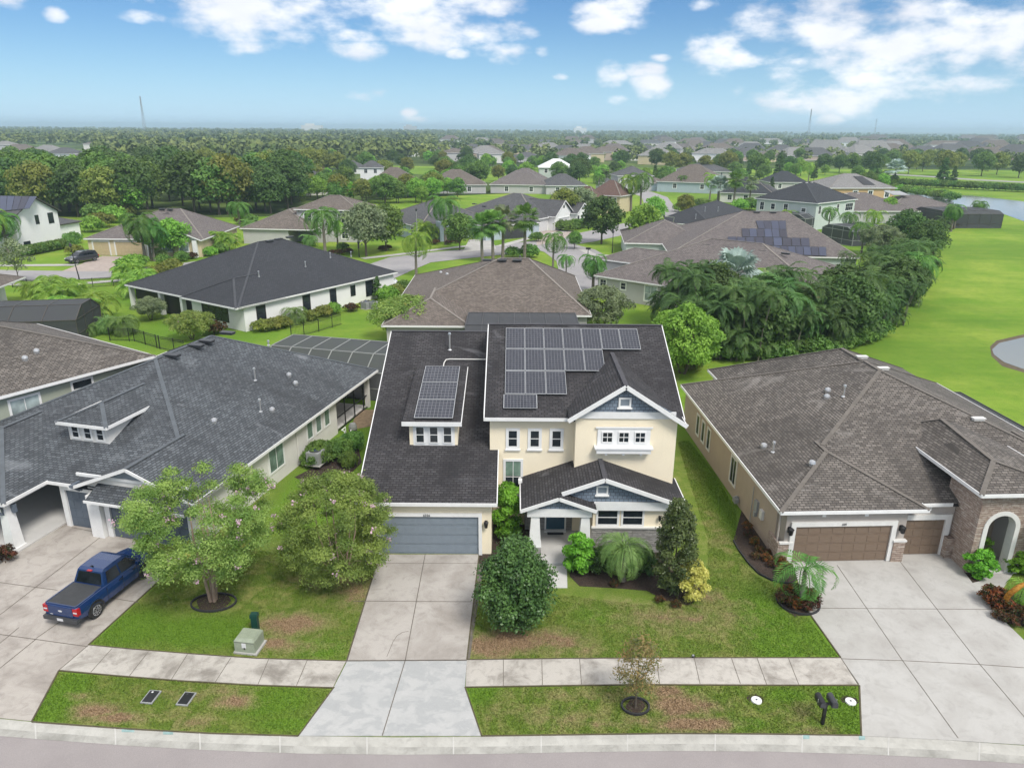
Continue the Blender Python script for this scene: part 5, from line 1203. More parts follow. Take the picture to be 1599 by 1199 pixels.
M['lf_croton'] = leafmat('red_croton_leaves', (.05, .022, .01), (.17, .06, .015), (.04, .07, .015), 4.0, .2, .48)
M['lf_croton_dark'] = leafmat('dark_croton_leaves', (.022, .014, .008), (.075, .026, .012), (.03, .05, .012), 4.0, .2, .5)
M['lf_palm'] = leafmat('palm_leaflets', (.035, .085, .018), (.085, .16, .035), None, 1.2, .3)
M['lf_palm_light'] = leafmat('light_palm_leaflets', (.08, .15, .025), (.17, .25, .045), (.22, .2, .06), 1.2, .35, .64)
M['lf_palm_dark'] = leafmat('dark_areca_leaflets', (.022, .05, .014), (.055, .10, .028), (.15, .15, .05), .9, .25, .66)
M['lf_hedge_mid'] = leafmat('mid_areca_leaflets', (.032, .07, .02), (.07, .12, .035), (.15, .15, .05), .9, .25, .66)
M['lf_date'] = leafmat('date_palm_leaflets', (.06, .115, .03), (.13, .20, .065), (.17, .2, .05), 1.5, .3, .68)
M['lf_silver'] = leafmat('silver_fan_leaves', (.13, .17, .16), (.20, .245, .23), None, 1.5, .1)
M['flower'] = paint('pale_pink_blossom', (.62, .42, .50), .8, .12)
M['lf_orange'] = leafmat('orange_frond', (.24, .12, .015), (.32, .18, .03), None, 2, .3)

def quads(c, nrm, size, aspect, rg):
    """one rhombic leaf per point c with normal nrm"""
    n = len(c); r = rg.normal(size=(n, 3)); t = np.cross(nrm, r); t /= np.linalg.norm(t, axis=1)[:, None] + 1e-9
    b = np.cross(nrm, t); s = size[:, None]
    V = np.stack([c - t * s, c - b * s * aspect, c + t * s, c + b * s * aspect], 1).reshape(-1, 3)
    return V, np.arange(n * 4).reshape(-1, 4)
def crown_pts(seed, n, R, H, z0, lobes=16, shape='round', lobe_r=.42, inner=.15, spread=.66, jit=.11):
    rg = np.random.default_rng(seed); L = []
    for i in range(lobes):
        a = i * 2.399 + rg.uniform(-.4, .4); f = (i + .5) / lobes
        if shape == 'cone': z = f; rr = (1 - f) ** .75 * .72 * rg.uniform(.75, 1.05)
        elif shape == 'column': z = f; rr = .55 * math.sin(math.pi * min(.97, f * .82 + .15)) * rg.uniform(.7, 1.1)
        elif shape == 'vase': z = f ** .8; rr = (.28 + .72 * math.sin(math.pi * min(1, f * .62 + .12))) * spread * rg.uniform(.8, 1.15)
        else: z = f; rr = math.sqrt(max(0, 1 - (2 * f - .9) ** 2)) * spread * rg.uniform(.72, 1.08)
        lr = lobe_r * R * rg.uniform(.7, 1.15) * (1 - .35 * f if shape == 'cone' else 1)
        L.append((math.cos(a) * rr * R, math.sin(a) * rr * R, z0 + lr * .6 + z * (H - z0 - lr * 1.45), lr))
    L = np.array(L); w = L[:, 3] ** 2; k = rg.choice(len(L), n, p=w / w.sum())
    d = rg.normal(size=(n, 3)); d[:, 2] = np.where(d[:, 2] < -.3, -d[:, 2], d[:, 2]); d /= np.linalg.norm(d, axis=1)[:, None]
    rad_ = L[k, 3] * np.where(rg.random(n) < inner, rg.uniform(.2, .8, n), rg.normal(.95, jit, n))
    p = L[k, :3] + d * rad_[:, None] * np.array([1, 1, .82])
    p[:, 2] = np.maximum(p[:, 2], .05)
    nr = d * .8 + rg.normal(size=(n, 3)) * .55; nr[:, 2] += .25; nr /= np.linalg.norm(nr, axis=1)[:, None]
    return p, nr, L, rg
def tree_mesh(seed, h, R, z0, n, leaf, mat, trunk='trunk', lobes=16, shape='round', lobe_r=.42, tr=.16, stems=1, inner=.15, spread=.66, aspect=.6, flowers=0, limbs=True, jit=.11, lean_=.28):
    p, nr, L, rg = crown_pts(seed, n, R, h, z0, lobes, shape, lobe_r, inner, spread, jit)
    V, F = quads(p, nr, rg.uniform(.6, 1.15, n) * leaf, aspect, rg)
    crown = np_mesh('crown', V, F, M[mat])
    rr = random.Random(seed); mbs = []
    for s in range(stems):
        mb = MB(); mbs.append(mb)
        a = 6.283 * s / stems + rr.uniform(-.3, .3); o = .0 if stems == 1 else tr * 1.3; lean = 0 if stems == 1 else R * lean_
        zt = z0 + (h - z0) * .45
        P = [Vector((math.cos(a) * o, math.sin(a) * o, -.05)), Vector((math.cos(a) * (o + lean * .25), math.sin(a) * (o + lean * .25), z0 * .6)), Vector((math.cos(a) * (o + lean), math.sin(a) * (o + lean), zt)), Vector((math.cos(a) * lean * 1.2, math.sin(a) * lean * 1.2, h * .85))]
        mb.tube(P, [tr, tr * .8, tr * .5, tr * .12], 7)
        if limbs:
            for q in range(s, min(len(L), 14), stems):
                t_ = Vector(L[q][:3]); f = min(.9, max(.35, (t_.z / h))); b = P[1].lerp(P[2], min(1, max(0, (t_.z * .6 - P[1].z) / max(.1, P[2].z - P[1].z))))
                mb.tube([b, b.lerp(t_, .55) + Vector((0, 0, .1 * R)), t_], [tr * .4, tr * .22, tr * .07], 5, cap=False)
    return ('tree', mbs, crown, (p, nr, rg), trunk, flowers)
PROTO = {}
def make_tree(key, *a, **k):
    kind, mb, crown, pts, trunk, fl = tree_mesh(*a, **k)
    PROTO[key] = []
    for m_ in mb:
        me_t = m_.build('trunk', M[trunk]); PROTO[key].append(('trunk', me_t.data)); bpy.data.objects.remove(me_t)
    PROTO[key].append(('crown', crown))
    if fl:
        p, nr, rg = pts; idx = rg.choice(len(p), fl, replace=False); V = []; F = []
        c = np.repeat(p[idx] + nr[idx] * .12, 16, 0) + rg.normal(size=(fl * 16, 3)) * .07
        n2 = rg.normal(size=(fl * 16, 3)); n2 /= np.linalg.norm(n2, axis=1)[:, None]
        v, f = quads(c, n2, rg.uniform(.03, .06, fl * 16), .8, rg); PROTO[key].append(('blossom', np_mesh('blossom', v, f, M['flower'])))
def plant(key, pos, label, cat='tree', name='tree', s=1.0, rz=None, group=None, sz=None):
    parts = PROTO[key]; rz = rnd.uniform(0, 6.28) if rz is None else rz
    r = empty(name, (pos[0], pos[1], pos[2] if len(pos) > 2 else 0), rz, label, cat, group); r.scale = (s, s, sz or s)
    for n, me in parts: mobj(n, me, r)
    return r
def single(key, pos, label, cat='shrub', name='shrub', s=1.0, rz=None, group=None, sz=None):
    me = PROTO[key][-1][1] if PROTO[key][-1][0] != 'blossom' else PROTO[key][1][1]
    o = mobj(name, me); o.location = (pos[0], pos[1], 0); o.rotation_euler = (0, 0, rnd.uniform(0, 6.28) if rz is None else rz); o.scale = (s, s, sz or s)
    return tag(o, label, cat, group)
rnd = random.Random(11)
for i in range(4): make_tree('oak%d' % i, 20 + i, 9.5, 4.6, 1.6, 5200, .30, 'lf_oak', lobes=22, tr=.24)
for i in range(4): make_tree('mid%d' % i, 30 + i, 9.0, 4.2, 1.5, 4600, .30, 'lf_mid', lobes=20, tr=.22)
for i in range(3): make_tree('light%d' % i, 40 + i, 7.5, 3.6, 1.2, 4200, .26, 'lf_light', lobes=18, tr=.18)
for i in range(3): make_tree('yellow%d' % i, 50 + i, 9.0, 4.2, 1.5, 4200, .29, 'lf_yellow', lobes=18, tr=.2)
for i in range(2): make_tree('grey%d' % i, 60 + i, 8.0, 4.0, 1.6, 5200, .24, 'lf_grey', lobes=20, tr=.2)
for i in range(2): make_tree('cone%d' % i, 70 + i, 9.0, 2.3, .6, 3600, .26, 'lf_oak', lobes=20, shape='cone', tr=.16)
for i in range(2): make_tree('slim%d' % i, 75 + i, 6.0, 1.9, 1.3, 2600, .20, 'lf_light', lobes=14, shape='column', tr=.09)
make_tree('sparse0', 80, 4.2, 1.7, .9, 1500, .12, 'lf_grey', lobes=12, tr=.05)
for i in range(2): make_tree('bush%d' % i, 84 + i, 1.5, 1.25, 0.0, 1500, .13, 'lf_mid', lobes=12, lobe_r=.45, tr=.03)
make_tree('bushy', 87, 1.3, 1.2, 0.0, 1500, .12, 'lf_yellow', lobes=12, lobe_r=.45, tr=.03)
make_tree('bushl', 88, 1.5, 1.2, 0.0, 1500, .13, 'lf_light', lobes=12, lobe_r=.45, tr=.03)
make_tree('bushred', 89, 1.0, .9, 0.0, 1200, .10, 'lf_croton_dark', lobes=10, lobe_r=.45, tr=.03)
# near plants, each its own
make_tree('myrtle_a', 101, 6.0, 2.9, 1.35, 62000, .062, 'lf_myrtle', 'trunk_myrtle', lobes=90, shape='vase', lobe_r=.17, tr=.085, stems=4, inner=.3, spread=.9, aspect=.42, jit=.24, lean_=.12, flowers=70)
make_tree('myrtle_b', 102, 5.6, 2.85, .3, 60000, .062, 'lf_myrtle2', 'trunk_myrtle', lobes=90, shape='round', lobe_r=.17, tr=.06, stems=5, inner=.3, spread=.86, aspect=.42, jit=.24, flowers=46)
make_tree('frontbush', 103, 3.7, 1.95, .1, 26000, .065, 'lf_glossy', lobes=80, shape='column', lobe_r=.22, jit=.2, tr=.06, stems=3, inner=.2, aspect=.6)
make_tree('climber', 104, 3.3, .95, .0, 7000, .08, 'lf_bright', lobes=20, shape='column', lobe_r=.42, tr=.04, stems=2)
make_tree('brightbush', 105, 1.75, .72, .0, 3200, .075, 'lf_bright', lobes=16, lobe_r=.36, tr=.03)
make_tree('darkbush', 106, 1.25, .75, .0, 3000, .06, 'lf_glossy', lobes=14, lobe_r=.4, tr=.03)
make_tree('magnolia', 107, 4.35, 1.3, .1, 19000, .062, 'lf_magnolia', lobes=70, shape='column', lobe_r=.22, jit=.2, tr=.06, aspect=.45)
make_tree('creambush', 108, 1.75, .75, .0, 4600, .055, 'lf_cream', lobes=18, lobe_r=.35, tr=.03)
make_tree('streettree', 109, 3.3, 1.15, .6, 3000, .06, 'lf_dry', 'trunk', lobes=22, shape='column', lobe_r=.36, tr=.045, inner=.5, aspect=.4)
make_tree('croton', 110, .75, .45, .0, 700, .075, 'lf_croton', lobes=9, lobe_r=.45, tr=.02, aspect=.4)
make_tree('crotond', 111, .6, .45, .0, 700, .07, 'lf_croton_dark', lobes=9, lobe_r=.45, tr=.02, aspect=.4)
make_tree('hedge', 112, 1.45, 1.05, .0, 5200, .075, 'lf_mid', lobes=20, lobe_r=.36, tr=.03)
make_tree('yardtree', 113, 6.3, 3.4, .5, 15000, .14, 'lf_light', lobes=40, lobe_r=.28, tr=.12, aspect=.6, spread=.74, stems=3)
make_tree('backmyrtle', 114, 4.8, 3.9, .8, 15000, .12, 'lf_myrtle', lobes=40, lobe_r=.24, tr=.08, stems=4, spread=.8, flowers=12)
make_tree('backtree', 115, 4.9, 3.3, .8, 13000, .12, 'lf_grey', lobes=36, lobe_r=.26, tr=.08, stems=4, spread=.8)

# palms
def frond_pts(L, e0, droop, az, n=10):
    P = [Vector((0, 0, 0))]; e = e0; d = Vector((math.cos(az), math.sin(az), 0)); out = []
    for i in range(n):
        out.append((P[-1].copy(), e)); e2 = e - droop * (i + .5) / n; st = L / n
        P.append(P[-1] + d * math.cos(e2) * st + Vector((0, 0, math.sin(e2) * st))); e = e - droop / n * .9
    return P, d
def palm_parts(seed, h, nf, L, pairs=26, ll=.55, lw=.035, droop=1.6, tr=.13, e_hi=80, e_lo=-15, mat='lf_palm', stems=((0, 0, 1),), lean=.1, hang=.5, trunkmat='trunk_palm', curve=.3, stemn=9, old=0):
    rr = random.Random(seed); V = []; F = []; tb = MB(); top = MB()
    for (sx, sy, sh) in stems:
        a = rr.uniform(0, 6.28) if (sx, sy) == (0, 0) else math.atan2(sy, sx); hh = h * sh; c = Vector((sx + math.cos(a) * lean * hh, sy + math.sin(a) * lean * hh, hh))
        b0 = Vector((sx, sy, -.05)); m = b0.lerp(c, .5) + Vector((math.cos(a), math.sin(a), 0)) * -lean * hh * curve
        if hh > .1: tb.tube([b0, b0.lerp(m, .6), m, m.lerp(c, .55), c], [tr * 1.25, tr, tr * .9, tr * .85, tr * .8], stemn)
        for k in range(nf):
            az_ = k * 2.399 + rr.uniform(-.25, .25); f = (k + .5) / nf; e0 = rad(e_hi + (e_lo - e_hi) * f ** .9 + rr.uniform(-8, 8)); LL = L * rr.uniform(.85, 1.08)
            P, d = frond_pts(LL, e0, droop * rr.uniform(.8, 1.2), az_); side = Vector((-d.y, d.x, 0))
            for i in range(len(P) - 1):
                w = .022 * (1 - i / len(P)) * (L / 2) + .006; q = [P[i] - side * w, P[i] + side * w, P[i + 1] + side * w * .8, P[i + 1] - side * w * .8]
                V += [tuple(c + x) for x in q]; F.append([len(V) - 4 + j for j in range(4)])
            for i in range(pairs):
                s = .14 + .86 * (i + .5) / pairs; x = s * (len(P) - 1); j = min(int(x), len(P) - 2); p = P[j].lerp(P[j + 1], x - j); t = (P[j + 1] - P[j]).normalized()
                ln = ll * math.sin(math.pi * min(.97, s * .78 + .2)) * rr.uniform(.85, 1.1)
                for sg in (-1, 1):
                    dr = (side * sg * .78 + t * .55 + Vector((0, 0, -hang * rr.uniform(.5, 1.4)))).normalized(); e_ = p + dr * ln; w = t * lw
                    mid = p + dr * ln * .5 + Vector((0, 0, ln * .06))
                    for q in (c + p - w * .5, c + mid + w, c + e_, c + mid - w): V.append(tuple(q))
                    F.append([len(V) - 4, len(V) - 3, len(V) - 2, len(V) - 1])
    res = []
    if tb.f and len(stems) <= 5:
        per = len(tb.f) // len(stems)
        for q in range(len(stems)):
            m_ = MB(); fs = range(q * per, (q + 1) * per)
            for f in fs: m_.face([tb.v[k] for k in tb.f[f]])
            o = m_.build('trunk', M[trunkmat]); res.append(('trunk', o.data)); bpy.data.objects.remove(o)
    elif tb.f: o = tb.build('trunk', M[trunkmat]); res.append(('trunk', o.data)); bpy.data.objects.remove(o)
    res.append(('crown', np_mesh('crown', np.array(V), np.array(F), M[mat])))
    return res
def fan_parts(seed, h, nf, L, fr, mat, tr=.17, e_hi=75, e_lo=-55, stems=((0, 0, 1),)):
    rr = random.Random(seed); V = []; F = []; tb = MB()
    for (sx, sy, sh) in stems:
        c = Vector((sx, sy, h * sh)); tb.tube([(sx, sy, -.05), (sx + .05, sy, h * sh * .5), tuple(c)], [tr * 1.2, tr, tr], 9)
        for k in range(nf):
            az_ = k * 2.399 + rr.uniform(-.3, .3); f = (k + .5) / nf; e0 = rad(e_hi + (e_lo - e_hi) * f + rr.uniform(-8, 8)); d = Vector((math.cos(az_) * math.cos(e0), math.sin(az_) * math.cos(e0), math.sin(e0)))
            e = c + d * L * rr.uniform(.85, 1.1); sd = Vector((-math.sin(az_), math.cos(az_), 0)); up = sd.cross(d)
            q = [c - sd * .02, c + sd * .02, e + sd * .02, e - sd * .02]; V += [tuple(x) for x in q]; F.append([len(V) - 4 + j for j in range(4)])
            for s in range(17):
                a = rad(-125 + 250 * s / 16); r_ = fr * (1 - .25 * abs(s - 8) / 8) * rr.uniform(.9, 1.05); dd = d * math.cos(a) + sd * math.sin(a); tip = e + dd * r_ + Vector((0, 0, -.28 * r_)) + up * rr.uniform(-.05, .12)
                w = (dd.cross(up)).normalized() * r_ * .085; mid = e + dd * r_ * .6
                for x in (e, mid + w, tip, mid - w): V.append(tuple(x))
                F.append([len(V) - 4, len(V) - 3, len(V) - 2, len(V) - 1])
    o = tb.build('trunk', M['trunk_palm']); t = o.data; bpy.data.objects.remove(o)
    return [('trunk', t), ('crown', np_mesh('crown', np.array(V), np.array(F), M[mat]))]
PROTO['arecad'] = palm_parts(216, 2.6, 11, 1.7, 16, .42, .045, 1.5, .06, 82, 12, 'lf_hedge_mid', stems=[(0, 0, 1), (.4, .2, .75), (-.3, .35, .88)], lean=.1, hang=.2)
for i in range(3): PROTO['queen%d' % i] = palm_parts(200 + i, 3.4 + i * .4, 19, 3.1, 26, .62, .05, 1.75, .13, 78, 0, 'lf_palm_light' if i == 1 else 'lf_palm', hang=.45, lean=.05)
for i in range(2): PROTO['areca%d' % i] = palm_parts(210 + i, 2.0, 12, 2.0, 16, .6, .055, 1.3, .06, 80, 15, 'lf_palm_light', stems=[(math.cos(a) * r, math.sin(a) * r, s) for a, r, s in ((0, .3, 1), (1.3, .5, .6), (2.4, .5, .9), (3.6, .4, .5), (5, .6, .8))], lean=.25)
hs = []
for i in range(3):
    rr = random.Random(300 + i); st = [(math.cos(a) * r, math.sin(a) * r, s) for a, r, s in [(rr.uniform(0, 6.28), rr.uniform(.1, 1.7), rr.uniform(.15, 1.0)) for _ in range(20)]]
    PROTO['hedge_palm%d' % i] = palm_parts(310 + i, 5.3, 12, 1.95, 17, .44, .05, 1.35, .055, 84, 15, ('lf_palm_dark', 'lf_palm_dark', 'lf_hedge_mid')[i], stems=st, lean=.14, hang=.28, stemn=5)
PROTO['date0'] = palm_parts(220, 1.75, 32, 2.35, 32, .40, .022, 1.9, .12, 85, 0, 'lf_date', hang=.10, lean=.0)
PROTO['date1'] = palm_parts(221, 1.0, 36, 2.1, 22, .45, .028, 1.5, .16, 82, -10, 'lf_date', hang=.35, lean=.0)
PROTO['adonidia'] = palm_parts(222, 1.35, 10, 1.8, 18, .44, .032, 1.8, .085, 80, 12, 'lf_palm', hang=.12, lean=.03)
PROTO['christmas'] = palm_parts(224, 2.9, 13, 2.1, 22, .55, .045, 1.9, .09, 80, 0, 'lf_palm', hang=.4, lean=.12, stems=((0, 0, 1), (.3, .2, .85)))
PROTO['orangepalm'] = palm_parts(225, .9, 10, 1.5, 20, .38, .025, 2.3, .10, 70, 0, 'lf_palm_light', hang=.5, lean=.0)
for i in range(2): PROTO['sabal%d' % i] = fan_parts(230 + i, 4.6, 30, 1.1, .95, 'lf_grey' if i == 0 else 'lf_palm')
PROTO['sabal2'] = fan_parts(232, 4.6, 34, 1.1, .95, 'lf_mid', stems=((0, 0, 1), (1.2, .6, .92)))
PROTO['bismarck'] = fan_parts(233, 3.9, 26, 1.6, 1.6, 'lf_silver', .22, 80, -20)

def P2(u, v): g = G(u, v); return (g.x, g.y)
# front yards
plant('myrtle_a', P2(333, 938), 'tan-trunked crape myrtle with pale pink blossoms over the blue pickup', s=1.0, rz=.6)
plant('myrtle_b', P2(533, 905), 'bushy crape myrtle with pink blossoms beside the central driveway', s=1.0, rz=2.2)
plant('frontbush', P2(805, 978), 'large rounded dark green shrub-like tree right of the central driveway', rz=.4, s=1.17)
plant('climber', (-.15, 33.3), 'tall bright green shrub between garage and porch', 'shrub', 'shrub', rz=1)
plant('brightbush', P2(903, 893), 'small bright green shrub beside the porch floor', 'shrub', 'shrub', 1.25)
for u, v, s in ((936, 892, 1.05), (952, 882, .9), (1005, 893, 1.0)): plant('darkbush', P2(u, v), 'low dark bush under the feathery palm by the porch', 'shrub', 'shrub', s, group='dark bushes under the palm')
plant('date0', P2(972, 907), 'feathery pygmy date palm in front of the cream house window', 'palm', 'palm_tree', 1.0)
plant('magnolia', P2(1050, 927), 'tall conical olive-dark tree at the right corner of the porch', rz=2, s=1.12)
plant('creambush', P2(1080, 935), 'cream-yellow variegated shrub at the foot of the conical tree', 'shrub', 'shrub', 1.2)
for u, v in ((1030, 940), (1055, 948), (960, 915)): plant('crotond', P2(u, v), 'small low plant at the edge of the mulch bed', 'plant', 'plant', .6, group='small plants in the mulch')
plant('streettree', P2(992, 1106), 'thin half-dead young tree with orange-brown leaves by the sidewalk', rz=1.2)
plant('adonidia', P2(1250, 944), 'small palm with arching fronds in a ring of crotons', 'palm', 'palm_tree', 1.3)
for i in range(9):
    a = i * .7; g = G(1246, 940); plant('croton' if i % 3 == 0 else 'crotond', (g.x + .62 * math.cos(a), g.y + .52 * math.sin(a)), 'red and bronze croton ringing the small driveway palm', 'plant', 'croton', .85 + .1 * (i % 3), group='crotons around the driveway palm')
for i, (u, v, k) in enumerate(((1168,838,'crotond'),(1178,850,'croton'),(1186,862,'crotond'),(1196,876,'croton'),(1206,886,'crotond'),(1218,897,'crotond'),(1180,872,'crotond'),(1216,880,'croton'),(1222,884,'croton'),(1232,892,'crotond'),(1200,868,'crotond'),(1166,826,'croton'))):
    plant(k, P2(u, v), 'red-leaved croton in the mulch bed along the tan wall', 'plant', 'croton', .66, group='crotons along the tan wall')
plant('brightbush', P2(1526, 899), 'round green shrub left of the stone arch', 'shrub', 'shrub', 1.1, sz=.85)
plant('brightbush', P2(1584, 892), 'low green shrub right of the stone arch', 'shrub', 'shrub', 1.0, sz=.7)
for i, (u, v, s) in enumerate(((1550,945,1.4),(1562,952,1.2),(1541,938,1.0),(1592,965,1.1),(1577,975,.9),(1605,975,1.2),(1558,965,.8))): plant('croton' if i < 3 else 'crotond', P2(u, v), 'orange-red croton in the bed beside the right driveway', 'plant', 'croton', s, group='crotons beside the right driveway')
plant('orangepalm', P2(1592, 948), 'low palm with arching yellow-green fronds at the right edge', 'palm', 'palm_tree', 1.1)
g = G(1589, 958); mb = MB(); C0_ = Vector((0, 0, .85)); AP = []
for k in range(15):
    a = rad(62 + 195 * k / 14); AP.append(C0_ + Vector((.66 * math.cos(a), .12 * math.sin(a * 2), .66 * math.sin(a))))
mb.tube(AP, [.03 + .09 * math.sin(math.pi * (k + 1) / 16) for k in range(15)], 8)
for k in range(1, 14):
    for sg in (-1, 1): d_ = (AP[k] - C0_).normalized(); mb.bar(AP[k], AP[k] + d_ * .14 * sg + (AP[k + 1] - AP[k]) * .8, .05, .012)
o = mb.build('arching_frond', M['lf_orange']); o.location = (g.x, g.y, .05); tag(o, 'thick yellow-orange arching frond beside the right driveway', 'frond')
plant('crotond', P2(4, 878), 'dark red cordyline plant beside the white porch column', 'plant', 'plant', 1.6)
for i, (u, v, s) in enumerate(((500,722,1.05),(530,716,1.0),(552,702,.9),(488,728,.8),(545,728,.7))): plant('hedge', P2(u, v), 'clipped green hedge shrub around the air conditioner', 'shrub', 'shrub', s, group='hedge around the air conditioner')
# middle distance
plant('yardtree', P2(1066, 583), 'bright green bushy tree behind the right corner of the cream house', rz=1)
plant('bushy', P2(1080, 578), 'small yellow-green bush under the bright green tree', 'shrub', 'shrub', .9)
plant('backmyrtle', P2(636, 533), 'wide light green crape myrtle behind the garage roof')
plant('backtree', P2(938, 517), 'feathery grey-green tree behind the solar roof')
plant('slim0', P2(848, 520), 'thin bright green treetop poking above the solar roof', s=.62)
hp = [(1098,548),(1128,556),(1160,557),(1192,556),(1224,554),(1256,550),(1288,546),(1316,540),(1340,528),(1362,518),(1384,505),(1404,492),(1418,475),(1428,455),(1438,432),(1446,412),(1446,388),(1380,470),(1350,490),(1300,520),(1250,525),(1200,528),(1150,532),(1110,520),(1320,495),(1375,440),(1400,420),(1410,395),(1070,512),(1340,455)]
for i, (u, v) in enumerate(hp):
    if i % 4 == 3: plant('oak%d' % (i % 4), P2(u + rnd.uniform(-6, 6), v - 3), 'dark broadleaf tree growing in the tall palm hedge', s=rnd.uniform(.62, .8), group='broadleaf trees of the tall hedge')
    else: plant('hedge_palm%d' % (i % 3), P2(u + rnd.uniform(-5, 5), v), ('tall dark clumping palm in the hedge along the green field', 'dark green clumping palm in the hedge along the green field', 'lighter green clumping palm in the hedge along the green field')[i % 3], 'palm', 'palm_clump', rnd.uniform(.75, 1.35), group='clumping palms of the tall hedge')
for i, (u, v, s) in enumerate(((1082,545,1.5),(1150,548,1.6),(1210,546,1.7),(1265,540,1.5),(1335,520,1.6),(1392,488,1.5),(1420,440,1.4),(1300,535,1.3))): plant('arecad', P2(u, v), 'feathery palm crown standing above the dark hedge', 'palm', 'palm_tree', s * 1.35, group='feathery palms above the hedge')
for i in range(20): plant('bush%d' % (i % 2), P2(1098 + i * 14.5 + rnd.uniform(-4, 4), 560 - max(0, i - 6) * 1.0 - max(0, i - 12) ** 1.75 * .75), 'low dark bush at the foot of the tall palm hedge', 'shrub', 'shrub', rnd.uniform(.9, 1.4), group='bushes at the foot of the palm hedge')
plant('bismarck', P2(1140, 500), 'silver-blue fan palm rising behind the dark palm hedge', 'palm', 'palm_tree', 1.25)
plant('queen1', P2(1187, 500), 'bright green palm crown rising from the hedge beside the silver one', 'palm', 'palm_tree', 1.2)
plant('backtree', P2(1372, 400), 'grey-green bushy tree beyond the right end of the palm hedge', s=1.1)
plant('queen0', P2(1425, 470), 'drooping palm leaning over the field at the end of the hedge', 'palm', 'palm_tree', 1.5)
for u, v, s, t in ((1345,395,1.3,'palm behind the hedge nearest the small grey cages'),(1320,375,1.1,'palm beside the pale two-storey house corner'),(1292,366,1.1,'pale green palm below the two-storey house windows'),(1245,356,.95,'low palm against the pale two-storey wall'),(1228,358,.9,'second low palm against the pale two-storey wall'),(1362,372,1.2,'palm in front of the lakeside lanai roofs')):
    plant('queen%d' % rnd.randrange(3), P2(u, v), t, 'palm', 'palm_tree', s)
for u, v, s in ((1485, 362, 1.2), (1490, 358, 1.0)): plant('christmas', P2(u, v), 'thin-trunked palm in front of the screened lakeside lanai', 'palm', 'palm_tree', s * 1.4, group='palms at the lakeside lanai')
plant('christmas', P2(1519, 348), 'lone thin palm at the lawn corner near the lake', 'palm', 'palm_tree', 1.5)
for u in (1478, 1493, 1505): plant('bushred', P2(u, 361 - (u - 1478) * .35), 'dark red bush at the foot of the screened lanai', 'shrub', 'shrub', 1.5, group='red bushes at the lanai')
plant('light1', P2(1385, 345), 'yellow-green low tree between brown roofs and hedge', s=.75)
# back street
PL = [('queen1',650,432,1.45,'feathery palm with drooping fronds beside the white house'),('sabal2',770,408,1.35,'pair of fan palms at the street corner behind the brown roof'),('sabal0',785,404,1.4,'grey-green fan palm at the middle of the corner group'),('sabal1',819,404,1.45,'straight single fan palm right of the corner group'),
      ('queen2',863,425,1.2,'wide green palm behind the brown roof ridge'),('queen0',884,432,.8,'small palm at the right end of the brown roof'),('christmas',925,455,1.5,'small palm by the kerb near the light grey house'),
      ('christmas',228,408,2.3,'tall yellow-green palm group before the tan house'),('christmas',236,407,2.0,'second stem cluster of the palms before the tan house'),('date1',250,405,1.1,'low palm at the tan house entrance'),('queen0',14,398,1.7,'palm before the white two-storey house at the left edge'),('queen1',-6,400,1.6,'palm cut by the left edge beside the white two-storey house'),
      ('queen0',508,395,1.9,'palm in front of the pale grey two-storey house'),('date1',484,385,1.3,'spiky pale palm left of the two-storey house porch'),('queen1',528,390,1.2,'short palm at the two-storey house porch'),('queen2',560,388,1.2,'short palm right of the two-storey house'),('areca0',665,378,1.5,'low palm clump before the blue-grey house'),('queen2',696,382,1.8,'tall palm beside the dark garage door of the blue-grey house'),
      ('areca1',353,392,1.4,'palm clump right of the tan house'),('date1',388,360,1.4,'palm between tan and two-storey houses'),('queen2',95,330,2.6,'drooping tall palm behind the white two-storey house'),('queen1',70,330,2.3,'pale green palm rising behind the white house roof'),('queen0',375,357,1.4,'bright green palm behind the tan house'),
      ('queen1',985,330,2.0,'tall palm among the yellow-green street trees'),('queen2',1000,330,2.0,'taller palm by the end of the back street'),('queen0',1065,300,1.4,'palm before the corner house'),('queen1',1108,312,1.7,'palm beside the white house with black roof'),('bismarck',1120,320,1.3,'silver palm before the white house with black roof'),('sabal1',1145,322,1.6,'round-headed fan palm before the white house'),('sabal0',1170,320,1.3,'fan palm at the white house corner'),
      ('queen2',1240,330 - 40,1.7,'dark palm behind the dark-roofed houses'),('queen1',1262,285,1.7,'palm tuft behind the pale two-storey house'),('bismarck',1395,290,1.6,'blue-green fan palm beside the orange-tan house'),('queen0',935,300,1.4,'palm beside the beige house'),('queen2',1030,392,1.1,'dark palm left of the grey house roof'),('queen0',1048,385,1.0,'palm at the left end of the grey roof')]
for k, u, v, s, lb in PL: plant(k, P2(u, v), lb, 'palm', 'palm_tree', s * .98)
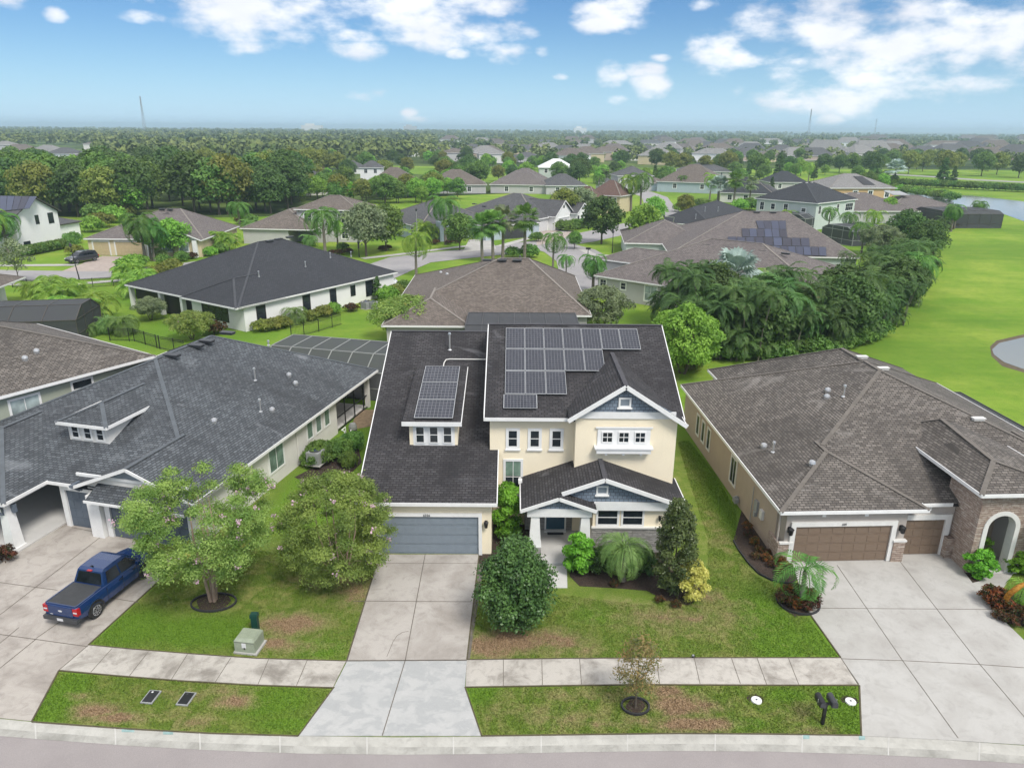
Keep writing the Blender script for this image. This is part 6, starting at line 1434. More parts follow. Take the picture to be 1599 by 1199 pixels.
TL = [('oak0',939,381,.92,'round dark oak standing by the back street corner'),('light0',1005,388,1.05,'light green street tree by the lamp post'),('slim1',995,384,1.0,'small street tree behind the light green one'),('mid1',897,389,.36,'tiny dark tree beside the back street'),('grey0',572,400,1.1,'large grey-green tree beside the two-storey house'),('mid0',603,392,.9,'green tree between two-storey and blue-grey houses'),
      ('mid2',718,391,.72,'small round street tree before the blue-grey house'),('sparse0',30,441,1.45,'small sparse tree by the left street'),('light1',272,402,.85,'light leafy tree before the tan house windows'),('yellow1',880,352,.9,'yellow-green bushy tree above the back street'),('grey1',905,350,1.0,'grey-green tree right of the white gabled house'),('mid1',868,352,.7,'dark green shrubby tree beside the white gables'),
      ('light2',1020,352,.85,'pale street tree behind the light green one'),('yellow0',1070,338,.6,'small yellowing tree on the far street corner'),('grey1',985,290,.9,'silvery tree before the grey two-storey house'),('grey0',945,287,.8,'pale grey-green tree left of the grey two-storey house'),('backmyrtle',300,530,.62,'grey-green myrtle with reddish side beyond the blue-grey roof'),
      ('backtree',236,500,.55,'grey-green shrubby tree beside the white house lanai'),('bushred',335,522,1.5,'reddish bush beside the white house corner window'),('cone0',590,468,.33,'small upright conifer by the white house wall')]
for k, u, v, s, lb in TL: plant(k, P2(u, v), lb, s=s)
for k, u, v, s in (('areca0',90,492,1.45),('areca1',122,508,1.3),('areca0',70,478,1.2),('areca1',105,480,1.5),('date1',196,522,1.25),('date1',168,520,1.0),('areca0',150,500,1.2),('date1',140,525,.8),('areca1',215,462,1.3),('areca0',205,440,1.1)):
    plant(k, P2(u, v), 'bushy yard palm in the planting between lawn and sage-green house', 'palm', 'palm_clump', s, group='bushy palms of the left yard')
plant('date1', P2(462, 505), 'bushy palm against the bright white wall', 'palm', 'palm_tree', 1.15)
SH = [('bushy',410,517,1.0),('bushy',425,515,1.0),('bushy',440,512,1.0),('bushy',485,500,.9),('bushy',505,494,1.0),('bushl',520,490,.9),('bushred',548,486,1.0),('bushred',572,480,.9),('bushl',604,470,1.3),('bushy',620,462,1.2),('bush0',632,458,1.2)]
for k, u, v, s in SH: plant(k, P2(u, v), 'low %s bush along the bright white wall' % {'bushy': 'yellow-green', 'bushl': 'light green', 'bushred': 'dark red', 'bush0': 'green'}[k], 'shrub', 'shrub', s, group='bushes along the white wall')
for i in range(12): plant('bush1', P2(38 + i * 6.5, 400 - i * 1.3), 'clipped green hedge in front of the white two-storey wall', 'hedge', 'hedge', 1.15, group='hedge of the white two-storey house')
SH = [('bushl',145,362,2.2),('bushy',160,355,2.4),('bushl',178,348,2.6),('bushy',192,340,2.6),('bushl',205,335,2.4),('bush0',152,345,2.6),('bush1',115,380,1.4),('bushy',118,398,1.3),('bush0',345,395,1.2),('bushl',330,400,1.1),('bushred',300,404,1.1),('bush0',285,408,1.1),('bush1',255,412,1.0),('bush0',205,412,1.0),('bushl',205,426,1.7),('bushy',268,425,1.5),('bushy',250,432,1.3),('bush0',190,432,1.2),('bushl',215,420,1.5),('bushred',378,350,1.8),('bush0',392,352,1.6)]
for k, u, v, s in SH: plant(k, P2(u, v), '%s bush around the tan house' % {'bushy': 'yellow-green', 'bushl': 'light green', 'bush0': 'green', 'bush1': 'dark green', 'bushred': 'dark purple'}[k], 'shrub', 'shrub', s, group='bushes around the tan house')
SH = [('bushred',530,398,1.0),('bushred',545,396,1.0),('bushred',520,398,.9),('bush0',535,392,1.0),('bushred',598,392,1.0),('bushred',606,390,.9),('bush0',660,384,1.1),('bushred',680,382,1.0),('bushred',700,382,1.0),('bushred',712,380,.9),('bush1',875,360,1.5),('bush1',887,361,1.5),('bush0',898,358,1.5),('bush0',910,356,1.4),('bush1',800,402,1.2),('bush0',826,402,1.5),('bush1',838,377,1.2),
      ('bush0',1020,398,1.6),('bush1',1032,398,1.6),('bushl',1045,400,1.6),('bush0',1057,396,1.6),('bush1',1070,392,1.5),('bushl',1060,331,1.6),('bush0',1075,328,1.8),('bush1',1090,326,1.8),('bush0',1105,328,1.8),('bushl',1155,330,2.2),('bush0',1170,328,2.2),('bush1',1185,330,2.2)]
for k, u, v, s in SH: plant(k, P2(u, v), '%s bush beside the back street' % {'bushy': 'yellow-green', 'bushl': 'light green', 'bush0': 'green', 'bush1': 'dark green', 'bushred': 'dark red'}[k], 'shrub', 'shrub', s, group='bushes beside the back street')

sheet('woodland_floor', px((-300,345),(-60,343),(120,338),(330,340),(420,338),(480,318),(700,306),(860,300),(860,296),(560,262),(-400,262)), .05, M['ground'])
# woods: trees one can tell apart
HC = [(o.matrix_world.translation.x if False else o.location.x, o.location.y) for o in bpy.data.objects if o.get('category') == 'house']
def free(x, y, rad_=13):
    return all((x - a) ** 2 + (y - b - 7) ** 2 > rad_ ** 2 for a, b in HC)
def wood(n, u0, u1, v0, v1, keys, s0, s1, label, group, clear=12, seed=0, skip=None):
    r = random.Random(seed); k = 0; t = 0
    while k < n and t < n * 12:
        t += 1; u = r.uniform(u0, u1); v = v0 + (v1 - v0) * r.random(); g = G(u, v)
        if not free(g.x, g.y, clear): continue
        if skip and any(a <= u <= b and c <= v <= d for a, b, c, d in skip): continue
        key = r.choice(keys); s = r.uniform(s0, s1)
        plant(key, (g.x, g.y), label % {'oak': 'dark green', 'mid': 'green', 'light': 'light green', 'yellow': 'yellowing', 'grey': 'grey-green', 'cone': 'dark conical', 'slim': 'slim light'}[key.rstrip('0123456789')], s=s, group=group); k += 1
OK_ = ['oak0', 'oak1', 'oak2', 'oak3']; MD = ['mid0', 'mid1', 'mid2', 'mid3']; LT = ['light0', 'light1', 'light2']; YL = ['yellow0', 'yellow1', 'yellow2']
wood(40, -80, 400, 322, 342, OK_ + MD + LT[:1] + YL[:1], 1.15, 1.6, '%s tree at the front edge of the left woods', 'trees at the front of the left woods', 9, 1)
wood(42, -80, 480, 292, 322, OK_ + MD + YL[:2] + LT[:1], 1.15, 1.55, '%s tree inside the left woods', 'trees inside the left woods', 10, 2)
wood(36, -80, 500, 266, 292, OK_ + MD + YL + LT[:1], .95, 1.35, '%s tree at the back of the left woods', 'trees at the back of the left woods', 12, 3)
wood(46, 430, 900, 297, 318, LT + LT + MD + YL[:1], .62, .95, '%s low tree in the belt between the two rows of houses', 'trees of the middle belt', 12, 4, skip=[(720, 900, 303, 330)])
wood(8, 400, 480, 300, 335, OK_, 1.1, 1.45, '%s tree at the right edge of the left woods', 'trees right of the left woods', 10, 5)
wood(84, 480, 1010, 250, 298, MD + OK_ + LT + YL[:1], .6, 1.05, '%s tree among the distant brown roofs', 'trees among the distant roofs', 13, 6)
wood(5, 470, 540, 272, 282, YL, 1.1, 1.4, '%s tree glowing above the left brown roofs', 'yellow-green trees above the left roofs', 4, 7)
wood(34, 1000, 1650, 250, 270, OK_ + MD + YL[:1] + LT[:1], .75, 1.15, '%s tree along the far avenue on the right', 'trees along the far avenue', 10, 8)
wood(36, 1000, 1400, 272, 302, MD + LT + ['cone0', 'cone1'], .45, .8, '%s tree behind the right-hand houses', 'trees behind the right-hand houses', 12, 9)
for u, v, k, s in ((1065,272,'yellow0',1.0),(1100,276,'yellow1',.95),(1122,270,'mid1',.9),(1135,272,'yellow2',1.1),(1180,275,'mid2',1.05),(1190,272,'light0',1.0),(1215,278,'cone0',1.1),(1330,272,'mid0',1.0),(1360,275,'oak2',1.05),(1418,272,'yellow0',1.15),(1440,268,'yellow1',.95),(1474,275,'yellow2',1.2),(1492,270,'yellow0',1.05),(1470,292,'cone1',1.1),(1487,290,'cone0',.75),(1532,275,'mid3',1.15),(1556,273,'yellow1',1.1),(1590,278,'oak0',1.0),(1250,275,'light1',.9),(1285,270,'oak1',.9),(1310,270,'oak3',.85)):
    plant(k, P2(u, v), '%s tree of the avenue beyond the right-hand lawns' % {'oak': 'dark green', 'mid': 'green', 'light': 'light green', 'yellow': 'yellowing', 'cone': 'conical'}[k[:-1]], s=s * 1.1, group='trees of the right-hand avenue')
for i in range(26): u = 1390 + i * 9; plant('bush%d' % (i % 2), P2(u, 290 + i * .45), 'low bush in the row along the far lake road', 'shrub', 'shrub', 2.0, group='bushes along the lake road')
for i in range(12): plant(('bush0', 'bushl', 'bush1')[i % 3], P2(1398 + i * 8, 300 + i * 1.2 + (i % 3)), 'bush on the near shore beside the orange-tan house', 'shrub', 'shrub', 2.0, group='bushes on the near shore')
# far woodland nobody could count
def far_wood():
    rg = np.random.default_rng(5); C_ = []; S = []
    for u0, u1, v0, v1, n in ((-250, 1850, 207.6, 215, 2600), (-250, 1850, 213, 224, 1900), (-250, 1000, 222, 245, 1000), (-250, 560, 238, 262, 330), (1000, 1850, 224, 252, 420), (560, 1000, 240, 256, 120)):
        for _ in range(n):
            u = rg.uniform(u0, u1); v = rg.uniform(v0, v1) + (u - 800) * .0072; g = G(u, v)
            if g.y > 9000 or g.y < 0: continue
            if u < 150 and 229 < v < 262: continue
            if not free(g.x, g.y + 6, 15): continue
            C_.append((g.x, g.y, 0)); S.append(rg.uniform(.75, 1.35) * (1 + g.y / 9000) * (.72 if u > 680 and v > 212 else 1))
    C_ = np.array(C_); S = np.array(S); V = []; m = 75; pts = []
    base, nr, L, r2 = crown_pts(77, m * 40, 4.6, 8.5, .8, 14, 'round', .45, .05)
    for i in range(len(C_)):
        k = rg.integers(0, len(base), m); a = rg.uniform(0, 6.28); R_ = np.array([[math.cos(a), -math.sin(a), 0], [math.sin(a), math.cos(a), 0], [0, 0, 1]])
        pts.append(np.concatenate([base[k] @ R_.T * S[i] + C_[i], nr[k] @ R_.T], 1))
    A = np.concatenate(pts); s = np.repeat(S, m) * rg.uniform(.8, 1.5, len(A))
    V, F = quads(A[:, :3], A[:, 3:], s, .8, rg)
    t = NT('far_woodland_leaves'); p = t.pos(); n1 = t.noise(.012, 6, .7, p); n2 = t.noise(.4, 3, .6, p)
    c = t.mix(t.ramp(n1, .38, .62), (.055, .09, .035), (.165, .195, .07)); c = t.mix(t.ramp(n2, .4, .6), c, t.mix(1.0, c, (1.5, 1.45, 1.2), 'MULTIPLY'))
    m_ = t.done(c, .9, Specular_IOR_Level=.1)
    o = mobj('far_woodland', np_mesh('far_woodland', V, F, m_)); tag(o, 'hazy mass of woodland reaching the horizon', kind='stuff')
far_wood()
# turf blades in the near lawns
def turf(name, polys, n, label, seed):
    rg = np.random.default_rng(seed); out = []
    for poly in polys:
        q = [G(*p) for p in poly]; xs = [p.x for p in q]; ys = [p.y for p in q]
        ar = abs(sum(q[i].x * q[(i + 1) % len(q)].y - q[(i + 1) % len(q)].x * q[i].y for i in range(len(q)))) / 2
        x = rg.uniform(min(xs), max(xs), int(n * (max(xs) - min(xs)) * (max(ys) - min(ys)))); y = rg.uniform(min(ys), max(ys), len(x)); ins = np.zeros(len(x), bool)
        for i in range(len(q)):
            a, b = q[i], q[(i + 1) % len(q)]; c = ((a.y > y) != (b.y > y)) & (x < (b.x - a.x) * (y - a.y) / (b.y - a.y + 1e-12) + a.x); ins ^= c
        out.append(np.stack([x[ins], y[ins], np.zeros(ins.sum())], 1))
    P_ = np.concatenate(out); k = len(P_); a = rg.uniform(0, 6.28, k); h = rg.uniform(.03, .075, k); w = rg.uniform(.012, .03, k)
    dx_ = np.stack([np.cos(a), np.sin(a), np.zeros(k)], 1); ln = rg.normal(size=(k, 3)) * .025; ln[:, 2] = 0
    top = P_ + np.stack([np.zeros(k), np.zeros(k), h], 1) + ln
    V = np.stack([P_ - dx_ * w[:, None], P_ + dx_ * w[:, None], top], 1).reshape(-1, 3)
    o = mobj(name, np_mesh(name, V, np.arange(k * 3).reshape(-1, 3), M['lawn'])); tag(o, label, kind='stuff')
turf('grass', [[(52,1124),(93,1050),(180,1057),(400,1072),(518,1076),(464,1146),(330,1142),(200,1135)]], 620, 'short turf of the verge left of the apron', 1)
turf('grass', [[(755,1147),(730,1075),(1000,1071),(1337,1072),(1341,1146),(1060,1143)]], 620, 'short turf of the verge right of the apron', 2)
turf('grass', [[(145,1005),(255,905),(310,850),(590,880),(584,893),(540,1029),(400,1026),(200,1011)]], 520, 'short turf of the lawn under the crape myrtles', 3)
turf('grass', [[(735,1028),(742,905),(850,925),(1010,945),(1105,925),(1105,840),(1074,745),(1058,690),(1076,688),(1118,742),(1150,800),(1150,850),(1180,900),(1215,915),(1222,955),(1262,965),(1308,1025)]], 520, 'short turf of the lawn before the cream house', 4)
# ------------------------------------------------------------------ vehicles
def carpaint(name, col): return paint(name, col, .22, .02, Coat_Weight=.6, Coat_Roughness=.06, Specular_IOR_Level=.5)
M['blue_paint'] = carpaint('deep_blue_car_paint', (.006, .030, .115)); M['white_paint_car'] = carpaint('white_car_paint', (.65, .66, .67))
M['dark_paint'] = carpaint('dark_grey_car_paint', (.035, .038, .045)); M['tyre'] = paint('tyre_rubber', (.018, .018, .019), .8); M['rim'] = paint('alloy_rim', (.5, .51, .53), .3, .05, Metallic=.7)
M['red_lamp'] = paint('red_lamp_lens', (.45, .012, .02), .2); M['clear_lamp'] = paint('clear_lamp_lens', (.7, .7, .72), .15); M['car_glass'] = glass('tinted_car_glass', (.006, .008, .012), .05)
M['tonneau'] = paint('matt_black_cover', (.045, .047, .05), .65, .12, .1, 4)
def loft(mb, secs, close=True):
    """secs: rings of equal length, from back to front"""
    n = len(secs[0])
    for a, b in zip(secs, secs[1:]):
        for k in range(n - 1): mb.face([a[k], a[k + 1], b[k + 1], b[k]])
    if close: mb.face(list(secs[0])[::-1]); mb.face(list(secs[-1]))
def body_sec(x, w, zb, zs, tuck=.05, crown=.03):
    """half-rounded section across the car at x: bottom, side, shoulder, top"""
    h = w / 2
    return [(x, -h + .12, zb), (x, -h + .02, zb + .08), (x, -h - .0, zb + (zs - zb) * .45), (x, -h + .01, zb + (zs - zb) * .72), (x, -h + tuck, zs - .03), (x, -h + tuck + .05, zs), (x, -h * .4, zs + crown), (x, h * .4, zs + crown),
            (x, h - tuck - .05, zs), (x, h - tuck, zs - .03), (x, h - .01, zb + (zs - zb) * .72), (x, h, zb + (zs - zb) * .45), (x, h - .02, zb + .08), (x, h - .12, zb)]
def wheel(root, x, y, r=.36, w=.24):
    sg = 1 if y > 0 else -1
    t = MB(); t.tube([(x, y - w / 2, r), (x, y - w / 2 + .03, r), (x, y + w / 2 - .03, r), (x, y + w / 2, r)], [r - .05, r, r, r - .05], 28); o = t.build('wheel', M['tyre'], root, smooth=False)
    g = MB(); yo = y + sg * (w / 2 + .004); g.tube([(x, yo - sg * .03, r), (x, yo, r)], [r * .66, r * .62], 24)
    for k in range(10):
        a = k * math.pi / 5; g.bar((x + .05 * math.cos(a), yo + sg * .012, r + .05 * math.sin(a)), (x + r * .6 * math.cos(a + .12), yo + sg * .008, r + r * .6 * math.sin(a + .12)), .035, .02)
    b = MB(); b.tube([(x, yo + sg * .001, r), (x, yo + sg * .003, r)], [r * .55, r * .55], 24)
    g.build('rim', M['rim'], o); b.build('rim_recess', M['tyre'], o)
def pickup(loc, rz, label):
    """x forward, rear bumper at x = 0"""
    T = empty('pickup_truck', loc, rz, label, 'pickup truck'); T.scale = (1, .94, 1)
    L, W_ = 5.07, 1.84
    mb = MB()
    S = [body_sec(.06, 1.72, .50, 1.06, .05, 0), body_sec(.16, 1.80, .42, 1.09, .05, 0), body_sec(.6, 1.84, .36, 1.10, .06, 0), body_sec(1.62, 1.84, .32, 1.10, .07, 0), body_sec(2.6, 1.84, .32, 1.09, .08, 0), body_sec(3.6, 1.84, .32, 1.07, .08, .02), body_sec(4.3, 1.82, .34, 1.02, .09, .04), body_sec(4.8, 1.74, .36, .94, .12, .04), body_sec(5.03, 1.5, .42, .78, .16, .02)]
    loft(mb, S); mb.build('body', M['blue_paint'], T, merge=True)
    # wheel arches
    for x in (1.0, 4.08):
        for sg in (-1, 1):
            a = MB(); n = 14
            for k in range(n):
                a0, a1 = math.pi * (-.05 + 1.1 * k / n), math.pi * (-.05 + 1.1 * (k + 1) / n)
                q = [(x + r * math.cos(a_), .37 + r * math.sin(a_)) for r, a_ in ((.36, a0), (.47, a0), (.47, a1), (.36, a1))]
                y0 = sg * .925; a.face([(q[0][0], y0, q[0][1]), (q[1][0], y0, q[1][1]), (q[2][0], y0, q[2][1]), (q[3][0], y0, q[3][1])] if sg < 0 else [(q[3][0], y0, q[3][1]), (q[2][0], y0, q[2][1]), (q[1][0], y0, q[1][1]), (q[0][0], y0, q[0][1])])
                a.face([(q[1][0], y0, q[1][1]), (q[1][0], y0 - sg * .05, q[1][1]), (q[2][0], y0 - sg * .05, q[2][1]), (q[2][0], y0, q[2][1])])
            a.build('wheel_arch', M['black'], T)
    for x in (1.0, 4.08):
        for y in (-.80, .80): wheel(T, x, y, .37, .25)
    # cab
    c = MB(); P = [(1.66, 1.08), (1.86, 1.66), (2.0, 1.735), (2.6, 1.76), (3.1, 1.735), (3.28, 1.68), (3.98, 1.05)]
    def sec(x, z, w): h = w / 2; return [(x, -h, z), (x, h, z)]
    wt = {1.08: 1.62, 1.05: 1.58}
    rings = [(x, z, (1.66 if z < 1.2 else 1.34 if z < 1.7 else 1.26)) for x, z in P]
    for a, b in zip(rings, rings[1:]): c.face([(a[0], -a[2] / 2, a[1]), (a[0], a[2] / 2, a[1]), (b[0], b[2] / 2, b[1]), (b[0], -b[2] / 2, b[1])][::-1])
    for sg in (-1, 1):
        f = [(x, sg * w / 2, z) for x, z, w in rings]; c.face(f if sg < 0 else f[::-1])
    c.build('cab', M['blue_paint'], T, merge=True)
    g = MB()   # rear and front glass
    g.face([(1.665, .70, 1.13), (1.665, -.70, 1.13), (1.83, -.60, 1.60), (1.83, .60, 1.60)]); g.build('rear_window', M['car_glass'], T)
    g = MB(); g.face([(3.96, -.72, 1.09), (3.96, .72, 1.09), (3.335, .60, 1.655), (3.335, -.60, 1.655)]); g.build('windscreen', M['car_glass'], T)
    for sg in (-1, 1):
        for a, b in (((1.86, 2.0), (2.62, 2.62)), ((2.70, 2.70), (3.72, 3.22))):
            g = MB(); q = [(a[0], sg * .838, 1.14), (b[0], sg * .838, 1.12), (b[1], sg * .690, 1.60), (a[1], sg * .690, 1.60)]; q = [(x, y + sg * .012, z) for x, y, z in q]; g.face(q if sg < 0 else q[::-1]); g.build('side_window', M['car_glass'], T)
        g = MB(); g.box(3.5, 3.72, sg * .93, sg * 1.08, 1.08, 1.24) if sg > 0 else g.box(3.5, 3.72, -1.08, -.93, 1.08, 1.24); g.build('wing_mirror', M['blue_paint'], T)
        for x in (2.55, 3.4):
            g = MB(); y0, y1 = sorted((sg * .918, sg * .945)); g.box(x - .12, x + .08, y0, y1, .93, .965); g.build('door_handle', M['black'], T)
        for x in (1.72, 2.66, 3.62):
            g = MB(); y0, y1 = sorted((sg * .90, sg * .9225)); g.box(x - .006, x + .006, y0, y1, .42, 1.02); g.build('door_seam', M['black'], T)
        g = MB(); y0, y1 = sorted((sg * .66, sg * .915)); g.box(.035, .2, y0, y1, .72, 1.04); o = g.build('tail_lamp', M['red_lamp'], T)
        g = MB(); y0, y1 = sorted((sg * .69, sg * .88)); g.box(.025, .034, y0, y1, .84, .90); g.build('reversing_lens', M['clear_lamp'], o)
        g = MB(); y0, y1 = sorted((sg * .5, sg * .8)); g.box(4.86, 4.99, y0, y1, .72, .84); g.build('headlight', M['clear_lamp'], T)
    g = MB(); g.box(.14, 1.60, -.76, .76, 1.105, 1.125); g.build('bed_cover', M['tonneau'], T)
    g = MB(); g.box(.10, .14, -.80, .80, 1.08, 1.135); g.box(.14, 1.62, -.82, -.762, 1.09, 1.135); g.box(.14, 1.62, .762, .82, 1.09, 1.135); g.build('bed_rail', M['blue_paint'], T)
    g = MB(); g.box(.028, .058, -.64, .64, .60, 1.05); g.build('tailgate', M['blue_paint'], T)
    g = MB(); n = 20; g.face([(.024, .11 * math.cos(-k * 2 * math.pi / n), .86 + .045 * math.sin(-k * 2 * math.pi / n)) for k in range(n)]); g.build('oval_badge', M['clear_lamp'], T)
    g = MB(); g.box(.022, .026, .42, .56, .64, .67); g.build('nameplate', M['clear_lamp'], T)
    g = MB(); g.box(-.06, .14, -.90, .90, .40, .57); g.box(-.02, .12, -.93, .93, .44, .53); g.build('rear_bumper', M['dkgrey'], T)
    g = MB(); g.box(-.067, -.061, -.16, .16, .43, .55); g.build('number_plate', M['clear_lamp'], T)
    g = MB(); g.box(1.80, 1.90, -.12, .12, 1.655, 1.69); g.build('brake_light', M['red_lamp'], T)
    g = MB(); g.tube([(2.05, 0, 1.74), (1.99, 0, 1.82), (1.9, 0, 1.85)], [.05, .025, .01], 6); g.build('antenna', M['black'], T)
    g = MB(); g.box(4.98, 5.06, -.62, .62, .45, .78); g.build('grille', M['black'], T)
    return T
ra = G(151.6, 964); fa = G(226.7, 900)
hd = rad(76.5)
wr = Vector((ra.x, ra.y, 0)); off = Vector((math.cos(hd), math.sin(hd), 0)); lat = Vector((math.sin(hd), -math.cos(hd), 0))
pickup(tuple(wr - off * 1.0 - lat * .78 + Vector((0, 0, SZ))), hd, 'deep blue pickup truck with black bed cover parked on the left driveway')
def car(loc, rz, mat, label, kind='suv', name='parked_car', s=1.0):
    T = empty(name, loc, rz, label, 'car'); T.scale = (s, s, s)
    mb = MB(); S = [body_sec(.0, 1.5, .45, .80, .1, 0), body_sec(.15, 1.78, .35, .98, .06, 0), body_sec(.9, 1.86, .3, 1.02, .07, 0), body_sec(2.4, 1.86, .3, 1.0, .08, 0), body_sec(3.6, 1.86, .3, 1.0, .08, .03), body_sec(4.3, 1.8, .32, .93, .1, .04), body_sec(4.62, 1.5, .38, .72, .14, .02)]
    loft(mb, S); mb.build('body', mat, T, merge=True)
    top = 1.68 if kind == 'suv' else 1.42; P = [(.12, 1.0, 1.6), (.42, top - .06, 1.3), (.9, top, 1.24), (2.3, top, 1.24), (2.75, top - .08, 1.28), (3.5, 1.02, 1.6)] if kind == 'suv' else [(.5, .98, 1.58), (1.15, top - .03, 1.26), (1.5, top, 1.22), (2.3, top, 1.22), (2.6, top - .04, 1.26), (3.5, 1.0, 1.6)]
    c = MB()
    for a, b in zip(P, P[1:]): c.face([(a[0], a[2] / 2, a[1]), (a[0], -a[2] / 2, a[1]), (b[0], -b[2] / 2, b[1]), (b[0], b[2] / 2, b[1])])
    for sg in (-1, 1): f = [(x, sg * w / 2, z) for x, z, w in P]; c.face(f if sg < 0 else f[::-1])
    c.build('cab', mat, T, merge=True)
    def gl(a, b, nm, o_):
        g = MB(); (x0, z0, w0), (x1, z1, w1) = a, b; p, q = .08, .92; X = lambda f: x0 + (x1 - x0) * f; Z_ = lambda f: z0 + (z1 - z0) * f; W2 = lambda f: (w0 + (w1 - w0) * f) / 2 - .06
        g.face([(X(p) + o_[0], W2(p), Z_(p) + o_[1]), (X(p) + o_[0], -W2(p), Z_(p) + o_[1]), (X(q) + o_[0], -W2(q), Z_(q) + o_[1]), (X(q) + o_[0], W2(q), Z_(q) + o_[1])]); g.build(nm, M['car_glass'], T)
    gl(P[0], P[1], 'rear_window', (-.012, .006)); gl(P[-1], P[-2], 'windscreen', (.012, .012))
    for sg in (-1, 1):
        x0, x1 = (.5, 3.2) if kind == 'suv' else (.95, 3.15)
        for a, b in ((x0, (x0 + x1) / 2 - .06), ((x0 + x1) / 2 + .02, x1)):
            g = MB(); a2 = a + (.2 if a == x0 else 0); b2 = b - (.42 if b == x1 else 0); q = [(a, sg * .795, 1.06), (b, sg * .795, 1.06), (b2, sg * .645, top - .12), (a2, sg * .645, top - .12)]; g.face(q if sg < 0 else q[::-1]); g.build('side_window', M['car_glass'], T)
        g = MB(); y0, y1 = sorted((sg * .55, sg * .88)); g.box(4.35, 4.56, y0, y1, .68, .80); g.build('headlight', M['clear_lamp'], T)
        g = MB(); y0, y1 = sorted((sg * .6, sg * .9)); g.box(.02, .2, y0, y1, .72, .9); g.build('tail_lamp', M['red_lamp'], T)
    for x in (.85, 3.7):
        for y in (-.82, .82): wheel(T, x, y, .34, .22)
    g = MB(); g.box(4.5, 4.63, -.55, .55, .45, .66); g.build('grille', M['black'], T)
    return T
g = G(151, 406); car((g.x, g.y, .05), rad(-118), M['dark_paint'], 'dark grey SUV parked on the paved driveway of the tan house')
g = G(622, 449); car((g.x, g.y, .04), rad(-160), M['white_paint_car'], 'white car parked just beyond the bright white house', 'sedan')
g = G(990, 288); car((g.x, g.y, .06), rad(-95), M['white_paint_car'], 'white car at the end of the far street', 'sedan'); g = G(1012, 289); car((g.x, g.y, .06), rad(-80), M['dark_paint'], 'black car at the end of the far street')
# ------------------------------------------------------------------ front yard things
def at(u, v, z=0): g = G(u, v); return (g.x, g.y, z)
# transformer cabinet
T = empty('utility_cabinet', at(383, 1021), rad(-8), 'pale green electrical transformer cabinet beside the left sidewalk', 'utility box'); T.scale = (.86, .86, .86)
M['util'] = paint('pale_green_enamel', (.30, .34, .25), .5, .1); M['sticker'] = paint('white_sticker', (.7, .7, .7), .5)
t = MB(); t.slab_y([(-.5, .1), (.5, .1), (.5, .68), (-.5, .68)], 0, .95); t.build('cabinet', M['util'], T)
t = MB(); P = [(-.5, 0, .681), (.5, 0, .681), (.5, .95, .681), (-.5, .95, .681)]; Q = [(-.42, .12, .8), (.42, .12, .8), (.42, .85, .8), (-.42, .85, .8)]
for i in range(4): t.face([P[i], P[(i + 1) % 4], Q[(i + 1) % 4], Q[i]])
t.face(Q); t.build('lid', M['util'], T)
t = MB(); t.box(-.55, .6, -.06, 1.0, 0, .099); t.build('concrete_pad', M['conc_light'], T)
t = MB(); t.box(-.12, .08, -.014, -.001, .35, .6); t.build('warning_label', M['sticker'], T)
t = MB(); t.box(-.03, .04, -.025, -.0145, .27, .37); t.build('latch', M['black'], T)
t = MB(); t.box(-.49, .49, -.006, .0, .62, .635); t.build('seam', M['dkgrey'], T)
M['dkgreen'] = paint('dark_green_plastic', (.012, .06, .045), .45)
T = empty('cable_pedestal', at(400, 985), 0, 'dark green cable pedestal behind the pale green cabinet', 'utility post')
t = MB(); t.box(-.13, .13, -.11, .11, 0, .72); t.build('post_body', M['dkgreen'], T); t = MB(); t.box(-.155, .155, -.135, .135, .721, .86); t.box(-.12, .12, -.1, .1, .861, .9); t.build('cap', M['dkgreen'], T)
for i, (u, v) in enumerate(((236, 1089), (291, 1092))):
    T = empty('meter_box_lid', at(u, v, .01), rad(-6), ('dark water meter lid in the left verge, the one nearer the left driveway', 'dark water meter lid in the left verge, the one nearer the apron')[i], 'meter lid')
    t = MB(); w, h = .23, .33; t.box(-w, w, -h, h, 0, .05); t.build('collar', M['grey_metal'], T)
    t = MB(); t.box(-w + .05, w - .05, -h + .05, h - .05, .051, .07); o = t.build('lid', M['black'], T)
    t = MB(); t.tube([(-.05, .2, .071), (-.05, .2, .078)], .04, 8); t.build('reader_cap', M['sticker'] if i == 0 else M['dkgrey'], o)
for i, (u, v, r) in enumerate(((1181, 1094, .17), (1328, 1096, .17))):
    T = empty('round_lid', at(u, v, .01), 0, ('round white valve lid in the right verge, farther from the mailboxes', 'round white valve lid in the right verge, right beside the mailboxes')[i], 'valve lid')
    t = MB(); t.tube([(0, 0, .0), (0, 0, .05), (0, 0, .06)], [r + .03, r + .02, r], 20); t.build('lid', M['white'], T); t = MB(); t.tube([(0, 0, .061), (0, 0, .068)], .04, 8); t.build('screw', M['dkgrey'], T)
    t = MB(); t.face([((r + .16) * math.cos(k * .4488), .1 + (r + .08) * math.sin(k * .4488), -.004) for k in range(14)]); t.build('bare_soil', M['mulch'], T)
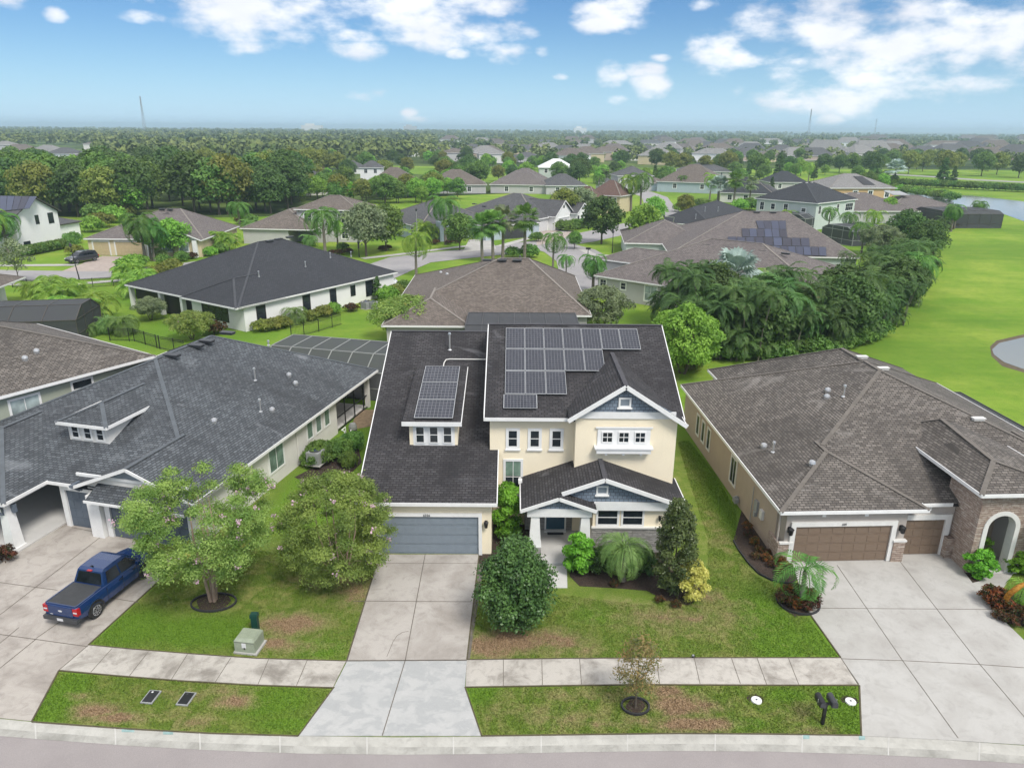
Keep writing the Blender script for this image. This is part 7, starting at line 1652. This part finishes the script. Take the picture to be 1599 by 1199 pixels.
# twin mailboxes
T = empty('twin_mailbox', at(1284, 1130), rad(0), 'pair of black mailboxes on one black post in the right verge', 'mailbox'); T.scale = (.84, .84, .78)
t = MB(); t.box(-.06, .06, -.06, .06, 0, 1.12); t.build('post', M['black'], T)
t = MB(); t.box(-.36, .36, -.05, .05, 1.121, 1.2); t.build('cross_arm', M['black'], T)
for x, m in ((-.25, 'black'), (.25, 'dkgrey')):
    t = MB(); n = 10; q = [(-.13, 1.21), (.13, 1.21)] + [(.13 * math.cos(math.pi * k / n), 1.4 + .11 * math.sin(math.pi * k / n)) for k in range(n + 1)]
    t.slab_y([(x + a, z) for a, z in q], -.3, .32); o = t.build('mailbox', M[m], T)
    t = MB(); t.slab_y([(x + a * .92, 1.22 + (z - 1.21) * .93) for a, z in q], -.315, -.301); t.build('door', M['dkgrey'], o)
    t = MB(); s_ = 1 if x > 0 else -1; t.box(x + s_ * .135, x + s_ * .15, -.1, -.06, 1.3, 1.5); t.build('flag', M['silver'], o)
# sprinkler head and dog-leg pipe by the right walk, small lamp
T = empty('sprinkler_head', at(1082, 1027), 0, 'small grey sprinkler head at the lawn edge by the sidewalk', 'sprinkler'); t = MB(); t.tube([(0, 0, 0), (0, 0, .1), (0, 0, .12)], [.05, .05, .07], 10); t.build('riser', M['dkgrey'], T); t = MB(); t.tube([(0, 0, .121), (0, 0, .15)], .04, 8); t.build('nozzle', M['silver'], T)
# black edging rings round the beds
def ring(u, v, rx, ry, label, h=.09):
    g = G(u, v); t = MB(); n = 26
    for k in range(n):
        a, b = 2 * math.pi * k / n, 2 * math.pi * (k + 1) / n; t.bar((rx * math.cos(a), ry * math.sin(a), h / 2), (rx * math.cos(b), ry * math.sin(b), h / 2), .06, h)
    o = t.build('bed_edging', M['edging']); o.location = (g.x, g.y, .03); return tag(o, label, 'garden edging')
ring(334, 942, .98, .66, 'black edging ring around the crape myrtle trunk'); ring(1246, 941, .92, .92, 'black edging ring around the small driveway palm'); ring(992, 1104, .5, .42, 'black edging ring around the thin street tree')
t = MB(); E_ = [G(*p) for p in ((1145,845),(1152,858),(1168,880),(1185,897),(1205,907),(1222,911),(1238,912))]
for a, b in zip(E_, E_[1:]): t.bar((a.x, a.y, .06), (b.x, b.y, .06), .06, .1)
tag(t.build('bed_edging', M['edging']), 'long curved black edging of the mulch bed by the tan garage', 'garden edging')
# doormat and pot
t = MB(); t.box(-.42, .42, -.16, .16, 0, .02); o = t.build('doormat', M['black']); o.location = (2.32, 33.8, .131); tag(o, 'dark doormat before the teal front door', 'doormat')
PM = RD.matrix_world if False else Matrix.Translation(RD.location) @ Matrix.Rotation(RD.rotation_euler.z, 4, 'Z')
p = PM @ Vector((10.5, .1, .06))
T = empty('potted_plant', tuple(p), 0, 'small potted plant standing inside the stone entry arch', 'potted plant')
t = MB(); t.tube([(0, 0, 0), (0, 0, .1), (0, 0, .32), (0, 0, .36)], [.14, .2, .24, .22], 12); t.build('pot', M['dkgrey'], T)
pp, nn, LL, rg_ = crown_pts(401, 420, .38, 1.35, .35, 7, 'round', .5, .3); V, F = quads(pp, nn, rg_.uniform(.05, .09, 420), .45, rg_); mobj('foliage', np_mesh('foliage', V, F, M['lf_bright']), T)
# air conditioners and pool equipment
def ac(loc, rz, label, mat='grey_metal'):
    T = empty('air_conditioner', loc, rz, label, 'air conditioner'); t = MB(); t.box(-.42, .42, -.42, .42, .06, .86)
    for k in range(9):
        for s_ in (-1, 1): t.box(-.425, .425, s_ * .43 - .006, s_ * .43 + .006, .12 + k * .08, .15 + k * .08); t.box(s_ * .43 - .006, s_ * .43 + .006, -.42, .42, .12 + k * .08, .15 + k * .08)
    t.build('casing', M[mat], T); t = MB(); t.tube([(0, 0, .861), (0, 0, .88)], .36, 20); t.build('fan_grille', M['dkgrey'], T); t = MB(); t.tube([(0, 0, .881), (0, 0, .95)], [.12, .06], 10); t.build('fan_hub', M['blue_paint'], T)
    t = MB(); t.box(-.5, .5, -.5, .5, 0, .059); t.build('pad', M['conc_light'], T)
B2 = Matrix.Translation(LB.location) @ Matrix.Rotation(LB.rotation_euler.z, 4, 'Z')
p = B2 @ Vector((.75, 5.0, .0)); ac((p.x, p.y, .28), rad(-14), 'air conditioner with round fan top inside the clipped green hedge')
for u in (572, 583): p = G(u, 482); ac((p.x, p.y, 0), rad(57), 'grey air conditioner against the bright white wall, %s one' % ('nearer' if u == 572 else 'farther'))
p = B2 @ Vector((.8, 9.6, 0)); T = empty('pool_pump', tuple(p), rad(-14), 'white and grey pool pump and filter beside the white house', 'pool equipment')
t = MB(); t.tube([(0, .5, 0), (0, .5, .15), (0, .5, .75), (0, .5, .95), (0, .5, 1.0)], [.26, .28, .28, .2, .08], 14); t.build('filter_tank', M['alum'], T); t = MB(); t.tube([(0, .5, .48), (0, .5, .54)], .295, 14); t.build('band', M['black'], T)
t = MB(); t.tube([(-.1, -.5, .22), (-.1, .05, .22)], .14, 12); t.build('pump_motor', M['black'], T)
t = MB(); t.tube([(-.1, -.55, .3), (-.1, -.55, .8), (-.3, -.55, .85), (-.3, .0, .85), (-.3, .0, .1)], .035, 8); t.tube([(.2, -.3, .05), (.2, -.3, .6), (.0, .2, .6), (0, .3, .4)], .035, 8); t.build('white_pipework', M['white'], T)
# garden fences of black bars
def fence(pts, label, h=1.25, gap=.14, post=2.0, group=None, bars=True, mat='black'):
    P = [G(*p) if len(p) == 2 else Vector(p) for p in pts]; T = empty('bar_fence', (P[0].x, P[0].y, 0), 0, label, 'fence', group); O = P[0].copy(); t = MB(); q = MB(); w_ = MB()
    for a, b in zip(P, P[1:]):
        a, b = a - O, b - O; a.z = b.z = 0; L_ = (b - a).length; d = (b - a).normalized()
        for z in (.12, h - .2, h - .02): t.bar(a + Vector((0, 0, z)), b + Vector((0, 0, z)), .03, .035)
        if bars:
            for k in range(int(L_ / gap)): c = a + d * gap * (k + .5); w_.bar(c + Vector((0, 0, .05)), c + Vector((0, 0, h)), .018)
        for k in range(int(L_ / post) + 1): c = a + d * post * k; pm = MB(); pm.bar(c, c + Vector((0, 0, h + .06)), .06); pm.build('post', M[mat], T)
    t.build('rail', M[mat], T)
    if bars: w_.build('picket_panel', M[mat], T)
fence([(8.35, 40.5, 0), (9.5, 40.5, 0), (9.55, 46.5, 0)], 'black picket fence closing the gap right of the cream house', 1.3)
fence([(-8.6, 35.3, 0), (-7.2, 35.3, 0)], 'short black picket gate beside the garage wall', 1.3)
fence([(475, 524), (498, 518), (534, 507)], 'black bar fence beside the white house lawn', 1.3)
fence([(455, 527), (475, 524)], 'low end of the black fence behind the pool cage', 1.2)
fence([(172, 532), (210, 533), (250, 545), (290, 553)], 'black bar fence behind the left yard palms', 1.3)
fence([(20, 449), (80, 453), (190, 446)], 'thin black rail fence along the left street', 1.2, post=2.4)
# street lamps
def lamp(u, v, h, label, arm=0, mat='black', lean=0):
    p = G(u, v); T = empty('street_lamp', (p.x, p.y, 0), 0, label, 'street lamp'); t = MB(); t.tube([(0, 0, 0), (0, 0, .5), (lean * .5, 0, h * .5), (lean, 0, h)], [.11, .08, .06, .05], 8); t.build('pole', M[mat], T)
    if arm: t = MB(); t.bar((lean, 0, h), (lean + arm, 0, h + .15), .08); t.build('arm', M[mat], T)
    t = MB(); x = lean + arm; t.tube([(x, 0, h - .05), (x, 0, h + .1), (x, 0, h + .35), (x, 0, h + .5)], [.1, .2, .17, .04], 8); t.build('lantern', M['dkgrey'], T)
lamp(124, 438, 4.6, 'black street lamp in front of the dark grey SUV', lean=-.35); lamp(956, 395, 3.4, 'black lamp post on the corner lawn of the back street'); lamp(1042, 383, 5.0, 'pale green leaning lamp post beside the grey roof', -1.9, 'util', .9); lamp(812, 424, 1.9, 'short lamp peeping over the brown roof'); lamp(652, 385, 6.2, 'tall pale pole before the blue-grey house', mat='grey_metal'); lamp(561, 402, 2.2, 'small lamp by the lawn of the two-storey house')
lamp(1122, 322, 8.5, 'tall dark pole before the white house with black roof', mat='bronze')
for u, v, lb in ((870, 387, 'black mailbox by the kerb of the white gabled house'), (918, 400, 'dark mailbox on the curved verge of the back street')):
    p = G(u, v); T = empty('mailbox', (p.x, p.y, 0), 0, lb, 'mailbox'); t = MB(); t.box(-.06, .06, -.06, .06, 0, 1.1); t.build('post', M['black'], T); t = MB(); t.box(-.4, .4, -.15, .15, 1.101, 1.4); t.build('box', M['black'], T)
# ------------------------------------------------------------------ air
hz_ = MB(); hz_.box(-24000, 24000, -450, 27000, -1.3, 46)
t = bpy.data.materials.new('haze_air'); t.use_nodes = True; t.node_tree.nodes.clear()
o_ = t.node_tree.nodes.new('ShaderNodeOutputMaterial'); v_ = t.node_tree.nodes.new('ShaderNodeVolumePrincipled')
v_.inputs['Color'].default_value = (.62, .80, .97, 1); v_.inputs['Density'].default_value = HAZE; v_.inputs['Anisotropy'].default_value = .2
t.node_tree.links.new(v_.outputs[0], o_.inputs['Volume']); o = hz_.build('haze', t); tag(o, kind='stuff', label='pale blue haze over the far land')
